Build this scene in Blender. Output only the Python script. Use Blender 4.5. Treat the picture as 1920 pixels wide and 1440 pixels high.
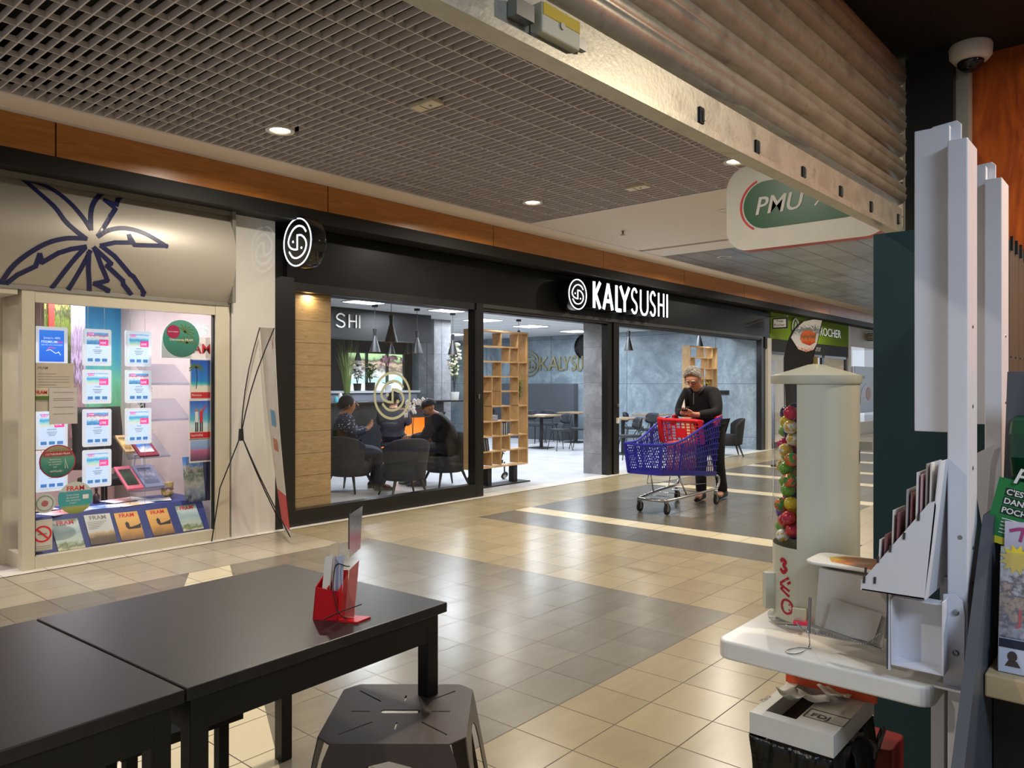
import bpy, bmesh, random
from math import *
from mathutils import Vector, Matrix
for o in list(bpy.data.objects): bpy.data.objects.remove(o, do_unlink=True)
SC = bpy.context.scene; C = SC.collection
# ---------------------------------------------------------------- camera, world, exposure
CAMH = 1.47; FPX = 1431.0; TH = radians(40.75)
cam_d = bpy.data.cameras.new('camera'); cam_d.sensor_width = 36.0; cam_d.lens = 36.0*FPX/1920.0
cam_d.clip_start = 0.05; cam_d.clip_end = 200
cam = bpy.data.objects.new('camera', cam_d); C.objects.link(cam)
cam.location = (0, 0, CAMH); cam.rotation_euler = (pi/2, 0, TH - pi/2)
SC.camera = cam
SC.view_settings.view_transform = 'Standard'; SC.view_settings.look = 'None'
SC.view_settings.gamma = 1.0; SC.view_settings.use_curve_mapping = False
SC.view_settings.exposure = 0.10
W = bpy.data.worlds.new('world'); SC.world = W; W.use_nodes = True
W.node_tree.nodes['Background'].inputs[0].default_value = (0.80, 0.86, 1.0, 1)
W.node_tree.nodes['Background'].inputs[1].default_value = 0.40
def area(name, loc, size, power, col, rot=(0,0,0), sy=None, shape='RECTANGLE', spread=None):
    l = bpy.data.lights.new(name, 'AREA'); l.energy = power; l.color = col; l.shape = shape; l.size = size
    if sy or shape=='RECTANGLE': l.size_y = sy or size
    if spread: l.spread = spread
    o = bpy.data.objects.new(name, l); o.location = loc; o.rotation_euler = rot; C.objects.link(o); return o
WARM = (1.0, 0.91, 0.79); COOL = (0.86, 0.93, 1.0)
GALLERY_LAMPS = [(3.42,5.4),(6.62,5.4),(8.41,3.93),(11.47,5.4),(15.2,5.4),(19.2,5.5),(6.61,3.0),(3.2,2.6),(-0.6,5.4),(-0.6,2.6),(11.4,2.6),(15.2,2.6),(19.2,2.6)]
for gx, gy in GALLERY_LAMPS:
    area('gallery_lamp_light', (gx,gy,3.47), 0.16, 46, WARM, shape='DISK', spread=radians(165))
for sx, sy_ in ((7.66,9.6),(9.5,9.6),(11.4,10.6),(13.3,10.9),(15.3,11.1),(7.66,14),(11.0,14.2),(14.2,14.2),(9.3,7.9),(12.4,8.3),(15.0,8.0)):
    area('sushi_panel_light', (sx,sy_,2.74), 0.58, 50, (0.80,0.90,1.0))
for sx, sy_ in ((2.9,7.45),(2.9,8.6),(1.2,8.0)):
    area('agency_panel_light', (sx,sy_,2.44), 0.5, 30, (0.93,0.90,1.0))
area('shop_panel_light', (0.6,-1.3,2.66), 0.9, 60, (0.66,0.80,1.0), sy=0.9)
area('shop_panel_light', (2.7,-0.55,2.66), 0.14, 34, (1.0,0.85,0.66), shape='DISK')
area('entrance_daylight', (30.7,3.6,1.9), 4.6, 60, (0.80,0.90,1.0), rot=(0,radians(90),0), sy=2.8)
area('beauty_shop_light', (19.5,8.4,2.7), 1.2, 60, (1.0,0.95,0.88))
area('clothes_shop_light', (25.0,8.4,2.7), 1.2, 60, (1.0,0.93,0.82))

# ---------------------------------------------------------------- plan <-> measured directions
D2 = (cos(TH), sin(TH)); R2 = (sin(TH), -cos(TH))
def ray(px, py):
    u = (px-960)/FPX; v = (720-py)/FPX
    return (D2[0]+u*R2[0], D2[1]+u*R2[1], v)
def onY(px, py, Y): a = ray(px,py); t = Y/a[1]; return Vector((a[0]*t, Y, CAMH+a[2]*t))
def onX(px, py, X): a = ray(px,py); t = X/a[0]; return Vector((X, a[1]*t, CAMH+a[2]*t))
def onZ(px, py, Z): a = ray(px,py); t = (Z-CAMH)/a[2]; return Vector((a[0]*t, a[1]*t, Z))
def V(*a): return Vector(a)

# ---------------------------------------------------------------- mesh builder
_tc = {}
def text_geo(body, bold=0.0):
    k = (body, bold)
    if k in _tc: return _tc[k]
    cu = bpy.data.curves.new('t', 'FONT'); cu.body = body; cu.size = 1.0; cu.offset = bold; cu.resolution_u = 3
    o = bpy.data.objects.new('t', cu); C.objects.link(o)
    dg = bpy.context.evaluated_depsgraph_get(); me = bpy.data.meshes.new_from_object(o.evaluated_get(dg))
    vs = [v.co.copy() for v in me.vertices]; fs = [tuple(p.vertices) for p in me.polygons]
    bpy.data.objects.remove(o, do_unlink=True); bpy.data.curves.remove(cu); bpy.data.meshes.remove(me)
    if vs:
        x0 = min(v.x for v in vs); x1 = max(v.x for v in vs)
    else: x0 = x1 = 0
    _tc[k] = (vs, fs, x0, x1); return _tc[k]
class MB:
    def __init__(s): s.v = []; s.f = []; s.m = []
    def add(s, vs, fs, mi=0):
        b = len(s.v); s.v += [Vector(v) for v in vs]; s.f += [tuple(i+b for i in f) for f in fs]; s.m += [mi]*len(fs); return s
    def box(s, x0, y0, z0, x1, y1, z1, mi=0):
        x0,x1 = min(x0,x1),max(x0,x1); y0,y1 = min(y0,y1),max(y0,y1); z0,z1 = min(z0,z1),max(z0,z1)
        return s.add([(x0,y0,z0),(x1,y0,z0),(x1,y1,z0),(x0,y1,z0),(x0,y0,z1),(x1,y0,z1),(x1,y1,z1),(x0,y1,z1)],
              [(0,3,2,1),(4,5,6,7),(0,1,5,4),(1,2,6,5),(2,3,7,6),(3,0,4,7)], mi)
    def obox(s, c, ux, uy, uz, mi=0):   # half-extent vectors
        c=Vector(c); ux=Vector(ux); uy=Vector(uy); uz=Vector(uz); vs=[]
        for k in (-1,1):
            for a,b in ((-1,-1),(1,-1),(1,1),(-1,1)): vs.append(c+ux*a+uy*b+uz*k)
        return s.add(vs, [(0,3,2,1),(4,5,6,7),(0,1,5,4),(1,2,6,5),(2,3,7,6),(3,0,4,7)], mi)
    def rbox(s, x0,y0,z0,x1,y1,z1, r=0.01, mi=0, n=3):   # box with corners rounded in plan and softened top edge
        pts=[]
        for cx,cy,a0 in ((x1-r,y1-r,0),(x0+r,y1-r,90),(x0+r,y0+r,180),(x1-r,y0+r,270)):
            for k in range(n+1):
                a=radians(a0+90*k/n); pts.append((cx+r*cos(a),cy+r*sin(a)))
        return s.prism([(p[0],p[1],z0) for p in pts], (0,0,z1-z0), mi)
    def prism(s, pts, off, mi=0, mside=None):
        n=len(pts); off=Vector(off); a=[Vector(p) for p in pts]
        nrm = Vector((0,0,0))
        for i in range(n): nrm += a[i].cross(a[(i+1)%n])
        if nrm.dot(off) > 0: a.reverse()
        b=len(s.v); s.v += a+[p+off for p in a]
        s.f.append(tuple(b+i for i in range(n))); s.m.append(mi)
        s.f.append(tuple(b+n+n-1-i for i in range(n))); s.m.append(mi)
        for i in range(n):
            j=(i+1)%n; s.f.append((b+j,b+i,b+n+i,b+n+j)); s.m.append(mi if mside is None else mside)
        return s
    def tube(s, pts, r, n=8, mi=0, cap=True):
        pts=[Vector(p) for p in pts]; m=len(pts); rs = r if isinstance(r,(list,tuple)) else [r]*m
        b=len(s.v); up=None
        for i,p in enumerate(pts):
            t=(pts[min(i+1,m-1)]-pts[max(i-1,0)]).normalized()
            if up is None:
                up = Vector((0,0,1)) if abs(t.z)<0.9 else Vector((1,0,0))
            x=t.cross(up)
            if x.length<1e-5: x=t.cross(Vector((0,1,0)))
            x.normalize(); y=x.cross(t).normalized(); up=y
            for k in range(n):
                a=2*pi*k/n; s.v.append(p+(x*cos(a)+y*sin(a))*rs[i])
        for i in range(m-1):
            for k in range(n):
                k2=(k+1)%n; s.f.append((b+i*n+k,b+(i+1)*n+k,b+(i+1)*n+k2,b+i*n+k2)); s.m.append(mi)
        if cap:
            s.f.append(tuple(b+k for k in range(n))); s.m.append(mi)
            s.f.append(tuple(b+(m-1)*n+n-1-k for k in range(n))); s.m.append(mi)
        return s
    def cyl(s, p0, p1, r0, r1=None, n=16, mi=0): return s.tube([p0,p1],[r0, r0 if r1 is None else r1],n,mi)
    def lathe(s, prof, c=(0,0,0), n=24, mi=0, a0=0, a1=360, M=None):
        b=len(s.v); full=abs(a1-a0-360)<1e-6; k=n if full else n+1; c=Vector(c)
        for (r,z) in prof:
            for i in range(k):
                a=radians(a0+(a1-a0)*i/n); p=Vector((r*cos(a),r*sin(a),z))
                if M is not None: p=M@p
                s.v.append(p+c)
        for j in range(len(prof)-1):
            for i in range(n):
                i2=(i+1)%k; s.f.append((b+j*k+i,b+j*k+i2,b+(j+1)*k+i2,b+(j+1)*k+i)); s.m.append(mi)
        return s
    def sph(s, c, r, n=12, m=8, mi=0):
        if not isinstance(r,(list,tuple)): r=(r,r,r)
        c=Vector(c); b=len(s.v)
        for j in range(1,m):
            t=pi*j/m
            for i in range(n):
                a=2*pi*i/n; s.v.append(c+Vector((r[0]*sin(t)*cos(a),r[1]*sin(t)*sin(a),r[2]*cos(t))))
        s.v.append(c+Vector((0,0,r[2]))); s.v.append(c-Vector((0,0,r[2]))); T=len(s.v)-2; B=T+1
        for j in range(m-2):
            for i in range(n):
                i2=(i+1)%n; s.f.append((b+j*n+i,b+(j+1)*n+i,b+(j+1)*n+i2,b+j*n+i2)); s.m.append(mi)
        for i in range(n):
            i2=(i+1)%n; s.f.append((T,b+i,b+i2)); s.m.append(mi); s.f.append((B,b+(m-2)*n+i2,b+(m-2)*n+i)); s.m.append(mi)
        return s
    def grid(s, fn, nu, nv, mi=0):
        b=len(s.v)
        for j in range(nv+1):
            for i in range(nu+1): s.v.append(Vector(fn(i/nu,j/nv)))
        for j in range(nv):
            for i in range(nu):
                a=b+j*(nu+1)+i; s.f.append((a,a+1,a+nu+2,a+nu+1)); s.m.append(mi)
        return s
    def text(s, body, o, ux, uy, size=0.1, ext=0.002, mi=0, bold=0.0, sx=1.0, align='L'):
        vs,fs,x0,x1 = text_geo(body,bold); o=Vector(o); ux=Vector(ux).normalized(); uy=Vector(uy).normalized(); n=ux.cross(uy)
        sh = {'L':-x0,'C':-(x0+x1)/2,'R':-x1}[align]
        pts=[o+ux*((v.x+sh)*size*sx)+uy*(v.y*size)+n*ext for v in vs]
        s.add(pts, fs, mi)
        if ext>0.004:   # side walls from boundary edges
            ec={}
            for f in fs:
                for i in range(len(f)): e=(f[i],f[(i+1)%len(f)]); ec[e]=1
            b=len(s.v); s.v += [p-n*ext for p in pts]; 
            for (i,j) in ec:
                if (j,i) not in ec: s.f.append((b-len(pts)+j,b-len(pts)+i,b+i,b+j)); s.m.append(mi)
        return s
    def ribbon(s, pts, w, o, ux, uy, ext=0.01, mi=0, closed=False, mside=None):   # flat stroke with mitred joints, extruded
        P=[Vector((p[0],p[1])) for p in pts]; n=len(P); L=[];Rr=[]
        for i in range(n):
            if closed: a=P[(i-1)%n]; c=P[(i+1)%n]
            else: a=P[max(i-1,0)]; c=P[min(i+1,n-1)]
            d1=(P[i]-a); d2=(c-P[i])
            if d1.length<1e-9: d1=d2
            if d2.length<1e-9: d2=d1
            d1.normalize(); d2.normalize(); t=(d1+d2)
            if t.length<1e-3: t=d1
            t.normalize(); nn=Vector((-t.y,t.x)); k=min(2.2,1/max(0.2,nn.dot(Vector((-d1.y,d1.x)))))
            L.append(P[i]+nn*w/2*k); Rr.append(P[i]-nn*w/2*k)
        o=Vector(o); ux=Vector(ux); uy=Vector(uy); nv=ux.cross(uy).normalized()*ext
        f=lambda q:o+ux*q.x+uy*q.y
        for i in range(n if closed else n-1):
            j=(i+1)%n; s.prism([f(L[i]),f(L[j]),f(Rr[j]),f(Rr[i])], nv, mi, mside)
        return s
    def xf(s, M): s.v=[M@v for v in s.v]; return s
    def build(s, name, mats, parent=None, smooth=False, base=None):
        me=bpy.data.meshes.new(name)
        off = Vector((0,0,0))
        if parent is not None: off = wloc(parent)
        elif base is not None: off = Vector(base)
        elif s.v:
            xs=[v.x for v in s.v]; ys=[v.y for v in s.v]; zs=[v.z for v in s.v]
            off=Vector(((min(xs)+max(xs))/2,(min(ys)+max(ys))/2,min(zs)))
        me.from_pydata([tuple(v-off) for v in s.v],[],s.f)
        if not isinstance(mats,(list,tuple)): mats=[mats]
        for m in mats: me.materials.append(m)
        me.polygons.foreach_set('material_index', s.m)
        if smooth:
            me.polygons.foreach_set('use_smooth',[True]*len(me.polygons))
        me.update()
        if smooth and smooth is not True:
            try: me.set_sharp_from_angle(angle=radians(smooth))
            except Exception: pass
        o=bpy.data.objects.new(name,me); C.objects.link(o)
        if parent is not None: o.parent=parent
        else: o.location=off
        return o
_wl={}
def wloc(o):
    p=Vector(o.location)
    while o.parent: o=o.parent; p+=Vector(o.location)
    return p
def thing(name, label, cat, loc=(0,0,0), group=None, rz=0):
    o=bpy.data.objects.new(name,None); C.objects.link(o); o.location=loc; o.rotation_euler=(0,0,rz); o.empty_display_size=0.1
    o['label']=label; o['category']=cat
    if group: o['group']=group
    return o
def tag(o, label, cat, group=None, kind=None):
    o['label']=label; o['category']=cat
    if group: o['group']=group
    if kind: o['kind']=kind
    return o
def struct(o): o['kind']='structure'; return o
def one(name, mb, mats, label, cat, group=None, smooth=False, kind=None):
    return tag(mb.build(name,mats,None,smooth), label, cat, group, kind)
def dup(root, loc, rz=None, label=None, group=None, scale=None):
    r=root.copy(); C.objects.link(r); r.location=loc
    if rz is not None: r.rotation_euler=(0,0,rz)
    if scale: r.scale=scale
    if label: r['label']=label
    if group: r['group']=group
    for ch in list(root.children):
        c=ch.copy(); C.objects.link(c); c.parent=r
        for g in list(ch.children):
            d=g.copy(); C.objects.link(d); d.parent=c
    return r
def bevel(o, w=0.004, seg=2):
    m=o.modifiers.new('bevel','BEVEL'); m.width=w; m.segments=seg; m.limit_method='ANGLE'; m.angle_limit=radians(40); return o

# ---------------------------------------------------------------- materials
class NT:
    def __init__(s,name):
        s.m=bpy.data.materials.new(name); s.m.use_nodes=True; s.t=s.m.node_tree; s.n=s.t.nodes; s.b=s.n['Principled BSDF']
    def new(s,t,**k):
        x=s.n.new(t)
        for a,b in k.items(): setattr(x,a,b)
        return x
    def lk(s,a,b): s.t.links.new(a,b)
    def math(s,op,a,b=None,c=None):
        x=s.new('ShaderNodeMath',operation=op)
        for i,v in enumerate((a,b,c)):
            if v is None: continue
            if isinstance(v,(int,float)): x.inputs[i].default_value=v
            else: s.lk(v,x.inputs[i])
        return x.outputs[0]
    def mix(s,fac,a,b,typ='MIX'):
        x=s.new('ShaderNodeMix',data_type='RGBA',blend_type=typ)
        for i,v in ((0,fac),(6,a),(7,b)):
            if isinstance(v,(int,float)): x.inputs[i].default_value=v
            elif isinstance(v,(tuple,list)): x.inputs[i].default_value=(*v[:3],1)
            else: s.lk(v,x.inputs[i])
        return x.outputs[2]
    def coord(s,kind='Object',scale=None):
        x=s.new('ShaderNodeTexCoord').outputs[kind]
        if scale:
            m=s.new('ShaderNodeMapping'); m.inputs['Scale'].default_value=scale; s.lk(x,m.inputs[0]); return m.outputs[0]
        return x
    def noise(s,vec,scale=5,detail=3,rough=0.5,out=0,dist=0):
        x=s.new('ShaderNodeTexNoise'); x.inputs['Scale'].default_value=scale; x.inputs['Detail'].default_value=detail
        x.inputs['Roughness'].default_value=rough; x.inputs['Distortion'].default_value=dist; s.lk(vec,x.inputs['Vector']); return x.outputs[out]
    def ramp(s,fac,stops,interp='LINEAR'):
        x=s.new('ShaderNodeValToRGB'); x.color_ramp.interpolation=interp; e=x.color_ramp.elements
        while len(e)<len(stops): e.new(0.5)
        for i,(p,c) in enumerate(stops): e[i].position=p; e[i].color=(*c[:3],1)
        s.lk(fac,x.inputs[0]); return x.outputs[0]
    def bump(s,h,strength=0.2,dist=0.01):
        x=s.new('ShaderNodeBump'); x.inputs['Strength'].default_value=strength; x.inputs['Distance'].default_value=dist
        s.lk(h,x.inputs['Height']); s.lk(x.outputs[0],s.b.inputs['Normal'])
def srgb(h):
    c=[int(h[i:i+2],16)/255 for i in (0,2,4)]
    return tuple(x/12.92 if x<=0.04045 else ((x+0.055)/1.055)**2.4 for x in c)
MC={}
def mat(name, col, rough=0.5, metal=0.0, var=0.08, vs=12, emit=0, bump=0, spec=None, coat=0):
    if name in MC: return MC[name]
    if isinstance(col,str): col=srgb(col)
    t=NT(name); b=t.b
    v=t.noise(t.coord(),vs,3)
    c=t.mix(v, tuple(x*(1-var) for x in col), tuple(min(1,x*(1+var)) for x in col)); t.lk(c,b.inputs['Base Color'])
    b.inputs['Roughness'].default_value=rough; b.inputs['Metallic'].default_value=metal
    if spec is not None: b.inputs['Specular IOR Level'].default_value=spec
    if coat: b.inputs['Coat Weight'].default_value=coat
    if emit: t.lk(c,b.inputs['Emission Color']); b.inputs['Emission Strength'].default_value=emit
    if bump: t.bump(t.noise(t.coord(),vs*6,4),bump,0.004)
    MC[name]=t.m; return t.m
def wood(name, c1, c2, rough=0.4, sc=(2,14,14), n=3.0):
    if name in MC: return MC[name]
    t=NT(name); v=t.coord('Object',sc); f=t.noise(v,n,6,0.6,dist=1.2)
    t.lk(t.ramp(f,[(0.32,srgb(c1)),(0.68,srgb(c2))]),t.b.inputs['Base Color']); t.b.inputs['Roughness'].default_value=rough
    MC[name]=t.m; return t.m
def printm(name, stops, scale=6, amt=0.35, axis=2, rough=0.35, emit=0, detail=5, sharp=False):
    if name in MC: return MC[name]
    t=NT(name); g=t.coord('Generated'); sp=t.new('ShaderNodeSeparateXYZ'); t.lk(g,sp.inputs[0])
    n=t.noise(g,scale,detail,0.6); f=t.math('ADD',sp.outputs[axis],t.math('MULTIPLY',t.math('SUBTRACT',n,0.5),amt*2))
    c=t.ramp(f,[(p,srgb(x)) for p,x in stops],'CONSTANT' if sharp else 'LINEAR'); t.lk(c,t.b.inputs['Base Color']); t.b.inputs['Roughness'].default_value=rough
    if emit: t.lk(c,t.b.inputs['Emission Color']); t.b.inputs['Emission Strength'].default_value=emit
    MC[name]=t.m; return t.m
def glass(name, tint=(1,1,1), rough=0.0, refl=1.0):
    if name in MC: return MC[name]
    t=NT(name); t.n.remove(t.b); out=[x for x in t.n if x.type=='OUTPUT_MATERIAL'][0]
    tr=t.new('ShaderNodeBsdfTransparent'); tr.inputs[0].default_value=(*tint,1); gl=t.new('ShaderNodeBsdfGlossy'); gl.inputs['Roughness'].default_value=rough
    lw=t.new('ShaderNodeLayerWeight'); lw.inputs['Blend'].default_value=.5; mx=t.new('ShaderNodeMixShader'); sch=t.math('ADD',.04,t.math('MULTIPLY',t.math('POWER',lw.outputs['Facing'],5),.96))
    t.lk(t.math('MULTIPLY',sch,refl),mx.inputs[0]); t.lk(tr.outputs[0],mx.inputs[1]); t.lk(gl.outputs[0],mx.inputs[2]); t.lk(mx.outputs[0],out.inputs[0])
    MC[name]=t.m; return t.m
M_black=mat('black_panel','141313',0.28,var=0.05)
M_blackmat=mat('black_matte','0c0c0d',0.6)
M_white=mat('white_paint','d8d4cc',0.4,var=0.03)
M_rack=mat('rack_white','dcdce2',0.32,var=0.02)
M_paper=mat('paper','e6e2d8',0.6,var=0.03)
M_red=mat('red_plastic','d0141c',0.3,var=0.04)
M_redprint=mat('red_print','d22630',0.45)
M_navy=mat('navy_ink','1d2150',0.4)
M_ink=mat('dark_ink','2a2a30',0.5)
M_greyink=mat('grey_ink','8a8780',0.5)
M_chrome=mat('chrome','c8c8c8',0.18,1.0,var=0.02)
M_steel=mat('steel','9a9a98',0.35,0.9,var=0.1)
M_rubber=mat('rubber','1b1b1b',0.7)
M_lamp=mat('lamp_glow','fff4e0',0.5,emit=14,var=0)
M_led=mat('led_glow','f4f8ff',0.5,emit=6,var=0)
M_signlight=mat('sign_light','e8f4ff',0.5,emit=2.2,var=0)
M_glass=glass('clear_glass',refl=.65)
M_frame=mat('cream_frame','cfc6ae',0.35,var=0.03)
# ================================================================ SETTING
TS=0.3055; TX=2.478; TY=2.12
def tile_mat(name, c1, c2, rough=0.245):
    t=NT(name); o=t.coord('Object'); sp=t.new('ShaderNodeSeparateXYZ'); t.lk(o,sp.inputs[0])
    def g(ax,off):
        q=t.math('DIVIDE',t.math('SUBTRACT',sp.outputs[ax],off),TS); fr=t.math('FRACT',t.math('ADD',q,100)); e=t.math('MINIMUM',fr,t.math('SUBTRACT',1,fr)); return t.math('FLOOR',q),e
    ix,ex=g(0,TX); iy,ey=g(1,TY)
    gm=t.math('LESS_THAN',t.math('MINIMUM',ex,ey),0.0085)
    cb=t.new('ShaderNodeCombineXYZ'); t.lk(ix,cb.inputs[0]); t.lk(iy,cb.inputs[1]); wn=t.new('ShaderNodeTexWhiteNoise'); t.lk(cb.outputs[0],wn.inputs[0])
    mp=t.new('ShaderNodeMapping'); mp.inputs['Scale'].default_value=(1.2,5,1); mp.inputs['Rotation'].default_value=(0,0,0.5); t.lk(o,mp.inputs[0])
    n=t.noise(mp.outputs[0],1.6,6,0.62,dist=0.8)
    f=t.math('ADD',t.math('MULTIPLY',wn.outputs[0],0.45),t.math('MULTIPLY',n,0.75))
    c=t.ramp(f,[(0.25,srgb(c1)),(0.85,srgb(c2))])
    t.lk(t.mix(gm,c,srgb('4a3a26')),t.b.inputs['Base Color'])
    r=t.math('ADD',t.math('MULTIPLY',t.noise(o,9,3),0.03),rough-0.015); t.lk(t.math('ADD',r,t.math('MULTIPLY',gm,0.4)),t.b.inputs['Roughness'])
    t.bump(t.math('ADD',t.math('SUBTRACT',1,gm),t.math('MULTIPLY',wn.outputs[0],0.3)),0.25,0.002)
    t.b.inputs['Specular IOR Level'].default_value=0.5
    return t.m
FM=[tile_mat('tile_cream','97896a','ab9c78'),tile_mat('tile_grey','726c5e','827b6c'),tile_mat('tile_dark','5c584e','6c685e'),
    tile_mat('tile_ivory','d4c7a6','e0d3b2'),tile_mat('tile_pale','a39a86','b5ab94')]
def zone(x,y):
    k=floor((x-TX)/TS)
    if y>5.78:
        return 0 if x>4.4 else 4
    if x<4.6 and y>TY: return 1
    if x>6.14 and (y>2.12 and (x<7.36 or y>2.73)):
        return 3 if k in (14,24,30,35,41,48,56) else 2
    return 0
fl=MB(); k0=int((-4-TX)//TS); k1=int((31-TX)//TS); j0=int((-3.5-TY)//TS); j1=int((6.86-TY)//TS)
for j in range(j0,j1+1):
    y0=TY+j*TS; y1=y0+TS
    if y0>6.85: break
    y1=min(y1,6.86); k=k0
    while k<=k1:
        z=zone(TX+(k+.5)*TS,y0+TS/2); e=k
        while e+1<=k1 and zone(TX+(e+1.5)*TS,y0+TS/2)==z: e+=1
        x0=TX+k*TS; x1=TX+(e+1)*TS
        fl.add([(x0,y0,0),(x1,y0,0),(x1,y1,0),(x0,y1,0)],[(0,1,2,3)],z); k=e+1
fo=fl.build('floor',FM,base=(0,0,0)); struct(fo)
# ivory strip laid on the skew across the grey field, white threshold tiles under the shop fronts
inl=MB(); f1=lambda y:3.20-.49*(5.78-y); f0=lambda y:2.86-.60*(5.78-y)
inl.prism([(f0(5.775),5.775,0),(f1(5.775),5.775,0),(f1(2.13),2.13,0),(f0(2.13),2.13,0)],(0,0,.0012))
struct(inl.build('trim_1',[FM[3]],base=(0,0,0)))
th=MB(); th.box(-3,6.70,0,16.9,6.95,.004)
struct(th.build('trim_2',[tile_mat('threshold_tile','e4e0d4','f0ece0',0.245)],base=(0,0,0)))
# shop floors
M_sfloor=None
t=NT('pale_resin_floor'); n=t.noise(t.coord(),1.4,5,.6,dist=.6); t.lk(t.ramp(n,[(.3,srgb('c2c2c8')),(.7,srgb('dcdce0'))]),t.b.inputs['Base Color']); t.b.inputs['Roughness'].default_value=.25
M_sfloor=t.m
b=MB(); b.box(4.25,6.95,-.05,16.5,18.5,.003); struct(b.build('floor',[M_sfloor]))
b=MB(); b.box(-3,6.95,-.05,4.25,10.4,.003); struct(b.build('floor',[mat('agency_floor','a89c94',.4)]))
b=MB(); b.box(16.9,6.86,-.05,32,10.4,.0); struct(b.build('floor',[mat('boutique_floor','c9c2b4',.3)]))
# --- gallery ceiling: open cell grid
M_cell=mat('cell_metal','d2cac8',.5,var=.05); M_plenum=mat('plenum_dark','060606',.95)
M_cell2=mat('cell_panel_light','c9c9c8',.28,.3)
g=MB(); GX0,GX1,GY0,GY1,GZ=-4.0,7.45,-0.0,6.13,3.5
GY0=.80
x=GX1
holes=[(p[0],p[1]) for p in GALLERY_LAMPS if p[0]<7.3]
while x>GX0:
    segs=[(GY0,GY1)]
    for hx,hy in holes:
        if abs(x-hx)<.115:
            segs=[s for a,b_ in segs for s in (((a,hy-.115),(hy+.115,b_)) if a<hy<b_ else ((a,b_),))]
    for a,b_ in segs: g.box(x-.0045,a,GZ,x+.0045,b_,GZ+.044)
    x-=.077
y=GY1
while y>GY0:
    segs=[(GX0,GX1)]
    for hx,hy in holes:
        if abs(y-hy)<.115: segs=[s for a,b_ in segs for s in (((a,hx-.115),(hx+.115,b_)) if a<hx<b_ else ((a,b_),))]
    for a,b_ in segs: g.box(a,y-.0035,GZ+.001,b_,y+.0035,GZ+.036)
    y-=.235
g.box(GX0,GY1-.01,GZ-.004,GX1,GY1+.02,GZ+.06); g.box(GX1-.01,GY0,GZ-.004,GX1+.02,GY1,GZ+.06)
struct(g.build('ceiling',[M_cell],base=(0,0,0)))
b=MB(); b.box(-4.2,.6,3.95,7.6,6.3,4.0); b.box(-4.2,6.2,3.56,7.6,6.3,4.0); b.box(7.5,.6,3.56,7.6,6.3,4.0); b.box(-4.2,.6,3.56,-4.1,6.3,4.0)
struct(b.build('ceiling',[M_plenum]))
# plaster borders and plain plaster field
M_plaster=mat('ceiling_plaster','e8dccb',.7,var=.02); M_plaster2=mat('ceiling_plaster_plain','ddd2c4',.7,var=.02)
b=MB(); b.box(-4.2,6.15,3.5,32,6.52,3.56); b.box(-4.2,6.13,3.498,32,6.16,3.53,1); b.box(-4.2,6.48,3.485,32,6.502,3.5,1)
struct(b.build('ceiling',[M_plaster,M_cell]))
b=MB(); b.box(7.47,.60,3.5,10.05,6.15,3.56); b.box(10.17,.6,3.5,10.75,6.15,3.56); b.box(10.0,.6,3.62,10.22,6.15,3.66,1)
struct(b.build('ceiling',[M_plaster2,M_plenum]))
# far silver plank ceiling
t=NT('silver_planks'); o=t.coord('Object'); sp=t.new('ShaderNodeSeparateXYZ'); t.lk(o,sp.inputs[0])
fr=t.math('FRACT',t.math('DIVIDE',t.math('ADD',sp.outputs[1],50),.42)); fx=t.math('FRACT',t.math('DIVIDE',t.math('ADD',sp.outputs[0],50),1.9))
gm=t.math('MAXIMUM',t.math('LESS_THAN',fr,.05),t.math('LESS_THAN',fx,.006))
n=t.noise(o,1.5,3); t.lk(t.mix(gm,t.ramp(n,[(.3,srgb('9a9a98')),(.7,srgb('c4c6c8'))]),srgb('5c5c5a')),t.b.inputs['Base Color'])
t.b.inputs['Metallic'].default_value=.75; t.lk(t.math('ADD',t.math('MULTIPLY',t.noise(o,.8,2),.25),.22),t.b.inputs['Roughness'])
b=MB(); b.box(10.75,.6,3.5,32,6.15,3.56); struct(b.build('ceiling',[t.m],base=(0,0,0)))
# --- wood fascia run and dark ledge
M_fascia=wood('cherry_veneer','a0642a','b87a3c',.32,(1.5,1,14),2.2)
joints=[-2.86,-.35,2.16,4.67,7.18,9.67,12.21,14.72,17.3,19.84,22.4,24.9,27.4,29.9]
for i in range(len(joints)-1):
    b=MB(); b.box(joints[i]+.006,6.5,3.222,joints[i+1]-.006,6.53,3.485)
    struct(b.build('trim_%d'%(i+3),[M_fascia]))
M_ledge=mat('ledge_grey','242321',.6,var=.03,spec=.25)
b=MB(); b.box(-4.2,6.50,3.09,32,6.56,3.222); b.box(-4.2,6.56,3.10,32,6.95,3.14); b.box(-4.2,6.535,3.2,32,6.6,3.56,1)
struct(b.build('trim_20',[M_ledge,M_blackmat]))
# --- sushi shop front fascia
t=NT('black_stone_fascia'); o=t.coord('Object'); n=t.noise(o,1.1,4,.6); sp=t.new('ShaderNodeSeparateXYZ'); t.lk(o,sp.inputs[0])
fx=t.math('FRACT',t.math('DIVIDE',t.math('ADD',sp.outputs[0],50.2),1.2)); gm=t.math('LESS_THAN',fx,.006)
t.lk(t.mix(gm,t.ramp(n,[(.35,srgb('121212')),(.7,srgb('1b1b1a'))]),(.005,.005,.005)),t.b.inputs['Base Color']); t.b.inputs['Roughness'].default_value=.35; t.b.inputs['Specular IOR Level'].default_value=.18
M_fasc=t.m
b=MB(); b.box(4.40,6.82,2.52,16.80,6.95,3.06); b.box(4.26,6.90,2.43,16.80,6.97,3.14,1); b.box(16.55,6.82,2.27,16.80,6.9,2.52)
struct(b.build('wall_front',[M_fasc,M_blackmat],base=(0,0,0)))
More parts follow.
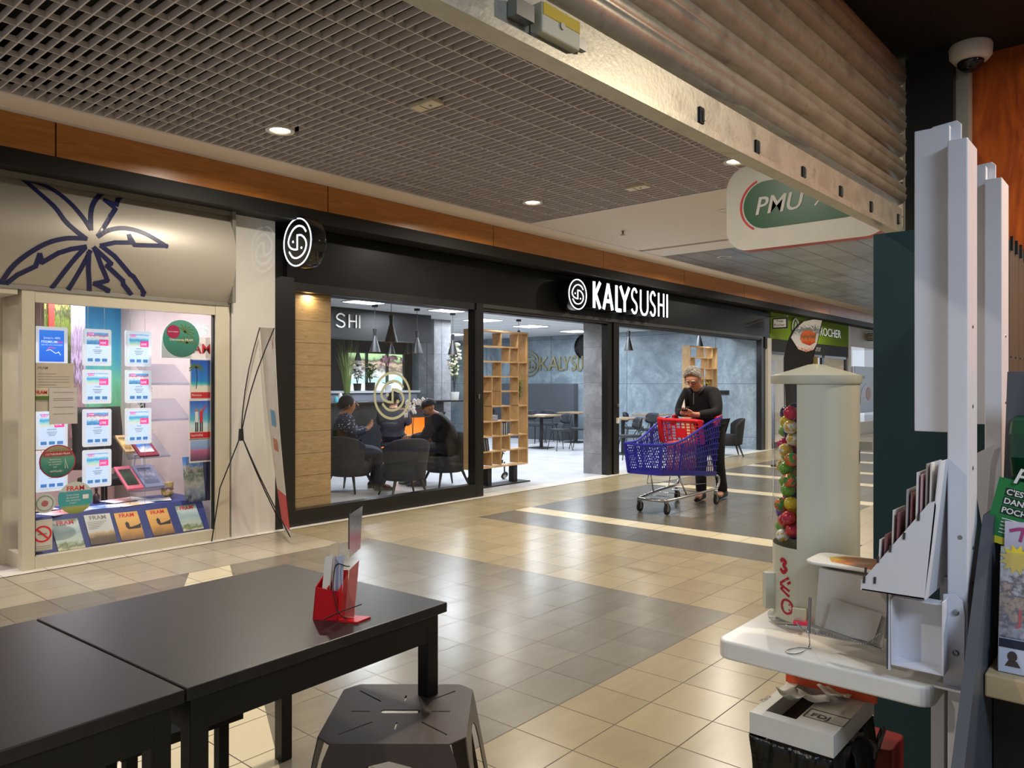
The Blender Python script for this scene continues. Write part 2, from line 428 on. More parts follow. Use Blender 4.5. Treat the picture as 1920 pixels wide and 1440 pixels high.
b=MB(); b.box(7.32,6.80,2.47,16.4,6.90,2.52); b.box(7.32,6.84,2.44,10.3,6.86,2.47); b.box(10.6,6.84,2.44,16.34,6.86,2.47)
struct(b.build('trim_21',[mat('shutter_rail','4c4b48',.4,.6)]))
# soffit inside the front, shop ceiling, walls
b=MB(); b.box(4.25,6.95,2.50,16.45,7.6,2.80); struct(b.build('ceiling',[mat('soffit_black','1c1c1e',.5)]))
t=NT('ceiling_tiles'); o=t.coord('Object'); sp=t.new('ShaderNodeSeparateXYZ'); t.lk(o,sp.inputs[0])
m1=t.math('LESS_THAN',t.math('FRACT',t.math('DIVIDE',t.math('ADD',sp.outputs[0],50),.6)),.03); m2=t.math('LESS_THAN',t.math('FRACT',t.math('DIVIDE',t.math('ADD',sp.outputs[1],50),.6)),.03)
t.lk(t.mix(t.math('MAXIMUM',m1,m2),srgb('c9cccd'),srgb('8f9294')),t.b.inputs['Base Color']); t.b.inputs['Roughness'].default_value=.8
M_ctile=t.m
b=MB(); b.box(4.25,7.6,2.78,16.45,18.5,2.84); struct(b.build('ceiling',[M_ctile],base=(0,0,0)))
def stone(name,c1,c2,c3,px=.9,pz=.9):
    t=NT(name); o=t.coord('Object'); n=t.noise(o,1.3,8,.65,dist=1.6); n2=t.noise(o,5,6,.7,dist=2.2)
    f=t.math('ADD',t.math('MULTIPLY',n,.75),t.math('MULTIPLY',n2,.3)); c=t.ramp(f,[(.38,srgb(c1)),(.52,srgb(c2)),(.66,srgb(c3))])
    sp=t.new('ShaderNodeSeparateXYZ'); t.lk(o,sp.inputs[0]); s=t.math('ADD',sp.outputs[0],sp.outputs[1])
    m=t.math('MAXIMUM',t.math('LESS_THAN',t.math('FRACT',t.math('DIVIDE',t.math('ADD',s,50),px)),.006),t.math('LESS_THAN',t.math('FRACT',t.math('DIVIDE',t.math('ADD',sp.outputs[2],50.13),pz)),.008))
    t.lk(t.mix(m,c,srgb('4c5358')),t.b.inputs['Base Color']); t.b.inputs['Roughness'].default_value=.42; return t.m
M_stone=stone('slate_porcelain','6a7780','7e8c96','98a6ae',2.4,1.2); M_stone2=stone('column_porcelain','6a6b6e','808185','9b9ca0',3,.58)
b=MB(); b.box(16.45,6.95,0,16.55,18.5,2.84); struct(b.build('wall_right',[M_stone],base=(0,0,0)))
b=MB(); b.box(4.15,6.95,0,4.25,18.5,2.84); struct(b.build('wall_left',[mat('partition_dark','3a3a3c',.6)]))
M_dk=mat('kitchen_dark','1d1b1b',.6)
b=MB(); wx0,wx1,wz0,wz1=13.85,16.15,.95,2.46
b.box(4.25,18.4,0,wx0,18.5,2.84); b.box(wx1,18.4,0,16.45,18.5,2.84); b.box(wx0,18.4,0,wx1,18.5,wz0); b.box(wx0,18.4,wz1,wx1,18.5,2.84)
struct(b.build('wall_back',[M_dk],base=(0,0,0)))
b=MB(); b.box(wx0,18.40,wz0,wx1,18.46,wz0+.06,1); b.box(wx0,18.4,wz1-.06,wx1,18.46,wz1,1)
for q in (wx0,wx0+.75,wx0+1.55,wx1-.06): b.box(q,18.38,wz0,q+.06,18.46,wz1,1)
wf=struct(b.build('window_1',[M_dk,mat('window_steel','2b3238',.4)]))
b=MB(); b.box(wx0+.02,18.47,wz0+.02,wx1-.02,18.475,wz1-.02)
pn=b.build('pane',[printm('street_glimpse',[(.1,'a8bcb8'),(.3,'e6f2f0'),(.42,'9ccfd0'),(.55,'f0f6f2'),(.66,'6a6258'),(.72,'c8b49c'),(.82,'5a564e'),(.92,'b4d8a0')],6,.22,2,.3,emit=1.2)],wf)
b=MB(); b.box(10.6,11.2,0,11.07,11.65,2.78); struct(b.build('wall_pillar',[M_stone2],base=(0,0,0)))
b=MB(); b.box(10.30,6.96,0,10.56,7.32,2.5); struct(b.build('wall_pillar',[M_stone2],base=(0,0,0)))
# dark jamb, posts and glazed front of the sushi shop
b=MB(); b.box(4.25,6.80,0,4.47,7.0,2.56); b.box(7.19,6.80,0,7.32,6.93,2.52); b.box(10.3,6.84,0,10.42,6.95,2.5); b.box(10.44,6.82,0,10.6,6.96,2.5); b.box(16.40,6.84,0,16.6,6.96,2.5)
b.box(4.471,6.802,0,7.189,6.928,.17); b.box(4.471,6.822,2.43,7.189,6.928,2.558); b.box(4.471,6.803,.171,4.485,6.927,2.429); b.box(7.165,6.803,.171,7.189,6.927,2.429)
wf=struct(b.build('window_2',[M_black]))
b=MB(); b.box(4.48,6.862,.165,7.17,6.87,2.435); b.build('pane',[M_glass],wf)
b=MB(); b.box(7.215,6.782,1.28,7.235,6.80,1.34); b.box(10.52,6.79,1.1,10.55,6.82,1.15); b.box(10.51,6.79,.83,10.56,6.82,.92,1); b.build('lock',[M_steel,M_white],wf)
b=MB(); b.box(16.66,6.80,0,16.86,6.97,2.5); struct(b.build('wall_pier',[mat('pier_white','d6d1c6',.5)]))
# wood cladding behind the glass
t=NT('oak_cladding'); o=t.coord('Object'); sp=t.new('ShaderNodeSeparateXYZ'); t.lk(o,sp.inputs[0])
mp=t.new('ShaderNodeMapping'); mp.inputs['Scale'].default_value=(2,1,16); t.lk(o,mp.inputs[0]); n=t.noise(mp.outputs[0],2.5,7,.65,dist=1.5)
m=t.math('LESS_THAN',t.math('FRACT',t.math('DIVIDE',t.math('ADD',sp.outputs[2],50.03),.235)),.02)
t.lk(t.mix(m,t.ramp(n,[(.3,srgb('8f7650')),(.7,srgb('b89a6c'))]),srgb('3d2e1c')),t.b.inputs['Base Color']); t.b.inputs['Roughness'].default_value=.5
b=MB(); b.box(4.46,6.95,0,5.03,7.03,2.5); struct(b.build('wall_clad',[t.m],base=(0,0,0)))
# white pier between the shops
b=MB(); b.box(3.78,6.80,0,4.25,6.97,3.12); struct(b.build('wall_pier',[mat('pier_laminate','d2cdc4',.09,var=.02)]))
# agency interior shell
M_ag=mat('agency_wall','c4a89e',.6); 
b=MB(); b.box(-3,10.3,0,3.9,10.4,2.6); struct(b.build('wall_back',[M_ag]))
b=MB(); b.box(3.78,6.97,0,3.9,10.3,2.6); struct(b.build('wall_right',[mat('agency_side_wall','c9bab4',.5)]))
b=MB(); b.box(-3.1,6.9,0,-3.0,10.4,2.6); struct(b.build('wall_left',[M_ag]))
b=MB(); b.box(-3,6.95,2.5,3.9,10.4,2.6); struct(b.build('ceiling',[mat('agency_ceiling','d6d2dc',.5)]))
# beauty shop and next shop shells
M_green=mat('lime_paint','7f9e24',.85,spec=.15)
b=MB(); b.box(16.88,6.83,2.50,22.4,6.95,3.10); b.box(16.88,6.84,2.22,22.4,6.95,2.5,1); struct(b.build('wall_front',[M_green,mat('anthracite_band','2c2b28',.7,spec=.2)]))
b=MB(); b.box(16.9,10.3,0,22.4,10.4,2.9); struct(b.build('wall_back',[printm('cosmetic_shelves',[(.0,'5b4a3c'),(.3,'c9a27c'),(.45,'2f3a48'),(.6,'d8c4c8'),(.8,'87a048'),(1,'e8e0d0')],14,.5,0)]))
b=MB(); b.box(16.9,6.95,2.8,32,10.4,2.9); struct(b.build('ceiling',[M_plaster2]))
b=MB(); b.box(22.4,6.83,0,22.6,10.4,3.1); struct(b.build('wall_pier',[mat('pier_white','d6d1c6',.5)]))
b=MB(); b.box(22.6,6.83,2.55,31,6.95,3.1); struct(b.build('wall_front',[mat('next_shop_fascia','b8ad96',.5)]))
b=MB(); b.box(22.6,9.3,0,31,9.4,2.9); struct(b.build('wall_back',[mat('next_shop_wall','d8c9a4',.5)]))
b=MB(); 
for q in (16.95,18.4,20.35,20.45,22.3): b.box(q,6.86,0,q+.07,6.93,2.25)
b.box(16.95,6.86,0,20.4,6.93,.12); b.box(16.95,6.86,2.15,22.35,6.93,2.25)
wf=struct(b.build('window_3',[mat('shopfront_black','201f1e',.35)]))
b=MB(); b.box(17.02,6.89,.12,18.4,6.895,2.15); b.box(18.47,6.89,.12,20.35,6.895,2.15); b.build('pane',[M_glass],wf)
b=MB(); b.box(22.65,6.86,0,22.75,6.93,2.55); b.box(22.75,6.86,0,31,6.93,.35); b.box(30.9,6.86,0,31,6.93,2.55)
wf=struct(b.build('window_4',[mat('shopfront_cream','c8bc9c',.4)]))
b=MB(); b.box(22.75,6.89,.35,30.9,6.895,2.55); b.build('pane',[M_glass],wf)
# --- our own shop: black ceiling, side wall, header over the shutter
M_bceil=mat('black_ceiling','0b0b0b',.7,var=.1)
b=MB(); b.box(-4,-3.6,2.70,3.4,.60,2.78); struct(b.build('ceiling',[M_bceil]))
b=MB(); b.box(-4,.98,2.70,3.6,1.10,4.0); b.box(-4,.601,2.70,3.3,.979,2.78); struct(b.build('wall_header',[M_bceil]))
b=MB(); b.box(3.30,-3.6,0,3.40,.60,2.70); struct(b.build('wall_right',[wood('orange_oak','7a300a','c4601a',.4,(1,5,1.2),2.6)],base=(0,0,0)))
b=MB(); b.box(-4,-3.7,0,3.3,-3.6,2.7); struct(b.build('wall_back',[mat('shop_wall','8c8f93',.6)]))
b=MB(); b.box(3.22,.56,0,3.29,.64,2.70); b.box(3.17,.60,0,3.215,.76,2.70,1); struct(b.build('trim_22',[mat('guide_grey','a8a79e',.4,.3),M_blackmat]))
b=MB(); b.box(3.3,.645,0,32,.80,4.0); struct(b.build('wall_near',[mat('gallery_wall','b8b0a4',.5)]))
b=MB(); b.box(31,.6,0,31.1,7,4.0); struct(b.build('wall_end',[mat('gallery_end','c9c6c0',.5)]))
b=MB(); b.box(30.85,1.2,.3,30.95,6.0,3.3); b.box(30.8,3.55,.3,30.86,3.65,3.3,1); struct(b.build('window_6',[mat('daylit_glazing','dce8f8',.3,emit=.8),M_steel]))
# shop front of the agency: frame, side pane and door frame
b=MB(); zt=2.20
b.box(2.112,6.803,0,3.618,6.878,.10); b.box(2.112,6.803,2.12,3.618,6.878,zt+.058); b.box(2.02,6.80,0,2.11,6.89,zt+.06); b.box(3.62,6.80,0,3.76,6.90,zt+.06)
b.box(2.03,6.892,0,2.09,7.198,.12); b.box(2.03,6.892,2.1,2.09,7.198,zt+.055); b.box(2.0,7.2,0,2.12,7.28,zt+.05); b.box(-2.9,6.80,2.17,1.99,7.28,zt+.05)
b.box(2.111,6.82,.101,2.122,6.86,2.119,1); b.box(3.607,6.82,.101,3.619,6.86,2.119,1)
wf=struct(b.build('window_5',[M_frame,M_blackmat]))
b=MB(); b.box(2.112,6.838,.1,3.618,6.844,2.12); b.box(2.05,6.9,.12,2.056,7.2,2.1); b.build('pane',[M_glass],wf)
b=MB(); b.box(1.93,7.22,0,2.0,7.27,2.17); b.box(.9,7.22,2.08,1.93,7.27,2.17); b.box(.9,7.22,0,.97,7.27,2.1); b.box(.97,7.22,0,1.93,7.27,.12); b.box(1.885,7.215,.1,1.94,7.23,2.1,1)
do=struct(b.build('door_1',[M_frame,mat('door_gasket','2a2622',.5)]))
b=MB(); b.box(.97,7.24,.12,1.9,7.246,2.08); b.build('pane',[M_glass],do)
# curved metal fascia with the palm emblem
M_brush=mat('satin_metal_panel','b8b0a2',.42,.35,var=.05,vs=3)
def yb(z): return 6.80-.16*sin(pi*min(1,max(0,(z-2.24)/.84)))**.8-.0
b=MB(); b.grid(lambda u,v:(-3+6.74*u, yb(2.24+.84*v), 2.24+.84*v),2,20)
b.grid(lambda u,v:(3.74, yb(2.24+.84*v)+(6.86-yb(2.24+.84*v))*u, 2.24+.84*v),1,20,1)
b.box(-3,6.72,3.06,3.77,6.9,3.12,1); b.box(3.735,6.70,2.24,3.77,6.84,3.10,1); b.box(-3,6.79,2.21,3.76,6.9,2.245,1)
pf=struct(b.build('wall_fascia',[M_brush,mat('fascia_edge','8f8a80',.4,.4)],smooth=30))
pal=MB(); Zs=3.5556
def palpt(x,y): p=onY(x/Zs, 300+y/Zs, 6.66); return (p.x,p.z)
def sub(pts,n=4):
    o=[]
    for i in range(len(pts)-1):
        for k in range(n): o.append((pts[i][0]+(pts[i+1][0]-pts[i][0])*k/n, pts[i][1]+(pts[i+1][1]-pts[i][1])*k/n))
    return o+[pts[-1]]
def smooth(P,n=5):
    o=[]; 
    for i in range(len(P)-1):
        p0=P[max(i-1,0)];p1=P[i];p2=P[i+1];p3=P[min(i+2,len(P)-1)]
        for k in range(n):
            t=k/n; o.append(tuple(.5*((2*p1[a])+(-p0[a]+p2[a])*t+(2*p0[a]-5*p1[a]+4*p2[a]-p3[a])*t*t+(-p0[a]+3*p1[a]-3*p2[a]+p3[a])*t**3) for a in range(len(p1))))
    return o+[tuple(P[-1])]
palm=[ smooth([(190,110),(280,210),(370,310),(430,405),(490,465),(565,525)]), smooth([(190,110),(300,140),(400,200),(480,280),(545,370),(600,460)]),
 smooth([(600,460),(612,350),(650,270),(735,188)]), [(840,208),(800,290),(725,258),(785,320),(745,370),(650,505)],
 smooth([(650,510),(720,470),(830,455),(960,490),(1105,578)]), [(1105,575),(890,568),(855,505),(865,552),(760,552),(670,572)],
 smooth([(565,525),(430,525),(300,560),(170,640),(90,720),(40,818)]), [(40,820),(75,818),(140,760),(250,705),(268,630),(290,680),(390,620),(470,595),(565,580)],
 smooth([(560,590),(500,660),(440,750),(385,850)]), [(495,860),(540,750),(597,610)], smooth([(590,620),(600,720),(620,800),(640,872)]),
 [(625,590),(680,700),(740,800),(660,818),(760,862),(760,882)], [(625,588),(745,690),(720,705),(840,800),(850,825),(925,895)], [(670,575),(760,640),(772,652),(880,760),(905,775),(1000,880),(995,905)]]
for st in palm:
    P=[palpt(*q) for q in sub(st,2)]; n=len(P); w=.036
    for i in range(n-1):
        a=Vector(P[i]);c=Vector(P[i+1]); d=(c-a)
        if d.length<1e-5: continue
        d.normalize(); nn=Vector((-d.y,d.x))*w/2; a=a-d*w*.3; c=c+d*w*.3; q=[a+nn,c+nn,c-nn,a-nn]
        if max(k.y for k in q)>3.06: 
            q=[Vector((k.x,min(k.y,3.06))) for k in q]
        pal.prism([(k.x,yb(k.y)-.003-.0002*(i%3),k.y) for k in q],(0,.002,0))
pal.build('emblem',[M_navy],pf)
# ================================================================ GALLERY FIXTURES AND SIGNS
names=['in the cell ceiling left of the round blade sign','in the cell ceiling over the glass front of the dark shop','in the plain plaster ceiling beside the hanging sign','at the near end of the silver ceiling','in the silver ceiling over the lime green shop front','farthest along the silver ceiling','half hidden behind the metal shutter edge']
def downlight(x,y,where):
    o=thing('ceiling_lamp','round white downlight '+where,'ceiling lamp',(x,y,3.5),'gallery downlights')
    b=MB(); b.lathe([(.082,-.004),(.112,-.006),(.114,.0),(.114,.06),(.1,.062),(.088,.01)],(x,y,3.5),24); b.build('ring',[M_white],o,40)
    b=MB(); b.lathe([(0.001,.014),(.088,.014)],(x,y,3.5),24); b.build('diffuser',[M_lamp],o)
for i,(x,y) in enumerate(GALLERY_LAMPS):
    if i<7: downlight(x,y,names[i])
p=onZ(800,195,3.5)
def detector(x,y,lab):
    o=thing('exit_light_box',lab,'ceiling fitting',(x,y,3.48)); b=MB(); b.box(x-.055,y-.12,3.48,x+.055,y+.12,3.515); bevel(b.build('housing',[mat('cream_plastic','d8cfae',.4)],o),.006)
    b=MB(); b.sph((x,y-.04,3.479),(.014,.014,.006)); b.box(x-.045,y+.02,3.477,x+.045,y+.026,3.48); b.build('indicator',[M_greyink],o)
detector(p.x,p.y,'small cream rectangular fitting set in the cell ceiling, the nearer of two')
p=onZ(1195,350,3.5); detector(p.x,p.y,'small cream rectangular fitting in the cell ceiling, near the plain plaster edge')
b=MB(); p=onZ(1168,433,3.5); b.cyl((p.x,p.y,3.5),(p.x,p.y,3.45),.018,.012); b.cyl((p.x,p.y,3.448),(p.x,p.y,3.442),.035,.035)
one('sprinkler',b,[mat('brass_grey','8a8478',.35,.8)],'small pendent sprinkler head on the plain plaster ceiling','sprinkler')
# logo shared by the signs (drawn in a unit circle)
LOGO1=smooth([(.66,.38),(.45,.6),(.1,.7),(-.25,.62),(-.52,.4),(-.68,.1),(-.6,-.12),(-.42,-.24),(-.2,-.3),(0,-.31)],4)+[(0,.3)]+smooth([(.0,.3),(.3,.27),(.56,.1),(.68,-.14),(.6,-.4),(.36,-.6),(0,-.69),(-.35,-.62),(-.62,-.36)],4)[1:]
CIRC=[(cos(2*pi*k/40),sin(2*pi*k/40)) for k in range(40)]
def logo(b,c,ux,uy,r,w,ext,mi,ring=True):
    c=Vector(c);ux=Vector(ux);uy=Vector(uy)
    if ring: b.ribbon([(x*r,y*r) for x,y in CIRC],w,c,ux,uy,ext,mi,closed=True)
    b.ribbon([(x*r,y*r) for x,y in LOGO1],w,c,ux,uy,ext,mi)
    n=ux.cross(uy)
    for dx,dy in ((-.32,.05),(.32,-.28)):
        q=[c+ux*(dx*r+cos(a)*w*.75)+uy*(dy*r+sin(a)*w*.75) for a in [2*pi*k/10 for k in range(10)]]; b.prism(q,n*ext,mi)
# round blade sign
cy,cz,cx=6.50,2.865,4.31
o=thing('round_blade_sign','round black double-sided blade sign with glowing white fish-like spiral over the dark jamb','sign',(cx+.07,6.8,cz))
Mx=Matrix.Rotation(pi/2,3,'Y')
b=MB(); b.lathe([(0.001,0),(.25,0),(.255,.01),(.255,.15),(.25,.16),(0.001,.16)],(cx,cy,cz),48,0,M=Mx); b.cyl((cx+.08,cy+.24,cz),(cx+.08,6.81,cz),.02); b.build('housing',[mat('black_gloss','0d0d0e',.12)],o,30)
b=MB(); logo(b,(cx-.001,cy,cz),(0,-1,0),(0,0,1),.225,.016,.004,0,False); b.ribbon([(x*.232,y*.232) for x,y in CIRC],.012,(cx-.001,cy,cz),(0,-1,0),(0,0,1),.004,0,closed=True); b.build('neon_logo',[M_signlight],o)
# lettered sign
LET={'K':([(0,0),(0,1)],[(1,1),(.12,.46)],[(.2,.58),(1,0)]),'A':([(0,0),(.5,1)],[(.5,1),(1,0)],[(.2,.33),(.8,.33)]),'L':([(0,1),(0,0)],[(0,.03),(1,.03)]),'Y':([(0,1),(.5,.45)],[(1,1),(.5,.45)],[(.5,.5),(.5,0)]),
 'S':(smooth([(.95,.84),(.7,.97),(.4,.98),(.12,.82),(.15,.62),(.5,.49),(.85,.38),(.95,.18),(.75,.03),(.4,.01),(.05,.15)],3),),'U':(smooth([(0,1),(0,.5),(.02,.2),(.25,.02),(.5,-.01),(.75,.02),(.98,.2),(1,.5),(1,1)],3),),'H':([(0,0),(0,1)],[(1,0),(1,1)],[(0,.5),(1,.5)]),'I':([(0,0),(0,1)],)}
def letter(b,ch,o,ux,uy,w,h,sw,ext,mi,ms=None):
    for i,s in enumerate(LET[ch]): b.ribbon([(x*w,y*h) for x,y in s],sw,Vector(o)-Vector(ux).cross(Vector(uy))*(.0004*i),ux,uy,ext,mi,mside=ms)
sx=lambda z:onY(1040+z/4.5714,560,6.60).x
spec=[('K',338,398,.058),('A',420,503,.058),('L',530,578,.058),('Y',563,645,.058),('S',660,712,.036),('U',739,803,.036),('S',820,868,.036),('H',893,940,.036),('I',966,966,.036)]
o=thing('shop_name_sign','large glowing white shop name letters with round logo on the black stone fascia','sign',(10.7,6.8,2.8))
b=MB(); b2=MB(); b3=MB()
for ch,a,c,sw in spec:
    x0=sx(a)+sw/2*0; x1=sx(c)
    b=MB(); b2=MB(); letter(b,ch,(x0+sw*.2,6.612,2.625),(1,0,0),(0,0,1),x1-x0-sw*.4,.40,sw,.008,0)
    letter(b2,ch,(x0+sw*.2,6.80,2.625),(1,0,0),(0,0,1),x1-x0-sw*.4,.40,sw+.004,.185,0)
    g_=b.build('glowing_letter',[M_signlight],o); b2.build('return',[M_blackmat],g_)
lc=onY(1083,552,6.60); Mr=Matrix.Rotation(pi/2,3,'X')
b=MB(); b.lathe([(0.001,0),(.235,0),(.24,.01),(.24,.2),(0.001,.2)],(lc.x,6.80,lc.z),40,0,M=Mr); b.build('logo_drum',[MC['black_gloss']],o,30)
b=MB(); logo(b,(lc.x,6.598,lc.z),(1,0,0),(0,0,1),.205,.015,.006,0,False); b.ribbon([(x*.218,y*.218) for x,y in CIRC],.014,(lc.x,6.598,lc.z),(1,0,0),(0,0,1),.006,0,closed=True); b.build('neon_logo',[M_signlight],o)
# frosted logo on the glass
lg=onY(736,742,6.86); b=MB(); logo(b,(lg.x,6.860,lg.z),(1,0,0),(0,0,1),.245,.03,.002,0,False); b.ribbon([(x*.265,y*.265) for x,y in CIRC],.03,(lg.x,6.860,lg.z),(1,0,0),(0,0,1),.002,0,closed=True)
one('window_decal',b,[mat('frost_vinyl','b9b896',.6)],'pale round spiral logo sticker on the large shop window','sticker')
# hanging betting sign, green lozenge on white, seen under the shutter
X=5.2; Y0,Y1,Z0,Z1=1.32,2.43,2.42,3.02
def rr(y0,y1,z0,z1,r,n=8,ex=None):
    pts=[]
    for cy_,cz_,a0 in ((y0+r,z0+r,180),(y1-r,z0+r,270),(y1-r,z1-r,0),(y0+r,z1-r,90)):
        for k in range(n+1): a=radians(a0+90*k/n); pts.append((cy_+r*cos(a),cz_+r*sin(a)))
    return pts
o=thing('hanging_sign','white rounded hanging sign with a green lozenge, partly behind the shutter','sign',(X,1.9,Z0))
b=MB(); b.prism([(X,y,z) for y,z in rr(Y0,Y1,Z0,Z1,.16)],(.10,0,0),0,1); b.build('panel',[mat('sign_white','d9d6ca',.35),mat('sign_edge_red','b32a30',.4)],o)
b=MB(); b.prism([(X-.002,y,z) for y,z in rr(1.44,2.30,2.56,2.89,.164)],(-.002,0,0),0); b.build('lozenge',[mat('lozenge_green','0c5a2c',.35)],o)
b=MB(); b.ribbon([(-(2.13+.19*cos(a)),2.725+.185*sin(a)) for a in [radians(q) for q in range(-60,70,8)]],.014,(X-.002,0,0),(0,-1,0),(0,0,1),.002,0)
b.build('red_arc',[M_redprint],o)
b=MB(); b.text('PMU',(X-.005,2.21,2.66),(0,-1,0),(.0,-.22,1),.18,.002,0,bold=.006,sx=.92); b.text('PMU',(X-.005,2.204,2.66),(0,-1,0),(.0,-.22,1),.18,.003,0,sx=.92); b.ribbon([(0,.10),(.045,.055),(0,.0)],.012,(X-.005,1.80,2.665),(0,-1,0),(0,0,1),.002,0); b.ribbon([(0,.10),(.045,.055),(0,.0)],.014,(X-.005,1.73,2.665),(0,-1,0),(0,0,1),.002,1)
b.build('lettering',[M_paper,M_redprint],o)
b=MB(); b.box(X+.03,1.0,2.4,X+.07,1.04,3.5); b.box(X+.03,1.0,2.7,X+.07,1.34,2.74); b.box(X+.03,.79,2.7,X+.07,1.02,2.74); b.build('bracket',[mat('bracket_navy','1c2230',.4)],o)
# small framed name boards and lime fascia lettering
def nameboard(px,py,lines,lab,X):
    c=onX(px,py,X); w=.33;h=.23
    if len(lines)>0:
        o=thing('name_board',lab,'sign',(X,c.y,c.z-h/2),'small framed name boards')
        b=MB(); b.box(X,c.y-w/2,c.z-h/2,X+.05,c.y+w/2,c.z+h/2); b.build('frame',[M_blackmat],o)
        b=MB(); b.box(X-.004,c.y-w/2+.025,c.z-h/2+.025,X,c.y+w/2-.025,c.z+h/2-.025); b.build('plate',[M_paper],o)
        b=MB()
        for i,l in enumerate(lines): b.text(l,(X-.005,c.y,c.z+.02-.085*i),(0,-1,0),(0,0,1),.085,.001,0,bold=.008,align='C')
        b.build('lettering',[M_ink],o)
        b=MB(); b.box(X+.01,c.y-w/2,c.z+h/2+.03,X+.04,6.85,c.z+h/2+.05); b.box(X+.02,c.y-.12,c.z+h/2,X+.03,c.y-.1,c.z+h/2+.04); b.box(X+.02,c.y+.1,c.z+h/2,X+.03,c.y+.12,c.z+h/2+.04); b.build('bracket',[M_steel],o)
nameboard(1462,606,['Yves','Rocher'],'small black framed name board at the corner of the lime green front',16.7)
nameboard(1632,632,['Claire','Attissa'],'small black framed name board half hidden by the teal panel',24.2)
gx=lambda px:onY(px,630,6.8).x
o=thing('shop_lettering','silver shop name letters with round emblem on the lime green fascia','sign',(19.5,6.82,2.7))
b=MB(); x0=gx(1487); b.text('YVES ROCHER',(gx(1509),6.818,2.72),(1,0,0),(0,0,1),.30,.02,0,bold=.004,sx=(gx(1581)-gx(1509))/(.3*6.9)); b.build('letters',[mat('letter_silver','cfd2c4',.3,.4)],o)
b=MB(); c=onY(1492,612,6.8); b.ribbon([(x*.2,y*.2) for x,y in CIRC],.04,(c.x,6.818,c.z-.02),(1,0,0),(0,0,1),.02,0,closed=True); b.ribbon([(-.08,-.1),(0,.1),(.08,-.1)],.03,(c.x,6.818,c.z),(1,0,0),(0,0,1),.02,0); b.build('emblem',[MC['letter_silver']],o)
b=MB(); b.text('INSTITUT',(gx(1525),6.838,2.31),(1,0,0),(0,0,1),.14,.004,0,sx=1.1); b.build('small_letters',[M_paper],o)
# items in the lime shop windows
def poster(nm,x0,x1,z0,z1,Y,m,lab,cat='poster',th=.01,grp=None):
    b=MB(); b.box(x0,Y,z0,x1,Y+th,z1); return one(nm,b,[m],lab,cat,grp)
P_pink=printm('pink_display',[(.1,'d8b6c2'),(.4,'e6c8d4'),(.6,'9a6a86'),(.9,'5e86c2')],7,.4)
poster('display_banner',17.3,17.7,.002,1.95,7.2,P_pink,'tall pink display banner inside the first window of the lime shop')
poster('display_banner',17.9,18.3,.002,2.05,7.3,printm('blue_display',[(.1,'3c5a8e'),(.5,'8aa8d8'),(.8,'d8dff0')],6,.4),'tall blue display banner beside the pink one in the lime shop')
poster('wall_board',19.6,20.3,.002,2.1,7.4,mat('lime_board','8aa03a',.5),'flat lime board inside the doorway of the lime shop')
poster('shop_poster',18.9,19.5,.002,2.05,7.3,printm('framed_pics',[(.2,'cfd4c8'),(.5,'8a9a80'),(.8,'e8e8e0')],9,.5),'small pale picture panel left of the lime board')
c0=onY(1601,665,6.80); c1=onY(1637,822,6.80)
pw=23.0
o=thing('shop_poster','tall dark teal poster with a red-haired face in the last shop window','poster',(23.9,6.8,.75))
b=MB(); b.box(23.0,6.84,.62,24.9,6.85,1.98); b.build('sheet',[printm('teal_poster',[(.0,'2a3a6e'),(.14,'2c4488'),(.17,'1c3a3e'),(1,'2a5a5a')],3,.06)],o)
b=MB(); b.prism([(x_,6.835,z_) for x_,z_ in [(23.5,.85),(24.85,.85),(24.85,1.5),(24.5,1.5),(24.0,1.48),(23.7,1.35),(23.55,1.15)]],(0,.004,0)); b.build('hair',[printm('red_hair',[(.3,'3a120c'),(.6,'7a2c1c'),(1,'4a1810')],6,.5)],o)
b=MB(); b.prism([(24.3+.25*cos(a),6.83,1.18+.2*sin(a)) for a in [2*pi*k/16 for k in range(16)]],(0,.004,0)); b.build('face',[mat('poster_skin','b8785a',.5)],o)
b=MB(); b.text('NOCTURNE',(23.3,6.834,1.62),(1,0,0),(0,0,1),.12,.001); b.build('caption',[M_paper],o)
# feather flag
o=thing('feather_flag','black feather flag with a large sushi roll picture, behind the ball dispenser','flag',(13.7,5.0,0))
fc=lambda px,py:atd(px,py,13.6)
def atd(px,py,t): a=ray(px,py); return Vector((a[0]*t,a[1]*t,CAMH+a[2]*t))
out=[(1471,700),(1471,672),(1476,645),(1487,620),(1502,604),(1520,597),(1543,600),(1538,625),(1528,660),(1522,700),(1519,790),(1516,840),(1477,840)]
nn=Vector((D2[0],D2[1],0))*.012
b=MB(); b.prism([fc(*q) for q in out],nn); b.build('cloth',[mat('flag_black','141416',.7)],o)
ro=[(1483,633),(1492,616),(1507,603),(1525,599),(1541,601),(1536,625),(1531,645),(1525,656),(1512,660),(1497,655)]
b=MB(); b.prism([fc(*q)-nn*.4 for q in ro],nn*.3); b.build('rice_print',[printm('rice_print',[(.0,'d86a40'),(.16,'e8e4dc'),(.5,'d8dcdc'),(.7,'5a6262'),(.8,'e2e2de')],16,.35)],o)
b=MB(); b.prism([fc(*q)-nn*.8 for q in [(1501,628),(1507,620),(1520,620),(1530,626),(1528,642),(1518,648),(1504,643),(1500,636)]],nn*.3); b.build('salmon_print',[printm('salmon_print',[(.1,'c23a20'),(.4,'ea7a3a'),(.6,'7a5a40'),(.8,'e06a30')],9,.5)],o)
b=MB(); r0=(Vector((R2[0],R2[1],0))); b.text('SUSHI',fc(1499,706)-nn*.5,(0,0,-1),r0,.19,.001,0,bold=.01); b.build('lettering',[M_paper],o)
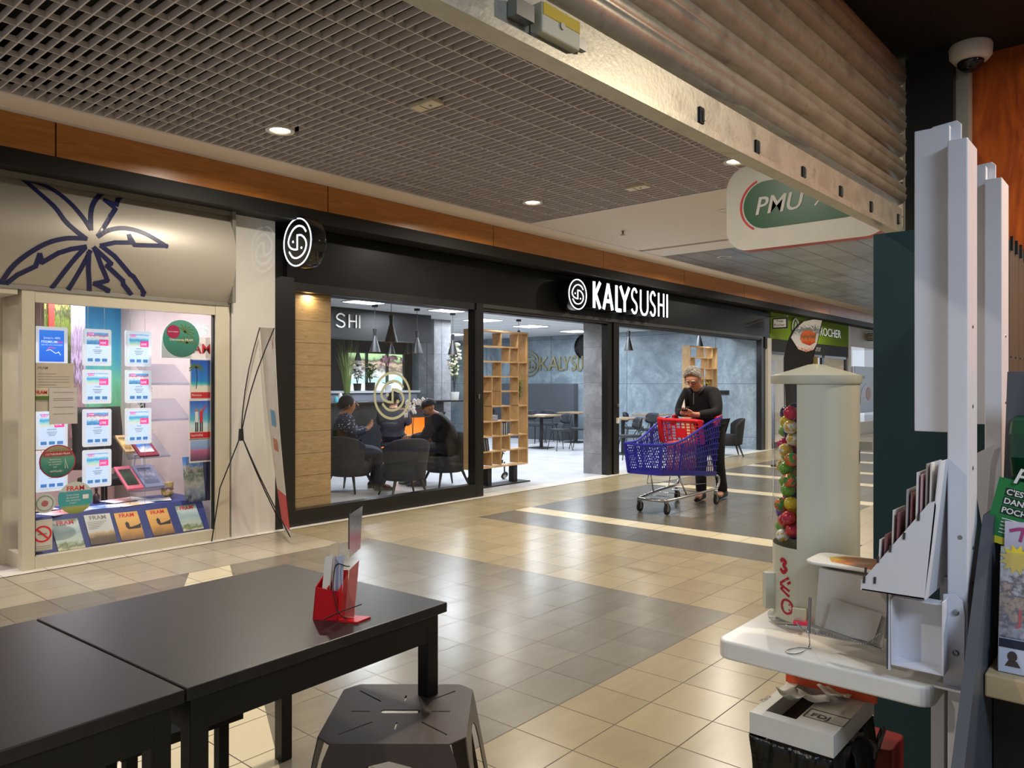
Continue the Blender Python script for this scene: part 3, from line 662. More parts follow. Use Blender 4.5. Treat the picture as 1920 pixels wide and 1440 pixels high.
b=MB(); b.tube([fc(1474,866)*1 if 0 else Vector((fc(1474,800).x,fc(1474,800).y,.0)),fc(1470,700),fc(1470,672),fc(1475,645),fc(1486,620),fc(1501,603),fc(1520,596),fc(1543,599)],.009,6); 
bx=fc(1474,800); b.box(bx.x-.2,bx.y-.2,0,bx.x+.2,bx.y+.2,.03); b.build('pole',[M_rubber],o)
# X banner in front of the white pier
o=thing('x_banner','white and red folding banner stand seen edge-on beside the dark jamb','banner stand',(4.0,6.3,0))
A=V(3.99,6.13,.06); B_=V(4.20,6.58,.06); At=V(3.86,6.19,1.98); Bt=V(4.02,6.70,2.02)
hub=V(3.72,6.52,1.0)
def bl(u,v): 
    p=(A*(1-u)+B_*u)*(1-v)+(At*(1-u)+Bt*u)*v; d=V(-.02,.01,0)*sin(pi*v); return p+d
cuts=[(0,.03,0),(.03,.20,1),(.20,1.0,2)]
b=MB(); nb=(B_-A).cross(V(0,0,1)).normalized()*.003
for v0,v1,mi in cuts:
    for k in range(6):
        a=v0+(v1-v0)*k/6; c=v0+(v1-v0)*(k+1)/6; b.prism([bl(0,a),bl(1,a),bl(1,c),bl(0,c)],nb,mi)
b.build('sheet',[M_white,mat('banner_red','c81e26',.5),mat('banner_cream','cfc8ba',.5)],o)
b=MB(); ux=(B_-A).normalized()
for q,s_,mi,txt in ((.90,.12,0,'KALY'),(.26,.04,1,'SUSHI'),(.12,.05,2,'www')):
    p=bl(.12,q)+nb*1.2; b.text(txt,p,ux,(At-A).normalized(),s_,.001,mi,bold=.01)
for v0,v1,mi in ((.52,.60,3),(.40,.46,4)):
    b.prism([bl(.15,v0)+nb*1.1,bl(.8,v0)+nb*1.1,bl(.8,v1)+nb*1.1,bl(.15,v1)+nb*1.1],nb*.2,mi)
    b.prism([bl(.3,v0)-nb*.3,bl(.7,v0)-nb*.3,bl(.7,v1)-nb*.3,bl(.3,v1)-nb*.3],nb*.2,mi)
b.text('KALY',bl(.15,.9)-nb*.1,ux,(At-A).normalized(),.12,-.001,0,bold=.01)
b.build('print',[M_redprint,M_greyink,M_paper,mat('print_blue','4f8fb4',.5),mat('print_orange','b8683a',.5)],o)
b=MB()
for e,bow in ((At,.10),(Bt,.06),(A,.0),(B_,.0)):
    mid=(hub+e)/2+V(-.04-.0,0.0,.0)*(1 if e.z>1 else .4); b.tube([hub]+[tuple(hub.lerp(e,t)+(mid-(hub+e)/2)*sin(pi*t)) for t in (.2,.4,.6,.8)]+[e],.0055,6)
b.tube([hub,V(3.62,6.72,.5),V(3.56,6.76,.004)],.0055,6); b.build('strut',[M_rubber],o)
b=MB(); b.cyl(hub-V(0,0,.055),hub+V(0,0,.055),.026,.02,10); b.build('hub',[M_rubber],o)
# ================================================================ TRAVEL AGENCY WINDOW
GYp=6.836   # glass face
def gp(px,py,Y=GYp): return onY(px,py,Y)
def disc(b,c,r,mi=0,Y=None,th=.002,n=32,ext=None):
    b.prism([(c[0]+r*cos(2*pi*k/n),c[1],c[2]+r*sin(2*pi*k/n)) for k in range(n)],(0,-th,0),mi)
UX=(1,0,0); UZ=(0,0,1)
ledf=mat('acrylic_edge','dfe8f4',.2,emit=.35,var=0)
P_sea=printm('print_sea',[(.0,'e8dcc0'),(.25,'9fe0e0'),(.45,'2aa0d8'),(.6,'7fc4f0'),(.8,'dff0fb'),(1,'5aa8ee')],4,.18,emit=.5)
P_blue=printm('print_blue_offer',[(.0,'1b5fd6'),(1,'2f7ff0')],3,.2,emit=.6)
P_city=printm('print_city',[(.0,'3c7ab8'),(.3,'6ab0e4'),(.55,'e8f0f8'),(.7,'c87a8a'),(.85,'5a9adf'),(1,'88c4f4')],7,.35,emit=.5)
P_page=mat('lit_page','c0d8fa',.5,emit=.6,var=.02); P_pinkl=mat('pink_price','f04a96',.5,emit=.5)
P_tblue=mat('thumb_blue','4a86cc',.5,emit=.4); 
cols=[(66,127),(155,209),(235,284)]; rows=[(617,686),(693,757),(767,837),(843,913)]
prices=[[None,'399','499','549'],['349','824','678','599'],['389','569','769',None]]
places=['SEYCHELLES','MAJORQUE','ANDALOUSIE','CRETE','TUNISIE','CANARIES','SICILE','MADERE','ANTILLES','MALTE','RHODES','PORTUGAL']
rowname=['top','second','third','bottom']; colname=['left','middle','right']
colx=[ (gp(a,700,7.12).x,gp(b_,700,7.12).x) for a,b_ in cols]
rowz=[]
for r0,r1 in rows:
    a=gp(182,r0,7.12).z; c=gp(182,r1,7.12).z; rowz.append((c,a))
k=0
for ci in range(3):
    for ri in range(4):
        if ci==2 and ri==3: continue
        x0,x1=colx[ci]; z0,z1=rowz[ri]; Y=7.12
        o=thing('light_pocket','lit travel offer in a clear frame, %s of the %s column'%(rowname[ri],colname[ci]) if not (ci==0 and ri==0) else 'lit blue offer in a clear frame, top of the left column','display frame',((x0+x1)/2,Y,z0),'lit travel offers hung behind the agency glass')
        b=MB(); w=x1-x0; h=z1-z0
        b.rbox(0,0,0,w,h,.012,.015); b.xf(Matrix(((1,0,0,x0),(0,0,-1,Y+.012),(0,1,0,z0),(0,0,0,1)))); b.build('frame',[ledf],o)
        ix0,ix1,iz0,iz1=x0+.03,x1-.03,z0+.03,z1-.03
        if ci==0 and ri==0:
            b=MB(); b.box(ix0,Y-.006,iz0,ix1,Y-.001,iz1); b.build('page',[P_blue],o)
            b=MB(); b.text("Jusqu'a -40%",((x0+x1)/2,Y-.006,iz0+.19),UX,UZ,.025,.001,0,.01,align='C'); b.text('PREMIUM',((x0+x1)/2-.02,Y-.006,iz0+.155),UX,UZ,.03,.001,0,.01,align='C'); b.text('DAYS',((x0+x1)/2+.06,Y-.006,iz0+.155),UX,UZ,.024,.001,1,.01,align='C',sx=.8)
            b.text('SEJOURS, VOLS, CROISIERES',((x0+x1)/2,Y-.006,iz0+.135),UX,UZ,.013,.001,0,align='C')
            b.ribbon([(0,.02),(.03,.03),(.07,.0),(.1,.01)],.006,(ix0+.05,Y-.006,iz0+.07),UX,UZ,.001,0); b.ribbon([(0,.03),(.02,.0)],.006,(ix0+.14,Y-.006,iz0+.055),UX,UZ,.001,0); b.ribbon([(0,.0),(.02,.02),(.06,.01)],.005,(ix0+.06,Y-.006,iz0+.1),UX,UZ,.001,1)
            b.build('print',[P_page,P_pinkl],o); continue
        b=MB(); b.box(ix0,Y-.006,iz0,ix1,Y-.001,iz1); b.build('page',[P_page],o)
        H=iz1-iz0; zt=iz1-H*.40
        b=MB(); b.box(ix0,Y-.008,zt,ix1,Y-.006,iz1); b.build('photo',[[P_sea,P_city][(ci+ri)%2]],o)
        b=MB(); b.box(ix0+.01,Y-.010,iz1-.025,ix0+.06,Y-.008,iz1-.005,1); b.text('FRAM',(ix0+.013,Y-.010,iz1-.022),UX,UZ,.018,.001,0,.01)
        pr=prices[ci][ri]
        if pr: b.box(ix1-.075,Y-.010,zt-.008,ix1,Y-.008,zt+.045,1); b.text(pr+'€',(ix1-.071,Y-.010,zt+.005),UX,UZ,.03,.001,0,.01,sx=.85)
        b.text(places[k],((x0+x1)/2,Y-.006,zt-.03),UX,UZ,.014,.001,2,align='C')
        for q in range(3): b.box((x0+x1)/2-.04+.008*q,Y-.0075,zt-.05-.014*q,(x0+x1)/2+.04-.008*q,Y-.006,zt-.047-.014*q,2)
        for q in range(3): b.box(ix0+.008+q*(ix1-ix0)/3,Y-.008,iz0+.008,ix0+(q+.85)*(ix1-ix0)/3,Y-.006,iz0+.035,3)
        b.build('print',[P_page,P_pinkl,M_ink,P_tblue],o); k+=1
for ci,(x0,x1) in enumerate(colx):
    b=MB(); 
    for x in (x0+.05,x1-.05): b.tube([(x,7.140,.375),(x,7.140,2.5)],.0015,5)
    one('hanging_cable',b,[M_steel],'pair of thin steel wires carrying the %s column of lit offers'%colname[ci],'cable','thin wires of the offer display')
# stickers on the glass
def sticker(nm,px,py,R,layers,lab):
    c=gp(px,py); o=thing(nm,lab,'sticker',(c.x,GYp,c.z-R)); return o,c
o,c=sticker('round_sticker',340,635,.125,None,'large round teal sticker with palm leaves and crimson dot, upper right of the window')
b=MB(); disc(b,(c.x,GYp,c.z),.17); b.build('sheet',[printm('teal_round',[(.0,'3a6a5c'),(.5,'3f8a78'),(1,'5a9a86')],3,.2)],o)
b=MB(); disc(b,(c.x-.075,GYp-.002,c.z+.06),.06); b.build('dot',[mat('crimson_print','a01c4c',.5)],o)
b=MB()
for a0,ox,oz in ((.3,.02,-.04),(-.2,.0,.06)):
    for q in range(7):
        a=radians(-10+q*26)+a0; b.ribbon([(0,0),(.05*cos(a),.05*sin(a)-.0),(.10*cos(a),.09*sin(a)-.02)],.009,(c.x+ox+.03,GYp-.002,c.z+oz),UX,UZ,.001,0)
b.text('EN CE MOMENT',(c.x-.075,GYp-.004,c.z+.055),UX,UZ,.013,.0005,1,align='C'); b.text('Decouvrez FRAM',(c.x,GYp-.003,c.z-.02),UX,UZ,.03,.0005,1,align='C',bold=.01)
b.build('print',[mat('leaf_print','5c7438',.5),M_paper],o)
o,c=sticker('round_sticker',108,865,.13,None,'round red-rimmed sticker about catamaran cruises, lower left of the window')
b=MB(); disc(b,(c.x,GYp,c.z),.135,0); b.build('rim',[mat('rim_red','a8283a',.5)],o)
b=MB(); disc(b,(c.x,GYp-.002,c.z),.126); b.build('sheet',[printm('lagoon_round',[(.0,'2f5a50'),(.35,'3f8474'),(.6,'5a9a86'),(.75,'7a6a4a'),(1,'a89a78')],4,.15)],o)
b=MB(); b.box(c.x-.1,GYp-.005,c.z+.045,c.x+.1,GYp-.0035,c.z+.078,1)
b.text('CATAMARAN FRAM',(c.x,GYp-.005,c.z+.052),UX,UZ,.024,.0005,0,.006,align='C',sx=.85)
for i,l in enumerate(('Decouvrez','nos itineraires','en croisiere','aux')): b.text(l,(c.x-.02,GYp-.004,c.z+.012-.02*i),UX,UZ,.018,.0005,0,align='C')
b.text('ANTILLES !',(c.x-.01,GYp-.004,c.z-.085),UX,UZ,.02,.0005,0,.008,align='C'); b.ribbon([(0,0),(.0,.08),(.02,.0)],.004,(c.x+.055,GYp-.004,c.z-.06),UX,UZ,.0008,0)
b.build('print',[M_paper,MC['rim_red']],o)
o,c=sticker('round_sticker',141,933,.13,None,'round grey and turquoise travel sticker overlapping the bottom row of offers')
b=MB(); disc(b,(c.x,GYp-.006,c.z),.132); b.build('sheet',[printm('travel_round',[(.0,'7a8a3c'),(.2,'a8a860'),(.28,'3fa0a0'),(.7,'4a9aa4'),(.72,'c8ccc4'),(1,'c8ccc4')],6,.04)],o)
b=MB(); b.text('FRAM',(c.x,GYp-.0085,c.z+.06),UX,UZ,.055,.0005,1,.015,align='C')
for i,l in enumerate(('il est temps','de reserver','vos vacances','d ete !')): b.text(l,(c.x-.02,GYp-.0085,c.z+.02-.022*i),UX,UZ,.021,.0005,0,align='C')
b.box(c.x+.055,GYp-.009,c.z-.015,c.x+.1,GYp-.0085,c.z+.02,0); b.build('print',[M_paper,M_redprint],o)
o,c=sticker('round_sticker',84,944,.06,None,'small round white sticker with pink emblem left of the turquoise one')
b=MB(); disc(b,(c.x,GYp,c.z),.078); b.build('sheet',[mat('sticker_white','c2c8c0',.5)],o)
b=MB(); b.ribbon([(x*.06,y*.06) for x,y in CIRC[::2]],.008,(c.x,GYp-.002,c.z),UX,UZ,.0008,0,closed=True); disc(b,(c.x,GYp-.002,c.z),.025,1,th=.001); b.build('print',[M_greyink,mat('emblem_pink','b0606a',.5)],o)
def sheet(nm,px0,py0,px1,py1,lab,m,cat='notice',lines=None,dy=0,rules=0):
    a=gp(px0,py0,GYp-dy); c=gp(px1,py1,GYp-dy); Y=GYp-dy
    o=thing(nm,lab,cat,((a.x+c.x)/2,Y,c.z)); b=MB(); b.box(a.x,Y-.002,c.z,c.x,Y,a.z); b.build('sheet',[m],o)
    return o,a,c
o,a,c=sheet('paper_notice',63,680,138,770,'cream letter with many lines taped to the upper left of the window',mat('letter_paper','c2b6a2',.6))
b=MB(); b.text('FRAM',(a.x+.03,GYp-.003,a.z-.05),UX,UZ,.03,.0005,0,.01)
for q in range(11): b.box(a.x+.03,GYp-.003,a.z-.09-.022*q,c.x-.03-(.1 if q%4==0 else 0),GYp-.002,a.z-.086-.022*q)
b.build('print',[M_greyink],o)
o,a,c=sheet('label_card',61,727,92,749,'small cream label with red word and green foot, left edge of the window',mat('label_cream','cfc4a8',.5),'label',dy=.005)
b=MB(); b.box(a.x,GYp-.009,c.z,c.x,GYp-.007,c.z+.028,1); b.text('FRAM',((a.x+c.x)/2,GYp-.009,c.z+.045),UX,UZ,.04,.0005,0,.015,align='C',sx=.9); b.build('print',[M_redprint,mat('label_green','55702a',.5)],o)
o,a,c=sheet('paper_notice',92,727,145,794,'plain grey-white notice with sparse lines, overlapping the cream letter',mat('notice_paper','c6beb6',.6),dy=.01)
b=MB()
for q in (.04,.09,.105,.16,.215): b.box(a.x+.03,GYp-.0135,a.z-q,c.x-.03,GYp-.012,a.z-q+.004)
b.build('print',[M_greyink],o)
o,a,c=sheet('no_smoking_sign',61,977,98,1030,'white no smoking sign with red ring, bottom left of the window',mat('sign_paper','cdc4b6',.6),'sign')
cx_,cz_=(a.x+c.x)/2,(a.z+c.z)/2+.01; b=MB(); b.ribbon([(x*.06,y*.06) for x,y in CIRC[::2]],.014,(cx_,GYp-.002,cz_),UX,UZ,.001,0,closed=True); b.ribbon([(-.045,.045),(.045,-.045)],.014,(cx_,GYp-.0035,cz_),UX,UZ,.001,0)
b.box(cx_-.035,GYp-.0033,cz_-.006,cx_+.03,GYp-.002,cz_+.006,1)
for q in (.10,.115,.13): b.box(cx_-.06,GYp-.003,cz_-q,cx_+.06,GYp-.002,cz_-q+.004,1)
b.build('print',[M_redprint,M_greyink],o)
b=MB(); a=gp(391,608); b.text('as',(a.x,GYp+.006,a.z-.09),(-1,0,0),UZ,.17,.002,0,.03)
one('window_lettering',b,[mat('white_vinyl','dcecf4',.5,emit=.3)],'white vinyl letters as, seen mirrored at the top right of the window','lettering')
# brochure board at the foot of the window
o=thing('display_plinth','low navy blue sloping display board along the foot of the agency window','display stand',(2.9,6.98,.0))
b=MB(); b.prism([(2.17,6.89,.10),(2.17,7.06,.37),(2.17,7.60,.37),(2.17,7.60,.0),(2.17,6.89,.0)],(1.44,0,0)); b.build('body',[mat('navy_board','26387e',.5)],o)
upv=V(0,.17,.27).normalized(); nrm=V(1,0,0).cross(upv)   # toward viewer and up
def onboard(px,py):
    a=ray(px,py); P0=V(0,6.89,.10); d=V(a[0],a[1],a[2]); C0=V(0,0,CAMH); t=(P0-C0).dot(nrm)/d.dot(nrm); return C0+d*t
cov_beach=printm('cover_beach',[(.0,'cfd2b0'),(.15,'6a7a48'),(.3,'b8c8bc'),(.6,'9ab8bc'),(.8,'c8d8d4'),(1,'6a7a58')],4,.25)
cov_sun=printm('cover_sunset',[(.0,'6a5240'),(.15,'9a7448'),(.4,'d8a058'),(.8,'e8b868'),(1,'e0a850')],3,.12)
cov_text=printm('cover_agenda',[(.0,'4a4438'),(.25,'6a5644'),(.38,'c8b088'),(.45,'d0d2cc'),(1,'d4d8d4')],5,.08)
specs=[((109,1034),(160,1027),cov_beach,'white and sage beach magazine, nearest the no smoking sign','FRAM',M_redprint),
 ((171,1023),(220,1017),cov_text,'pale magazine with lines of text and a dark market scene, second on the blue board','FRAM',M_greyink),
 ((228,1015),(272,1009),cov_sun,'orange sunset magazine with a boatman, third on the blue board','FRAM',M_redprint),
 ((288,1006),(328,1000),cov_sun,'orange sunset magazine with a boatman, fourth on the blue board','FRAM',M_redprint),
 ((344,997),(382,991),cov_beach,'white and sage beach magazine, at the right end of the blue board','FRAM',M_redprint)]
for (p0,p1,m,lab,tx,mi_) in specs:
    a=onboard(*p0); c=onboard(*p1); ux=(c-a).normalized(); uy=nrm.cross(ux).normalized(); w=(c-a).length; h=w*1.33
    tilt=Matrix.Rotation(.06,3,nrm); uy=tilt@uy
    o=thing('magazine',lab,'magazine',tuple(a),'magazines on the blue board')
    b=MB(); b.prism([a+nrm*.001,c+nrm*.001,c+uy*h+nrm*.001,a+uy*h+nrm*.001],nrm*.006); b.build('cover',[m],o)
    b=MB(); b.text(tx,a+ux*w*.5+uy*h*.82+nrm*.0075,ux,uy,w*.26,.0005,0,.02,align='C')
    if m is cov_sun:
        q=lambda x,y:a+ux*w*x+uy*h*y+nrm*.0078
        b.prism([q(.32,.5),q(.42,.38),q(.95,.38),q(1,.55),q(.85,.5),q(.55,.45),q(.42,.47)],nrm*.0004,1); b.prism([q(.36,.46),q(.34,.6),q(.42,.66),q(.5,.6),q(.5,.46)],nrm*.0005,1)
    if m is cov_text:
        for k_ in range(5): b.prism([a+ux*w*.06+uy*h*(.74-.055*k_)+nrm*.0076,a+ux*w*(.8-.1*k_)+uy*h*(.74-.055*k_)+nrm*.0076,a+ux*w*(.8-.1*k_)+uy*h*(.755-.055*k_)+nrm*.0076,a+ux*w*.06+uy*h*(.755-.055*k_)+nrm*.0076],nrm*.0004,0)
    b.build('print',[mi_,M_ink],o)
# papers spread on top of the plinth
rnd=random.Random(4)
prm=[printm('paper_print_%d'%i,[(.2,'dfe6f2'),(.5,c_),(.8,'f0f0f0')],5,.4,axis=0) for i,c_ in enumerate(('c86a6a','5a8ac8','d8b070','7aa0c0','e89a8a'))]
for i,(x,y,r_,w) in enumerate([(2.45,7.20,.3,.34),(2.75,7.22,-.2,.3),(3.02,7.18,.15,.3),(3.25,7.25,-.35,.28),(3.05,7.45,.2,.34),(2.3,7.42,.1,.3)]):
    b=MB(); b.box(-w/2,-w*.36,0,w/2,w*.36,.002); b.xf(Matrix.Translation((x,y,.3708+.0022*i))@Matrix.Rotation(r_,4,'Z'))
    one('printed_leaflet',b,[prm[i%5]],['coral printed leaflet at the left of the plinth top','blue printed leaflet beside the coral one on the plinth top','sandy printed leaflet in the middle of the plinth top','pale blue printed leaflet at the right of the plinth top','salmon printed leaflet lying at the back of the plinth top','coral and white leaflet at the back left of the plinth'][i],'leaflet','leaflets on the plinth top')
o=thing('glass_bottle','small dark glass bottle on the plinth behind the leaflets','bottle',(2.83,7.5,.371)); b=MB(); b.lathe([(0.001,0),(.028,.0),(.03,.01),(.03,.07),(.012,.09),(.012,.12),(0.001,.12)],(2.83,7.5,.371),16); b.build('body',[mat('bottle_glass','3a2c2a',.1)],o,40); b=MB(); b.cyl((2.83,7.5,.491),(2.83,7.5,.51),.014); b.build('cap',[M_black],o)
b=MB(); b.sph((2.68,7.4,.405),.036,14,9)
for k_ in range(8): b.ribbon([(.036*cos(q_),.036*sin(q_)) for q_ in [2*pi*j/12 for j in range(12)]],.005,(2.68,7.4,.405),(cos(k_*.4),sin(k_*.4),0),(0,0,1),.002,0,closed=True)
one('wicker_ball',b,[mat('wicker','8a7c58',.7,bump=.3)],'small wicker ball beside the dark bottle','ornament')
# right side: poster strip, mountain board
strip=[((358,675),(397,746),printm('poster_beach',[(.0,'e8e4d4'),(.3,'f0ead8'),(.36,'40c0c0'),(.45,'2a86d0'),(1,'2458c0')],4,.08),'beach poster with palm and red foot, top of the poster column','Reunion'),
 ((356,752),(397,820),printm('poster_couple',[(.0,'e4e0d0'),(.35,'d8f0f0'),(.5,'5ac0d8'),(.7,'5a9ae0'),(1,'2a5cc0')],4,.1),'poster of a couple in red and white, middle of the poster column','Seychelles'),
 ((357,826),(397,862),printm('poster_canyon',[(.0,'4a3a5a'),(.3,'9a5a80'),(.5,'c86a90'),(.62,'8aa8d8'),(1,'a8c0e8')],5,.12),'small violet rock poster, bottom of the poster column','')]
for (p0,p1,m,lab,tx) in strip:
    Y=6.95; a=onY(*p0,Y); c=onY(*p1,Y)
    o=thing('travel_poster',lab,'poster',((a.x+c.x)/2,Y,c.z),'small posters at the right of the window'); b=MB(); b.box(a.x-.01,Y,c.z-.015,c.x,Y+.004,a.z+.01,0); b.build('sheet',[M_paper],o)
    b=MB(); b.box(a.x,Y-.002,c.z,c.x,Y,a.z); b.build('photo',[m],o)
    b=MB()
    if tx: b.box(a.x,Y-.004,c.z,c.x,Y-.002,c.z+.055,0); b.text(tx,(a.x+.01,Y-.004,c.z+.02),UX,UZ,.028,.0005,1,.006)
    if 'couple' in lab:
        for dx,mm in ((.05,1),(.095,0)): b.box(a.x+dx,Y-.004,c.z+.15,a.x+dx+.03,Y-.002,c.z+.25,mm); b.box(a.x+dx,Y-.004,c.z+.06,a.x+dx+.012,Y-.002,c.z+.15,2); b.box(a.x+dx+.018,Y-.004,c.z+.06,a.x+dx+.03,Y-.002,c.z+.15,2); disc(b,(a.x+dx+.015,Y-.002,c.z+.265),.014,3)
        b.ribbon([(.11,.23),(.16,.31)],.01,(a.x,Y-.002,c.z),UX,UZ,.001,0)
    if 'beach' in lab:
        for q in range(9): an=radians(-20+27*q); b.ribbon([(0,0),(.04*cos(an),.035*sin(an)),(.07*cos(an),.05*sin(an)-.02)],.010,(a.x+.05,Y-.002,a.z-.07),UX,UZ,.001,4)
        b.ribbon([(0,0),(.01,.1),(0,.2)],.007,(a.x+.05,Y-.002,a.z-.27),UX,UZ,.001,2)
    if b.v: b.build('print',[M_redprint,M_paper,M_ink,MC['poster_skin'],MC['leaf_print']],o)
Y=7.0; a=onY(372,632,Y); c=onY(397,673,Y); o=thing('lettered_board','white upper panel with large red letters above the beach poster','sign',((a.x+c.x)/2,Y,c.z)); b=MB(); b.box(a.x-.35,Y,c.z,c.x,Y+.02,a.z); b.build('board',[mat('panel_lit','e4dcd8',.5,emit=.2)],o); b=MB(); b.text('FRAM',(c.x-.01,Y-.001,c.z+.05),UX,UZ,.13,.001,0,.02,align='R'); b.build('lettering',[M_redprint],o)
Y=6.97; a=onY(348,858,Y); c=onY(391,938,Y)
b=MB(); b.prism([(a.x,Y,c.z),(c.x-.03,Y,c.z),(c.x-.03,Y+.06,a.z),(a.x,Y+.06,a.z)],(0,.01,0)); b.box(c.x-.03,Y+.0,c.z,c.x+.05,Y+.08,a.z-.03,1)
one('mountain_poster',b,[printm('poster_mountain',[(.0,'1c2c4e'),(.2,'7a8a9a'),(.4,'a8a89e'),(.6,'5a6a68'),(.75,'c2c0b4'),(.85,'6aa0e0'),(1,'4a86d8')],7,.3),M_navy],'propped poster of a mountain and its lake reflection, at the right foot of the window','poster')
# sloping acrylic shelves with catalogues against the right wall
def shelf(px0,py0,px1,py1,lab,books,X=None):
    a=onY(px0,py0,7.25); 
    o=thing('acrylic_shelf',lab,'shelf',tuple(a),'sloping acrylic shelves')
    w=.30; d=.34; u=V(.62,.78,0); 
    def q(s,t,h=0): return a+V(s*w,t*d,t*.20)+V(0,-.2*h,h)
    b=MB(); b.prism([q(0,0),q(1.3,0),q(1.3,1),q(0,1)],V(0,-.002,.008)); b.prism([q(0,0),q(1.3,0),q(1.3,0,.02),q(0,0,.02)],V(0,-.006,0)); b.build('tray',[glass('acrylic',(.85,.87,.93),.1,1.6)],o)
    b=MB(); b.box(a.x+.36,7.5,.4,a.x+.40,7.54,2.3); 
    return q
q=shelf(240,862,330,830,'sloping acrylic shelf with a wine red catalogue, beside the bottom right offers',0)
def catalog(q,s0,s1,t0,t1,h,m,m2,lab):
    P=[q(s0,t0,h),q(s1,t0,h),q(s1,t1,h),q(s0,t1,h)]; o=thing('catalogue',lab,'catalogue',tuple(P[0]),'catalogues on the acrylic shelves'); n_=V(0,-.25,1).normalized()
    b=MB(); b.prism(P,n_*.018); b.build('pages',[m],o)
    c_=(P[0]+P[1]+P[2]+P[3])/4; b=MB(); b.prism([c_+(p-c_)*.72+n_*.0185 for p in P],n_*.001); b.build('cover_photo',[m2],o)
M_wine=mat('wine_cover','7a1c34',.4); cs=printm('cover_sea',[(.0,'e8e0d0'),(.4,'2a5a9a'),(.7,'5a9ad8'),(1,'e0e8f0')],3,.3)
catalog(q,.35,.95,.0,.98,.012,M_wine,cs,'wine red catalogue with a blue sea picture on the upper sloping shelf')
catalog(q,.02,.3,.2,.9,.012,mat('tan_cover','b09060',.5),printm('cover_tan',[(.2,'8a6a3a'),(.6,'d8b868'),(.9,'6a5230')],5,.4),'tan patterned catalogue at the left of the upper sloping shelf')
q=shelf(240,925,330,890,'lowest sloping acrylic shelf with pink and blue catalogues above the plinth',0)
catalog(q,.0,.5,.05,.95,.012,mat('pink_cover','d8687c',.5),printm('cover_dark',[(.2,'1c2c24'),(.6,'3c5a40'),(.9,'1a2420')],4,.4),'pink bordered catalogue with a dark green picture on the lowest shelf')
catalog(q,.55,1.15,.05,.95,.012,mat('slate_cover','8a94b4',.5),printm('cover_slate',[(.2,'5a6a8a'),(.6,'b0b8d0'),(.9,'3a4a6a')],4,.4),'slate blue catalogue beside the pink one on the lowest shelf')
q=shelf(282,790,330,770,'empty sloping acrylic shelf beside the third row of offers',0)
q=shelf(282,722,330,705,'highest sloping acrylic shelf beside the second row of offers',0)
b=MB(); r_=random.Random(2)
for k_ in range(26):
    a=r_.uniform(0,6.28); b.sph((3.42+.035*cos(a),7.35+.03*sin(a),.44+r_.uniform(-.05,.07)),(.025,.016,.02),8,5)
one('shell_cluster',b,[mat('shell_cream','d8b878',.5)],'cluster of cream shells at the right of the lowest shelf','ornament')
b=MB(); r_=random.Random(5)
b.tube([(3.28,7.55,1.05),(3.29,7.54,1.35),(3.27,7.55,1.6)],.006,5)
for k_ in range(60):
    z=r_.uniform(1.0,1.6); a=r_.uniform(0,6.28); c_=V(3.28+.05*cos(a),7.55+.05*sin(a),z); d_=V(cos(a),sin(a),-.6).normalized()*.035; s_=V(-sin(a),cos(a),0)*.014
    b.prism([c_-d_,c_+s_,c_+d_,c_-s_],V(0,0,.002),1)
one('hanging_ivy',b,[M_ink,mat('ivy_leaf','4f7a34',.6)],'trailing green ivy spray beside the acrylic shelves','plant')
# things deeper in the agency
def mural(nm,px0,px1,py0,py1,Y,m,lab):
    a=onY(px0,py0,Y); c=onY(px1,py1,Y); b=MB(); b.box(a.x,Y,c.z,c.x,Y+.02,2.49); return one(nm,b,[m],lab,'mural')
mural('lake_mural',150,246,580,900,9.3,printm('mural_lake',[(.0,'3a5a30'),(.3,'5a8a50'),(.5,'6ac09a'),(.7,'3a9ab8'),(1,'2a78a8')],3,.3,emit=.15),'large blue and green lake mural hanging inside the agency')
mural('trunk_mural',128,160,580,820,8.9,printm('mural_trunk',[(.0,'7a5a5a'),(.25,'a8888a'),(.4,'5a4a4e'),(.5,'b8a8c8'),(.65,'7a6a78'),(.8,'a8a0c4'),(1,'8aa0d8')],9,.45),'narrow lilac tree trunk mural left of the lake mural')
mural('leaf_mural',83,133,575,690,8.6,printm('mural_leaf',[(.2,'2a3a1c'),(.5,'6a7a2c'),(.7,'22261c'),(.9,'b0a850')],12,.5),'dark leafy panel at the top left inside the agency')
mural('mural_strip',92,102,575,640,8.55,mat('red_strip','d8382c',.5),'narrow bright red strip in front of the dark leafy panel')
o=thing('office_chair','black mesh office chair with grey arms behind the lit offers','chair',(2.95,8.4,0))
b=MB(); b.grid(lambda u,v:(2.86+.48*u+.02*sin(v*3),8.1+.10*(2*u-1)**2+.05*v,.62+.62*v),8,8); b.xf(Matrix.Identity(4)); ch=b.build('backrest',[M_blackmat],o,True); ch.modifiers.new('s','SOLIDIFY').thickness=.03
b=MB(); b.rbox(2.85,7.75,.48,3.35,8.12,.56,.12); bevel(b.build('seat',[M_blackmat],o),.02)
b=MB(); b.tube([(3.38,8.05,.52),(3.4,8.03,.74),(3.4,7.85,.76),(3.38,7.8,.6)],.013,8); b.build('armrest',[mat('grey_arm','b8b4b8',.4)],o)
b=MB(); b.cyl((3.1,8.02,.08),(3.1,8.02,.48),.03)
for k_ in range(5): a=2*pi*k_/5+.3; b.tube([(3.1,8.02,.12),(3.1+.28*cos(a),8.02+.28*sin(a),.05)],.018,6); b.sph((3.1+.28*cos(a),8.02+.28*sin(a),.03),.028,8,6)
b.build('star_base',[M_blackmat],o)
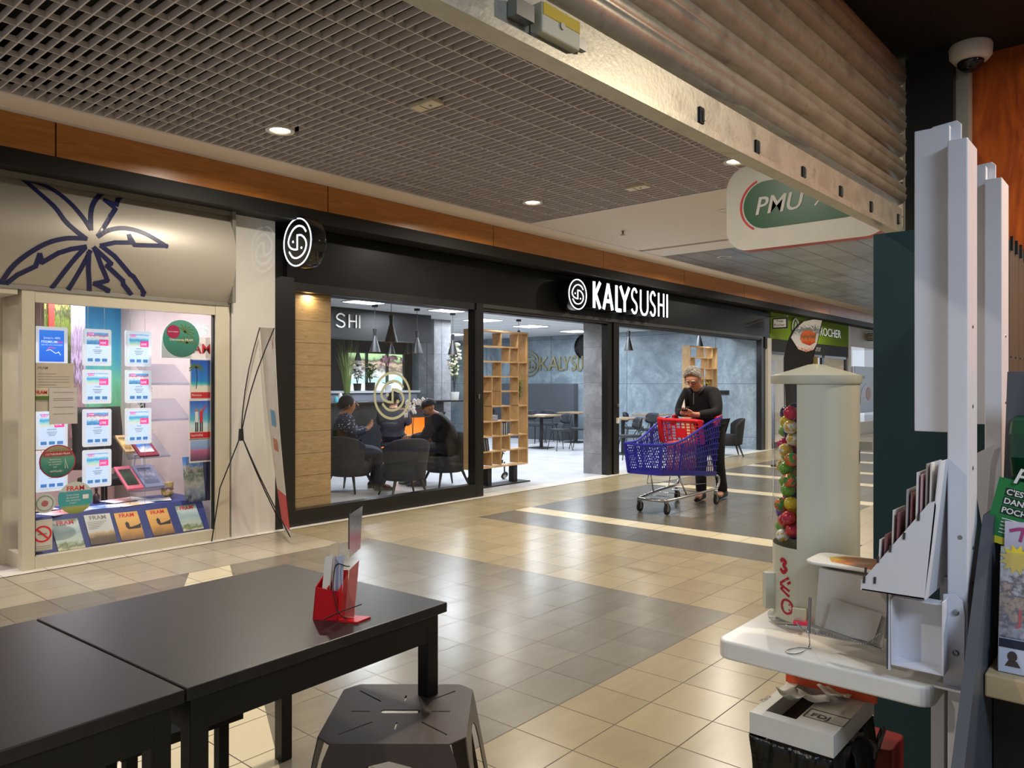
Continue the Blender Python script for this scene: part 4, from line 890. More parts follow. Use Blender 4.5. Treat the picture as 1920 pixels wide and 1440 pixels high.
o=thing('office_desk','pale pink curved reception desk behind the chair in the agency','desk',(3.15,9.25,0)); b=MB(); b.lathe([(.5,0),(.5,.72)],(3.15,9.25,0),24,a0=180,a1=360); b.build('front',[mat('desk_pink','c8aaa2',.5)],o,True); b=MB(); b.lathe([(0.001,.72),(.54,.72),(.54,.75),(.001,.75)],(3.15,9.25,0),24,a0=180,a1=360); b.build('top',[M_white],o)
o=thing('waste_basket','dark brown round basket beside the desk','basket',(1.6,8.0,0)); b=MB(); b.lathe([(0.001,0),(.13,0),(.17,.35),(.16,.35),(.12,.02),(.001,.02)],(1.6,8.0,0),20); b.build('body',[mat('basket_brown','3a2a22',.6)],o,True)
for x,lab in ((2.62,'small recessed spotlight in the window ceiling of the agency, above the middle offers'),(1.3,'small recessed spotlight inside the agency door')):
    o=thing('spotlight',lab,'ceiling lamp',(x,7.35,2.5)); b=MB(); b.lathe([(.06,-.006),(.09,-.004),(.09,0)],(x,7.35,2.5),20); b.build('ring',[M_white],o); b=MB(); b.lathe([(.001,-.004),(.06,-.004)],(x,7.35,2.5),20); b.build('diffuser',[M_lamp],o)
# ================================================================ RESTAURANT INTERIOR
for sx,sy in ((7.66,9.6),(9.5,9.6),(11.4,10.6),(13.3,10.9),(15.3,11.1),(7.66,14),(11.0,14.2),(14.2,14.2)):
    lab={(7.66,9.6):'white square ceiling light left of the pendant row, behind the glass',(9.5,9.6):'white square ceiling light over the right pendants, behind the glass',(11.4,10.6):'white square ceiling light right of the grey tiled pillar',(13.3,10.9):'white square ceiling light above the wide wooden shelf unit',(15.3,11.1):'white square ceiling light next to the entrance pillar top',(7.66,14):'white square ceiling light beyond the black beam, left',(11.0,14.2):'white square ceiling light beyond the black beam, right',(14.2,14.2):'white square ceiling light far back before the window'}[(sx,sy)]
    o=thing('ceiling_panel',lab,'ceiling light',(sx,sy,2.78),'square ceiling lights of the restaurant')
    b=MB(); b.box(sx-.3,sy-.3,2.765,sx+.3,sy+.3,2.779); b.build('frame',[M_white],o); b=MB(); b.box(sx-.28,sy-.28,2.762,sx+.28,sy+.28,2.765); b.build('diffuser',[M_led],o)
def spot(x,y,z,lab):
    o=thing('spotlight',lab,'ceiling lamp',(x,y,z),'small soffit spotlights'); b=MB(); b.lathe([(.05,-.006),(.065,-.004),(.065,0)],(x,y,z),18); b.build('ring',[M_white],o); b=MB(); b.lathe([(.001,-.004),(.05,-.004)],(x,y,z),18); b.build('diffuser',[M_lamp],o)
    area('soffit_light',(x,y,z-.02),.08,7,(1,.93,.8),shape='DISK')
spot(4.75,6.90+.0,2.425,'small spotlight grazing the oak cladding') if 0 else None
spot(6.05,7.26,2.5,'small spotlight in the black soffit behind the large glass')
spot(8.2,7.26,2.5,'small spotlight in the soffit above the wide shelf unit')
spot(12.0,7.2,2.5,'small spotlight in the soffit above the cart')
spot(14.6,7.2,2.5,'small spotlight in the soffit near the lime shop')
area('cladding_light',(4.74,6.91,2.415),.07,2.2,(1,.8,.5),shape='DISK')
# black beam with letters
o=thing('lettered_beam','black bulkhead with thin white letters behind the glass','beam',(7.5,10.8,2.26))
b=MB(); b.box(4.3,10.7,2.26,10.05,11.1,2.78); b.build('body',[mat('bulkhead_black','11141a',.35)],o)
b=MB(); x=onY(628,600,10.7).x; zb,zt=onY(648,614,10.69).z,onY(648,589,10.69).z
for i,(ch,w) in enumerate((('S',.19),('H',.15),('I',.0))):
    b=MB(); letter(b,ch,(x+[0,.28,.50][i],10.69,zb),(1,0,0),(0,0,1),w,zt-zb,.024,.02,0); b.build('letter',[M_paper],o)
# pendants
M_pend=mat('pendant_black','0b0b0d',.5); M_copper=mat('copper_inner','b8643c',.3,.8)
def pendant(x,y,zb,lab,r=.095,h=.27):
    o=thing('pendant_lamp',lab,'pendant lamp',(x,y,zb),'black cone pendant lamps'); 
    b=MB(); b.lathe([(r,zb),(.022,zb+h),(.022,zb+h+.0),(.034,zb+h+.11),(.001,zb+h+.112)],(x,y,0),24); b.build('shade',[M_pend],o,40)
    b=MB(); b.lathe([(r-.003,zb+.002),(.02,zb+h-.01)],(x,y,0),20); b.build('lining',[M_copper],o,True)
    b=MB(); b.cyl((x,y,zb+h+.11),(x,y,2.76),.004,n=6); b.build('cable',[M_rubber],o)
    b=MB(); b.lathe([(.001,2.74),(.05,2.74),(.05,2.779)],(x,y,0),16); b.build('canopy',[M_rubber],o)
def pend_px(px,t,py,lab):
    a=ray(px,720); pendant(a[0]*t,a[1]*t,CAMH+(720-py)/FPX*t,lab)
pend_px(703,12.6,660,'black cone pendant left of the biggest one, behind the glass')
pend_px(733.5,10.7,642,'nearest black cone pendant, looking largest behind the glass')
pend_px(782,13.26,662,'black cone pendant just right of the frosted round logo')
pend_px(849,14.06,665,'black cone pendant at the right end of the row, near the white blossoms')
pend_px(671,19.5,676,'distant small black pendant above the tall grass')
pend_px(734,18.5,664,'distant dark pendant directly below the nearest one')
pend_px(764,21.5,664,'distant thin pendant left of the blue wall')
pend_px(1179,15,657,'black cone pendant seen through the right doorway')
pend_px(972.5,15.5,655,'black pendant whose neck shows above the wide shelf unit')
pend_px(1311,16.6,652,'black pendant whose neck shows above the tall shelf at the right')
# wall lettering and disc on the right wall
o=thing('wall_lettering','brass shop name letters and ring mounted on the blue-grey wall','sign',(16.4,11,1.8))
def wy(px): return onX(px,690,16.42).y
b=MB(); zb=onX(1040,694,16.42).z; zt=onX(1040,669,16.42).z
for ch,p0,p1 in (('K',1013,1026),('A',1030,1046),('L',1050,1058),('Y',1057,1068),('S',1072,1080),('U',1084,1092),('S',1096,1104),('H',1108,1118),('I',1124,1124)):
    b=MB(); y0,y1=wy(p0),wy(p1); letter(b,ch,(16.43,y0,zb),(0,-1,0),(0,0,1),max(.0,y0-y1),zt-zb,.045,.03,0); b.build('letter',[mat('brass_letters','9c9470',.35,.7)],o)
b=MB(); logo(b,(16.43,wy(993),(zb+zt)/2),(0,-1,0),(0,0,1),.31,.035,.03,0,False); b.ribbon([(x*.33,y*.33) for x,y in CIRC],.03,(16.43,wy(993),(zb+zt)/2),(0,-1,0),(0,0,1),.03,0,closed=True); b.build('ring_logo',[MC['brass_letters']],o)
b=MB(); c=onX(1097,650,16.42); b.lathe([(.001,0),(.32,0),(.32,.06)],(16.44,c.y,c.z),24,M=Matrix.Rotation(-pi/2,3,'Y')); one('wall_disc',b,[M_black],'black round disc on the wall, cut off by the grey pillar','wall decoration')
for px,lab in ((1350,'black square double socket plate, left of two, on the blue-grey wall'),(1361,'black square socket plate, right of two, on the blue-grey wall')):
    c=onX(px,736,16.43); b=MB(); b.box(16.43,c.y-.07,c.z-.05,16.45,c.y+.07,c.z+.05); b.box(16.425,c.y-.045,c.z-.025,16.43,c.y+.045,c.z+.025,1); one('socket_plate',b,[M_blackmat,M_black],lab,'socket','socket plates')
# padded bench
o=thing('padded_bench','high-backed dark grey upholstered bench under the brass letters','bench',(16,13.2,0))
b=MB(); b.box(16.22,11.85,0,16.44,15.0,1.48); bevel(b.build('backrest',[mat('bench_grey','4a4e55',.8)],o),.02); b=MB(); b.box(15.75,11.85,0,16.215,15.0,.45); bevel(b.build('seat',[MC['bench_grey']],o),.02)
# shelf units
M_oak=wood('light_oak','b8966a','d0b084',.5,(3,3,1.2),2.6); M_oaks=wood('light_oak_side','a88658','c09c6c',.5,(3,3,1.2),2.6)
def shelf_unit(x0,y0,W,lab,posts=True):
    o=thing('shelf_unit',lab,'shelf unit',(x0+W/2,y0+.09,0)); D=.175; z0,z1=.27,2.24; T=.02
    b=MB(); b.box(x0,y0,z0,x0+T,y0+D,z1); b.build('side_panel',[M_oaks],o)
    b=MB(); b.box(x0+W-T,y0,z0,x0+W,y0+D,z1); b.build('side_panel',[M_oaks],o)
    b=MB(); b.box(x0+T,y0,z1-T,x0+W-T,y0+D,z1); b.build('top_panel',[M_oak],o); b=MB(); b.box(x0+T,y0,z0,x0+W-T,y0+D,z0+T); b.build('bottom_panel',[M_oak],o)
    nc,nr=6,9; cw=(W-2*T)/nc; rh=(z1-z0-2*T)/nr
    X=lambda i:x0+T+cw*i; Z=lambda j:z1-T-rh*j
    hs=[(1,0,5),(2,0,6),(3,0,3),(3,4,5),(4,0,2),(4,3,5),(5,2,4),(5,5,6),(6,0,5),(7,0,6),(8,0,6),(3,3,4)]
    rows=[(3,5),(1,4,5),(1,3,5),(1,2,3,5),(1,2,3,5),(1,2,4,5),(1,2,3,5),(1,3,4),(1,2,3,5)]
    for j,i0,i1 in hs:
        b=MB(); b.box(X(i0)+.001,y0+.004,Z(j)-T/2,X(i1)-.001,y0+D-.004,Z(j)+T/2); b.build('shelf',[M_oak],o)
    for i in range(1,6):
        j=0
        while j<9:
            if i in rows[j]:
                e=j
                while e+1<9 and i in rows[e+1] and not any(h[0]==e+1 and h[1]<=i<=h[2] for h in hs): e+=1
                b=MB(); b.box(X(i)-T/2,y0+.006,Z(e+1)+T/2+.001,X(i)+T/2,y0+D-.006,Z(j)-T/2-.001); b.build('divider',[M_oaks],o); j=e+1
            else: j+=1
    for xx in (x0+W*.33,x0+W*.80):
        b=MB(); b.box(xx-.04,y0+.04,.02,xx+.04,y0+.14,z0); b.build('leg',[M_rubber],o)
    b=MB(); b.box(x0-.02,y0-.03,.003,x0+W+.02,y0+D+.05,.02); b.build('base_plate',[M_rubber],o)
    return o,X,Z,y0,D,cw,rh
xs0=onY(886,700,7.32).x; xs1=onY(990,700,7.32).x
o,X,Z,y0,D,cw,rh=shelf_unit(xs0,7.32,xs1-xs0,'wide open oak shelf unit with books on wheeled black feet, beside the glass post')
xs2=onY(1294,700,7.25).x; xs3=onY(1345,700,7.25).x
o2,X2,Z2,_,_,cw2,_=shelf_unit(xs2,7.25,xs3-xs2,'tall open oak shelf unit behind the leaning man')
# things on the shelves
def stack(X0,z,y,mats,lab,n,group,stand=True,lean=0):
    r_=random.Random(n)
    for k_ in range(n):
        b=MB(); w=.022
        if stand: b.box(0,0,0,w-.002,.12,.17+.01*(k_%3)); b.box(w-.0025,.003,.01,w-.001,.118,.16,1)
        else: b.box(0,0,0,.14,.1,.018); 
        if stand: b.xf(Matrix.Translation((X0+k_*(w+.002+abs(lean)*.003),y,z))@Matrix.Rotation(lean,4,'Y'))
        else: b.xf(Matrix.Translation((X0,y,z+.0185*k_)))
        t_=b.build('book',[mats[k_%len(mats)],M_paper]); tag(t_,lab.replace('book',(['leftmost','second from left','third from left','fourth from left','fifth from left','sixth from left','rightmost'] if stand else ['lowest','second lowest','second highest','highest'])[k_ if k_<n-1 else -1]+' book',1),'book',group)
stack(X(3)+.02,Z(7)+.012,y0+.03,[mat('book_ink','3c4350',.5),mat('book_pale','a8acb4',.5)],'book in the upright striped row, middle of the wide shelf unit',7,'upright books on the wide shelf unit')
stack(X(1)+.05,Z(8)+.012,y0+.03,[mat('book_black','22242a',.5),mat('book_grey','6e7076',.5)],'dark book leaning in the lower left cell of the wide shelf unit',5,'leaning books on the wide shelf unit',lean=-.18)
stack(X(2)+.02,Z(6)+.012,y0+.04,[mat('book_blue','8c9ac4',.5),mat('book_pale','a8acb4',.5)],'book in the flat pale blue pile of the wide shelf unit',4,'flat books on the wide shelf unit',stand=False)
b=MB(); b.sph((X(2)+.09,y0+.09,Z(6)+.012+.075+.05),(.05,.04,.05),12,8); one('dark_bowl',b,[mat('bowl_dark','2a2c34',.3)],'rounded dark bowl lying on the flat pale blue books','bowl')
def leafy(nm,x,y,z,h,r,n,lab,mleaf,pot=None,seed=1,wid=.03,cat='plant',flower=None,potr=.07,poth=.12,stemcol=None):
    R_=random.Random(seed); o=thing(nm,lab,cat,(x,y,z)); zb=z
    if pot: b=MB(); b.lathe([(.001,z),(potr*.8,z),(potr,z+poth),(potr*.85,z+poth),(.001,z+poth*.9)],(x,y,0),18); b.build('pot',[pot],o,40); zb=z+poth*.9
    b=MB()
    for k_ in range(n):
        a=R_.uniform(0,6.28); rr_=r*R_.uniform(.2,1); zz=zb+h*R_.uniform(.25,1); c_=V(x+rr_*cos(a),y+rr_*sin(a),zz); d_=V(cos(a),sin(a),R_.uniform(-.5,.6)).normalized()*wid*1.6; s_=V(-sin(a),cos(a),R_.uniform(-.3,.3))*wid*.6
        b.prism([c_-d_,c_+s_,c_+d_,c_-s_],V(0,0,.003))
    b.build('foliage',[mleaf],o)
    b=MB()
    for k_ in range(5): a=2*pi*k_/5; b.tube([(x,y,zb),(x+r*.4*cos(a),y+r*.4*sin(a),zb+h*.5),(x+r*.6*cos(a),y+r*.6*sin(a),zb+h*.8)],.006,5)
    b.build('stem',[stemcol or M_ink],o)
    if flower:
        b=MB()
        for k_ in range(n):
            a=R_.uniform(0,6.28); rr_=r*R_.uniform(.3,1.05); c_=V(x+rr_*cos(a),y+rr_*sin(a),zb+h*R_.uniform(.35,1.05)); b.sph(c_,(wid*.8,wid*.8,wid*.6),7,5)
        b.build('blossom',[flower],o,True)
    return o
M_leaf=mat('leaf_green','4a6a2c',.6,var=.3); M_leafd=mat('leaf_dark','2c4424',.6,var=.3); M_pot=mat('pot_white','d8d8d4',.4); M_potd=mat('pot_black','1c1c1e',.4); M_flw=mat('petal_white','ece8e4',.6); M_flp=mat('petal_pink','d8a0b4',.6); M_flc=mat('petal_cream','e8dfc4',.6); M_fly=mat('petal_yellow','d8b830',.6)
leafy('moss_plant',X(5)+cw/2,y0+.09,Z(5)+.012,.36,.05,70,'long mossy green plant hanging in the right cell of the wide shelf unit',mat('moss_green','7d9438',.7,var=.3),None,3,.022)
leafy('potted_flower',X(3)+cw/2,y0+.09,Z(9)+.02,.15,.05,14,'small pale yellow flowers in a dark vase, bottom cell of the wide shelf unit',M_leaf,M_potd,4,.02,flower=M_flc,potr=.03,poth=.05)
leafy('potted_flower',X2(4)+cw2/2,7.34,Z2(4)+.012,.13,.05,16,'small yellow flowers on the tall shelf beside the man',M_leaf,M_potd,5,.02,flower=M_fly,potr=.03,poth=.05)
# counter
RX0=onY(703,800,10.9).x
o=thing('bar_counter','long black bar counter with an orange lit recess under its top','counter',(7.6,10.95,0))
b=MB(); b.box(5.0,10.72,.84,10.4,11.5,1.12); b.box(5.0,10.95,.003,10.4,11.5,.84); b.box(5.0,10.721,.003,RX0,10.95,.84); b.box(RX0,10.73,.003,10.1,10.95,.30); b.box(10.1,10.72,.003,10.4,10.95,.84); b.build('body',[M_blackmat],o)
b=MB(); b.box(RX0+.001,10.93,.30,10.09,10.945,.835); b.build('recess_panel',[mat('glowing_orange','e87a20',.5,emit=.9)],o)
b=MB(); b.box(4.95,10.66,1.12,10.45,11.55,1.15); b.box(10.451,10.66,1.12,10.98,11.14,1.15); b.build('worktop',[M_black],o)
area('recess_light',(8.6,10.84,.82),.1,5,(1,.5,.15))
o=thing('back_shelf','grey raised serving shelf behind the black counter','shelf',(8.5,11.7,0)); b=MB(); b.box(6.5,11.6,.003,10.5,11.9,1.30); b.build('body',[mat('serving_grey','7c8290',.5)],o); b=MB(); b.box(6.45,11.55,1.30,10.55,11.95,1.34); b.build('top',[mat('serving_top','c8ccd4',.4)],o)
def px2(px,t): a=ray(px,720); return a[0]*t,a[1]*t
# grass bundle, shrubs, orchids along the counter
x,y=px2(651,13.8); o=thing('tall_grass','tall bundle of green ornamental grass next to the oak cladding','plant',(x,y,1.15))
b=MB(); R_=random.Random(8)
for k_ in range(70):
    a=R_.uniform(0,6.28); r0=R_.uniform(0,.04); s_=R_.uniform(.05,.19); h=R_.uniform(.75,1.22); b.tube([(x+r0*cos(a),y+r0*sin(a),1.15),(x+(r0+s_*.35)*cos(a),y+(r0+s_*.35)*sin(a),1.15+h*.6),(x+(r0+s_)*cos(a),y+(r0+s_)*sin(a),1.15+h)],[.005,.004,.001],4)
b.build('blades',[mat('grass_green','7a8c4c',.6,var=.3)],o); b=MB(); b.lathe([(.001,1.151),(.07,1.151),(.08,1.3),(.001,1.29)],(x,y,0),16); b.build('pot',[M_potd],o)
x,y=px2(694,14.8); leafy('potted_shrub',x,y,1.341,.38,.12,80,'leafy green shrub in a black pot behind the seated woman',M_leaf,M_potd,9,.045,potr=.1,poth=.16)
x,y=px2(670,14.6); leafy('potted_shrub',x,y,1.341,.42,.11,60,'darker green shrub with white blooms left of the leafy shrub',M_leafd,M_potd,10,.04,flower=M_flw,potr=.08,poth=.14)
def orchid(x,y,z,lab,fl,n,h,seed,pot,spread=.22,side=1):
    R_=random.Random(seed); o=thing('orchid',lab,'orchid',(x,y,z)); b=MB(); b.lathe([(.001,z),(.055,z),(.075,z+.11),(.06,z+.11),(.001,z+.1)],(x,y,0),18); b.build('pot',[pot],o,40)
    ss=[]; b=MB()
    for s_ in (-1,1):
        P=smooth([(x,y,z+.1),(x+.02*s_,y,z+h*.6),(x+.08*s_*side,y,z+h*.95),(x+spread*s_*side*(1 if s_>0 else .45),y,z+h*(.92 if s_>0 else .7))],5); b.tube(P,.005,6); ss.append(P)
    b.build('stem',[mat('orchid_stem','5a6034',.6)],o)
    b=MB()
    for k_ in range(6): a=2*pi*k_/6; c_=V(x+.07*cos(a),y+.07*sin(a),z+.14); d_=V(cos(a),sin(a),.35)*.07; e_=V(-sin(a),cos(a),0)*.03; b.prism([c_-d_,c_+e_,c_+d_,c_-e_],V(0,0,.004))
    b.build('foliage',[M_leafd],o); b=MB()
    for P in ss:
        for k_ in range(n):
            q=P[int(len(P)*(.45+.54*k_/n))]; c_=V(q[0]+R_.uniform(-.03,.03),q[1]+R_.uniform(-.03,.03),q[2]+R_.uniform(-.045,.03))
            for m_ in range(5):
                a=2*pi*m_/5+R_.uniform(0,1); b.sph(c_+V(cos(a),0,sin(a))*.022,(.020,.007,.020),7,5)
    b.build('blossom',[fl],o,True); return o
x,y=px2(727,15.2); orchid(x,y,1.341,'pink orchid in full bloom above the frosted logo',M_flp,9,.72,11,M_pot,.36)
x,y=px2(852,15.25); leafy('tall_blossom',x,y,1.15,.95,.12,60,'tall cream blossoms in a white pot at the right end of the counter',M_leaf,M_pot,12,.04,flower=M_flc,potr=.1,poth=.16)
# bottles and boxes on the counter left
x,y=px2(638,13.55)
for k_,(dx,h,m_,lab) in enumerate(((0,.16,M_white,'white plastic bottle on the counter above the seated woman'),(-.09,.10,mat('cyan_pack','4aa8b8',.4),'cyan packet left of the white bottle on the counter'),(.12,.10,MC['cyan_pack'],'cyan packet right of the white bottle on the counter'))):
    b=MB(); b.lathe([(.001,1.151),(.04,1.151),(.04,1.151+h*.7),(.02,1.151+h),(.001,1.151+h)],(x+dx,y,0),14); one('bottle' if k_==0 else 'packet',b,[m_],lab,'bottle' if k_==0 else 'packet',smooth=40)
# armchairs
M_arm=mat('armchair_grey','2a2c31',.85,var=.12,vs=40,bump=.3); M_legd=mat('leg_dark','1e1c1b',.5)
def armchair(lab):
    o=thing('armchair',lab,'armchair',(0,0,0),'low grey armchairs')      # faces +Y
    def fn(u,v):
        a=radians(200+140*u); zt=.77-.13*abs(2*u-1)**3; z=.24+(zt-.24)*v; r=.27+.06*v; return (r*1.08*cos(a),r*sin(a)*1.0-.0,z)
    b=MB(); b.grid(fn,20,6); q=b.build('backrest',[M_arm],o,True); md=q.modifiers.new('s','SOLIDIFY'); md.thickness=.055; md.offset=-1; bevel(q,.015)
    b=MB(); b.lathe([(.001,.22),(.24,.22),(.29,.27),(.29,.40),(.26,.44),(.001,.45)],(0,.02,0),28); b.build('seat',[M_arm],o,50)
    for sx_ in (-1,1):
        for sy_ in (-1,1): b=MB(); b.cyl((.17*sx_,.17*sy_,.24),(.25*sx_,.25*sy_,.004),.022,.012,8); b.build('leg',[M_legd],o)
    return o
a0=armchair('dark grey armchair under the seated woman, beside the oak cladding'); x,y=px2(655,10.45); a0.location=(x,y,0); a0.rotation_euler=(0,0,radians(-70))
CH1=(x,y)
x,y=px2(756,10.0); dup(a0,(x,y,0),radians(-20),'dark grey armchair with its back to the glass, centre of the window'); CH2=(x,y)
x,y=px2(836,10.95); dup(a0,(x,y,0),radians(75),'dark grey armchair under the man in the cap, right of the window'); CH3=(x,y)
x,y=px2(1366,15.6); dup(a0,(x,y,0),radians(35),'grey armchair near the right door post behind the cart'); 
# coffee table with orchid
x,y=px2(772,11.3)
o=thing('coffee_table','small round dark table carrying the white orchid','table',(x,y,0)); b=MB(); b.lathe([(.001,.52),(.30,.52),(.31,.535),(.30,.55),(.001,.55)],(x,y,0),28); b.build('tabletop',[mat('tabletop_dark','3a2c24',.4)],o,40); b=MB(); b.lathe([(.001,.004),(.2,.004),(.2,.018),(.03,.03),(.03,.52),(.001,.52)],(x,y,0),20); b.build('pedestal',[M_rubber],o,40)
orchid(x+.02,y,.551,'white orchid arching over the round table',M_flw,12,.70,13,M_pot,.30)
# dining tables and chairs
M_top=wood('table_oak','8a7458','a8906e',.45,(2,2,2),3)
def dtable(x,y,lab,w=.7):
    o=thing('dining_table',lab,'table',(x,y,0),'dining tables on black bases'); b=MB(); b.rbox(x-w/2,y-w/2,.735,x+w/2,y+w/2,.765,.03); b.build('tabletop',[M_top],o); b=MB(); b.cyl((x,y,.02),(x,y,.735),.04); b.build('column',[M_rubber],o); b=MB(); b.rbox(x-.22,y-.22,.003,x+.22,y+.22,.02,.02); b.build('base_plate',[M_rubber],o)
M_seat=mat('seat_black','22242a',.6)
def dchair(lab,x,y,rz):
    o=thing('dining_chair',lab,'chair',(0,0,0),'black dining chairs')
    b=MB(); b.lathe([(.001,.43),(.2,.43),(.225,.45),(.22,.475),(.001,.48)],(0,.0,0),20); b.build('seat',[M_seat],o,50)
    b=MB(); b.grid(lambda u,v:(.21*sin(1.25*(2*u-1)),-.23*cos(1.0*(2*u-1))+.0-.03*v,.58+.24*v-.05*(2*u-1)**4*(1 if v>.5 else -1)),12,5); q=b.build('backrest',[M_seat],o,True); q.modifiers.new('s','SOLIDIFY').thickness=.03
    for sx_ in (-1,1):
        for sy_ in (-1,1):
            b=MB(); b.tube([(.13*sx_,.13*sy_,.44),(.2*sx_,.21*sy_,.004)]+([] if 1 else []),.009,6); b.build('leg',[M_rubber],o)
        b=MB(); b.tube([(.15*sx_,-.12,.44),(.17*sx_,-.22,.55),(.16*sx_,-.22,.66)],.008,6); b.build('back_post',[M_rubber],o)
    o.location=(x,y,0); o.rotation_euler=(0,0,rz); return o
x,y=px2(1015,17.5); dtable(x,y,'oak dining table with papers, right of the wide shelf unit',.8); TB1=(x,y)
x,y=px2(1080,19.2); dtable(x,y,'oak dining table partly behind the grey pillar')
x,y=px2(1168,16.0); dtable(x,y,'oak dining table just right of the black door post'); 
x,y=px2(1222,17.9); dtable(x,y,'oak dining table against the wall left of the cart')
d0=None
for px_,t_,rz_,lab in ((1050,16.9,1.2,'black dining chair right of the table with papers'),(1088,17.3,.4,'black dining chair in front of the grey pillar'),(1003,18.9,3.0,'black dining chair behind the table with papers'),(1030,19.3,2.6,'black dining chair between the table with papers and the wall bench'),(1180,14.9,.9,'black dining chair in front of the table at the black door post'),(1213,17.0,1.3,'black dining chair left of the cart, near the wall'),(1188,17.6,3.6,'black dining chair behind the first table through the right doorway')):
    x,y=px2(px_,t_)
    if d0 is None: d0=dchair(lab,x,y,rz_)
    else: dup(d0,(x,y,0),rz_,lab)
b=MB()
for k_ in range(2): b.box(TB1[0]-.25,TB1[1]-.2,.766+.006*k_,TB1[0]+.05,TB1[1]+.02,.771+.006*k_)
one('menu_card',b,[M_paper],'pale menus lying on the table right of the wide shelf unit','menu')
b=MB(); x,y=TB1; b.box(x-.3,y+.08,.766,x-.1,y+.2,.86); one('napkin_box',b,[mat('box_navy','2a3040',.5)],'dark box on the table right of the wide shelf unit','box')
# baby pram wheels glimpsed under the shelf unit
def castor(x,y,lab):
    o=thing('pushchair_wheel',lab,'wheel',(x,y,0),'pushchair wheels'); b=MB(); b.lathe([(.045,-.014),(.062,-.012),(.062,.012),(.045,.014)],(x,y,.064),20,M=Matrix.Rotation(pi/2,3,'X')@Matrix.Rotation(.5,3,'X')); b.build('tyre',[M_rubber],o,True); b=MB(); b.lathe([(.001,-.01),(.045,-.006),(.045,.006),(.001,.01)],(x,y,.064),16,M=Matrix.Rotation(pi/2,3,'X')); b.build('hub',[M_steel],o); b=MB(); b.tube([(x,y,.064),(x+.02,y+.02,.2),(x+.02,y+.02,.27)],.012,6); b.build('fork',[M_rubber],o)
x,y=px2(946,11.75); castor(x,y,'black pushchair wheel behind the feet of the wide shelf unit')
x,y=px2(882,11.35); castor(x,y,'black pushchair wheel seen through the glass beside its post')
# ================================================================ PEOPLE AND TROLLEY
def skin(name, nodes, edges, mats, parent, sub=2, order=None, scale=1.0):
    ids=list(nodes.keys()); off=wloc(parent)
    me=bpy.data.meshes.new(name); me.from_pydata([tuple(Vector(nodes[k][:3])-off) for k in ids],[(ids.index(a),ids.index(c)) for a,c in edges],[])
    if not isinstance(mats,(list,tuple)): mats=[mats]
    for m in mats: me.materials.append(m)
    o=bpy.data.objects.new(name,me); C.objects.link(o); o.parent=parent
    md=o.modifiers.new('skin','SKIN'); md.use_smooth_shade=True
    sv=me.skin_vertices[0].data if me.skin_vertices else None
    if sv is None:
        bm=bmesh.new(); bm.from_mesh(me); bm.verts.layers.skin.verify(); bm.to_mesh(me); bm.free(); sv=me.skin_vertices[0].data
    for i,k in enumerate(ids):
        r=nodes[k][3]*scale; sv[i].radius=(r,r if len(nodes[k])<5 else nodes[k][4]*scale); sv[i].use_root=(i==0)
    s=o.modifiers.new('sub','SUBSURF'); s.levels=sub; s.render_levels=sub
    return o
def chain(*k): return [(k[i],k[i+1]) for i in range(len(k)-1)]
M_skin=mat('skin_light','c98a6a',.5,var=.06,vs=30); M_skin2=mat('skin_tan','a87454',.5,var=.06,vs=30)
M_jacket=mat('jacket_black','09090b',.85,var=.2,vs=25,bump=.3); M_trouser=mat('trouser_black','0d0e13',.8,var=.15,vs=25); M_shoe=mat('shoe_black','101010',.45)
def floral():
    t=NT('floral_cloth'); vo=t.new('ShaderNodeTexVoronoi'); vo.inputs['Scale'].default_value=26; t.lk(t.coord(),vo.inputs['Vector']); n=t.noise(t.coord(),60,2)
    f=t.math('ADD',vo.outputs['Distance'],t.math('MULTIPLY',n,.3)); t.lk(t.ramp(f,[(.30,srgb('a8b0c8')),(.42,srgb('1a2038'))]),t.b.inputs['Base Color']); t.b.inputs['Roughness'].default_value=.8; return t.m
M_floral=floral()
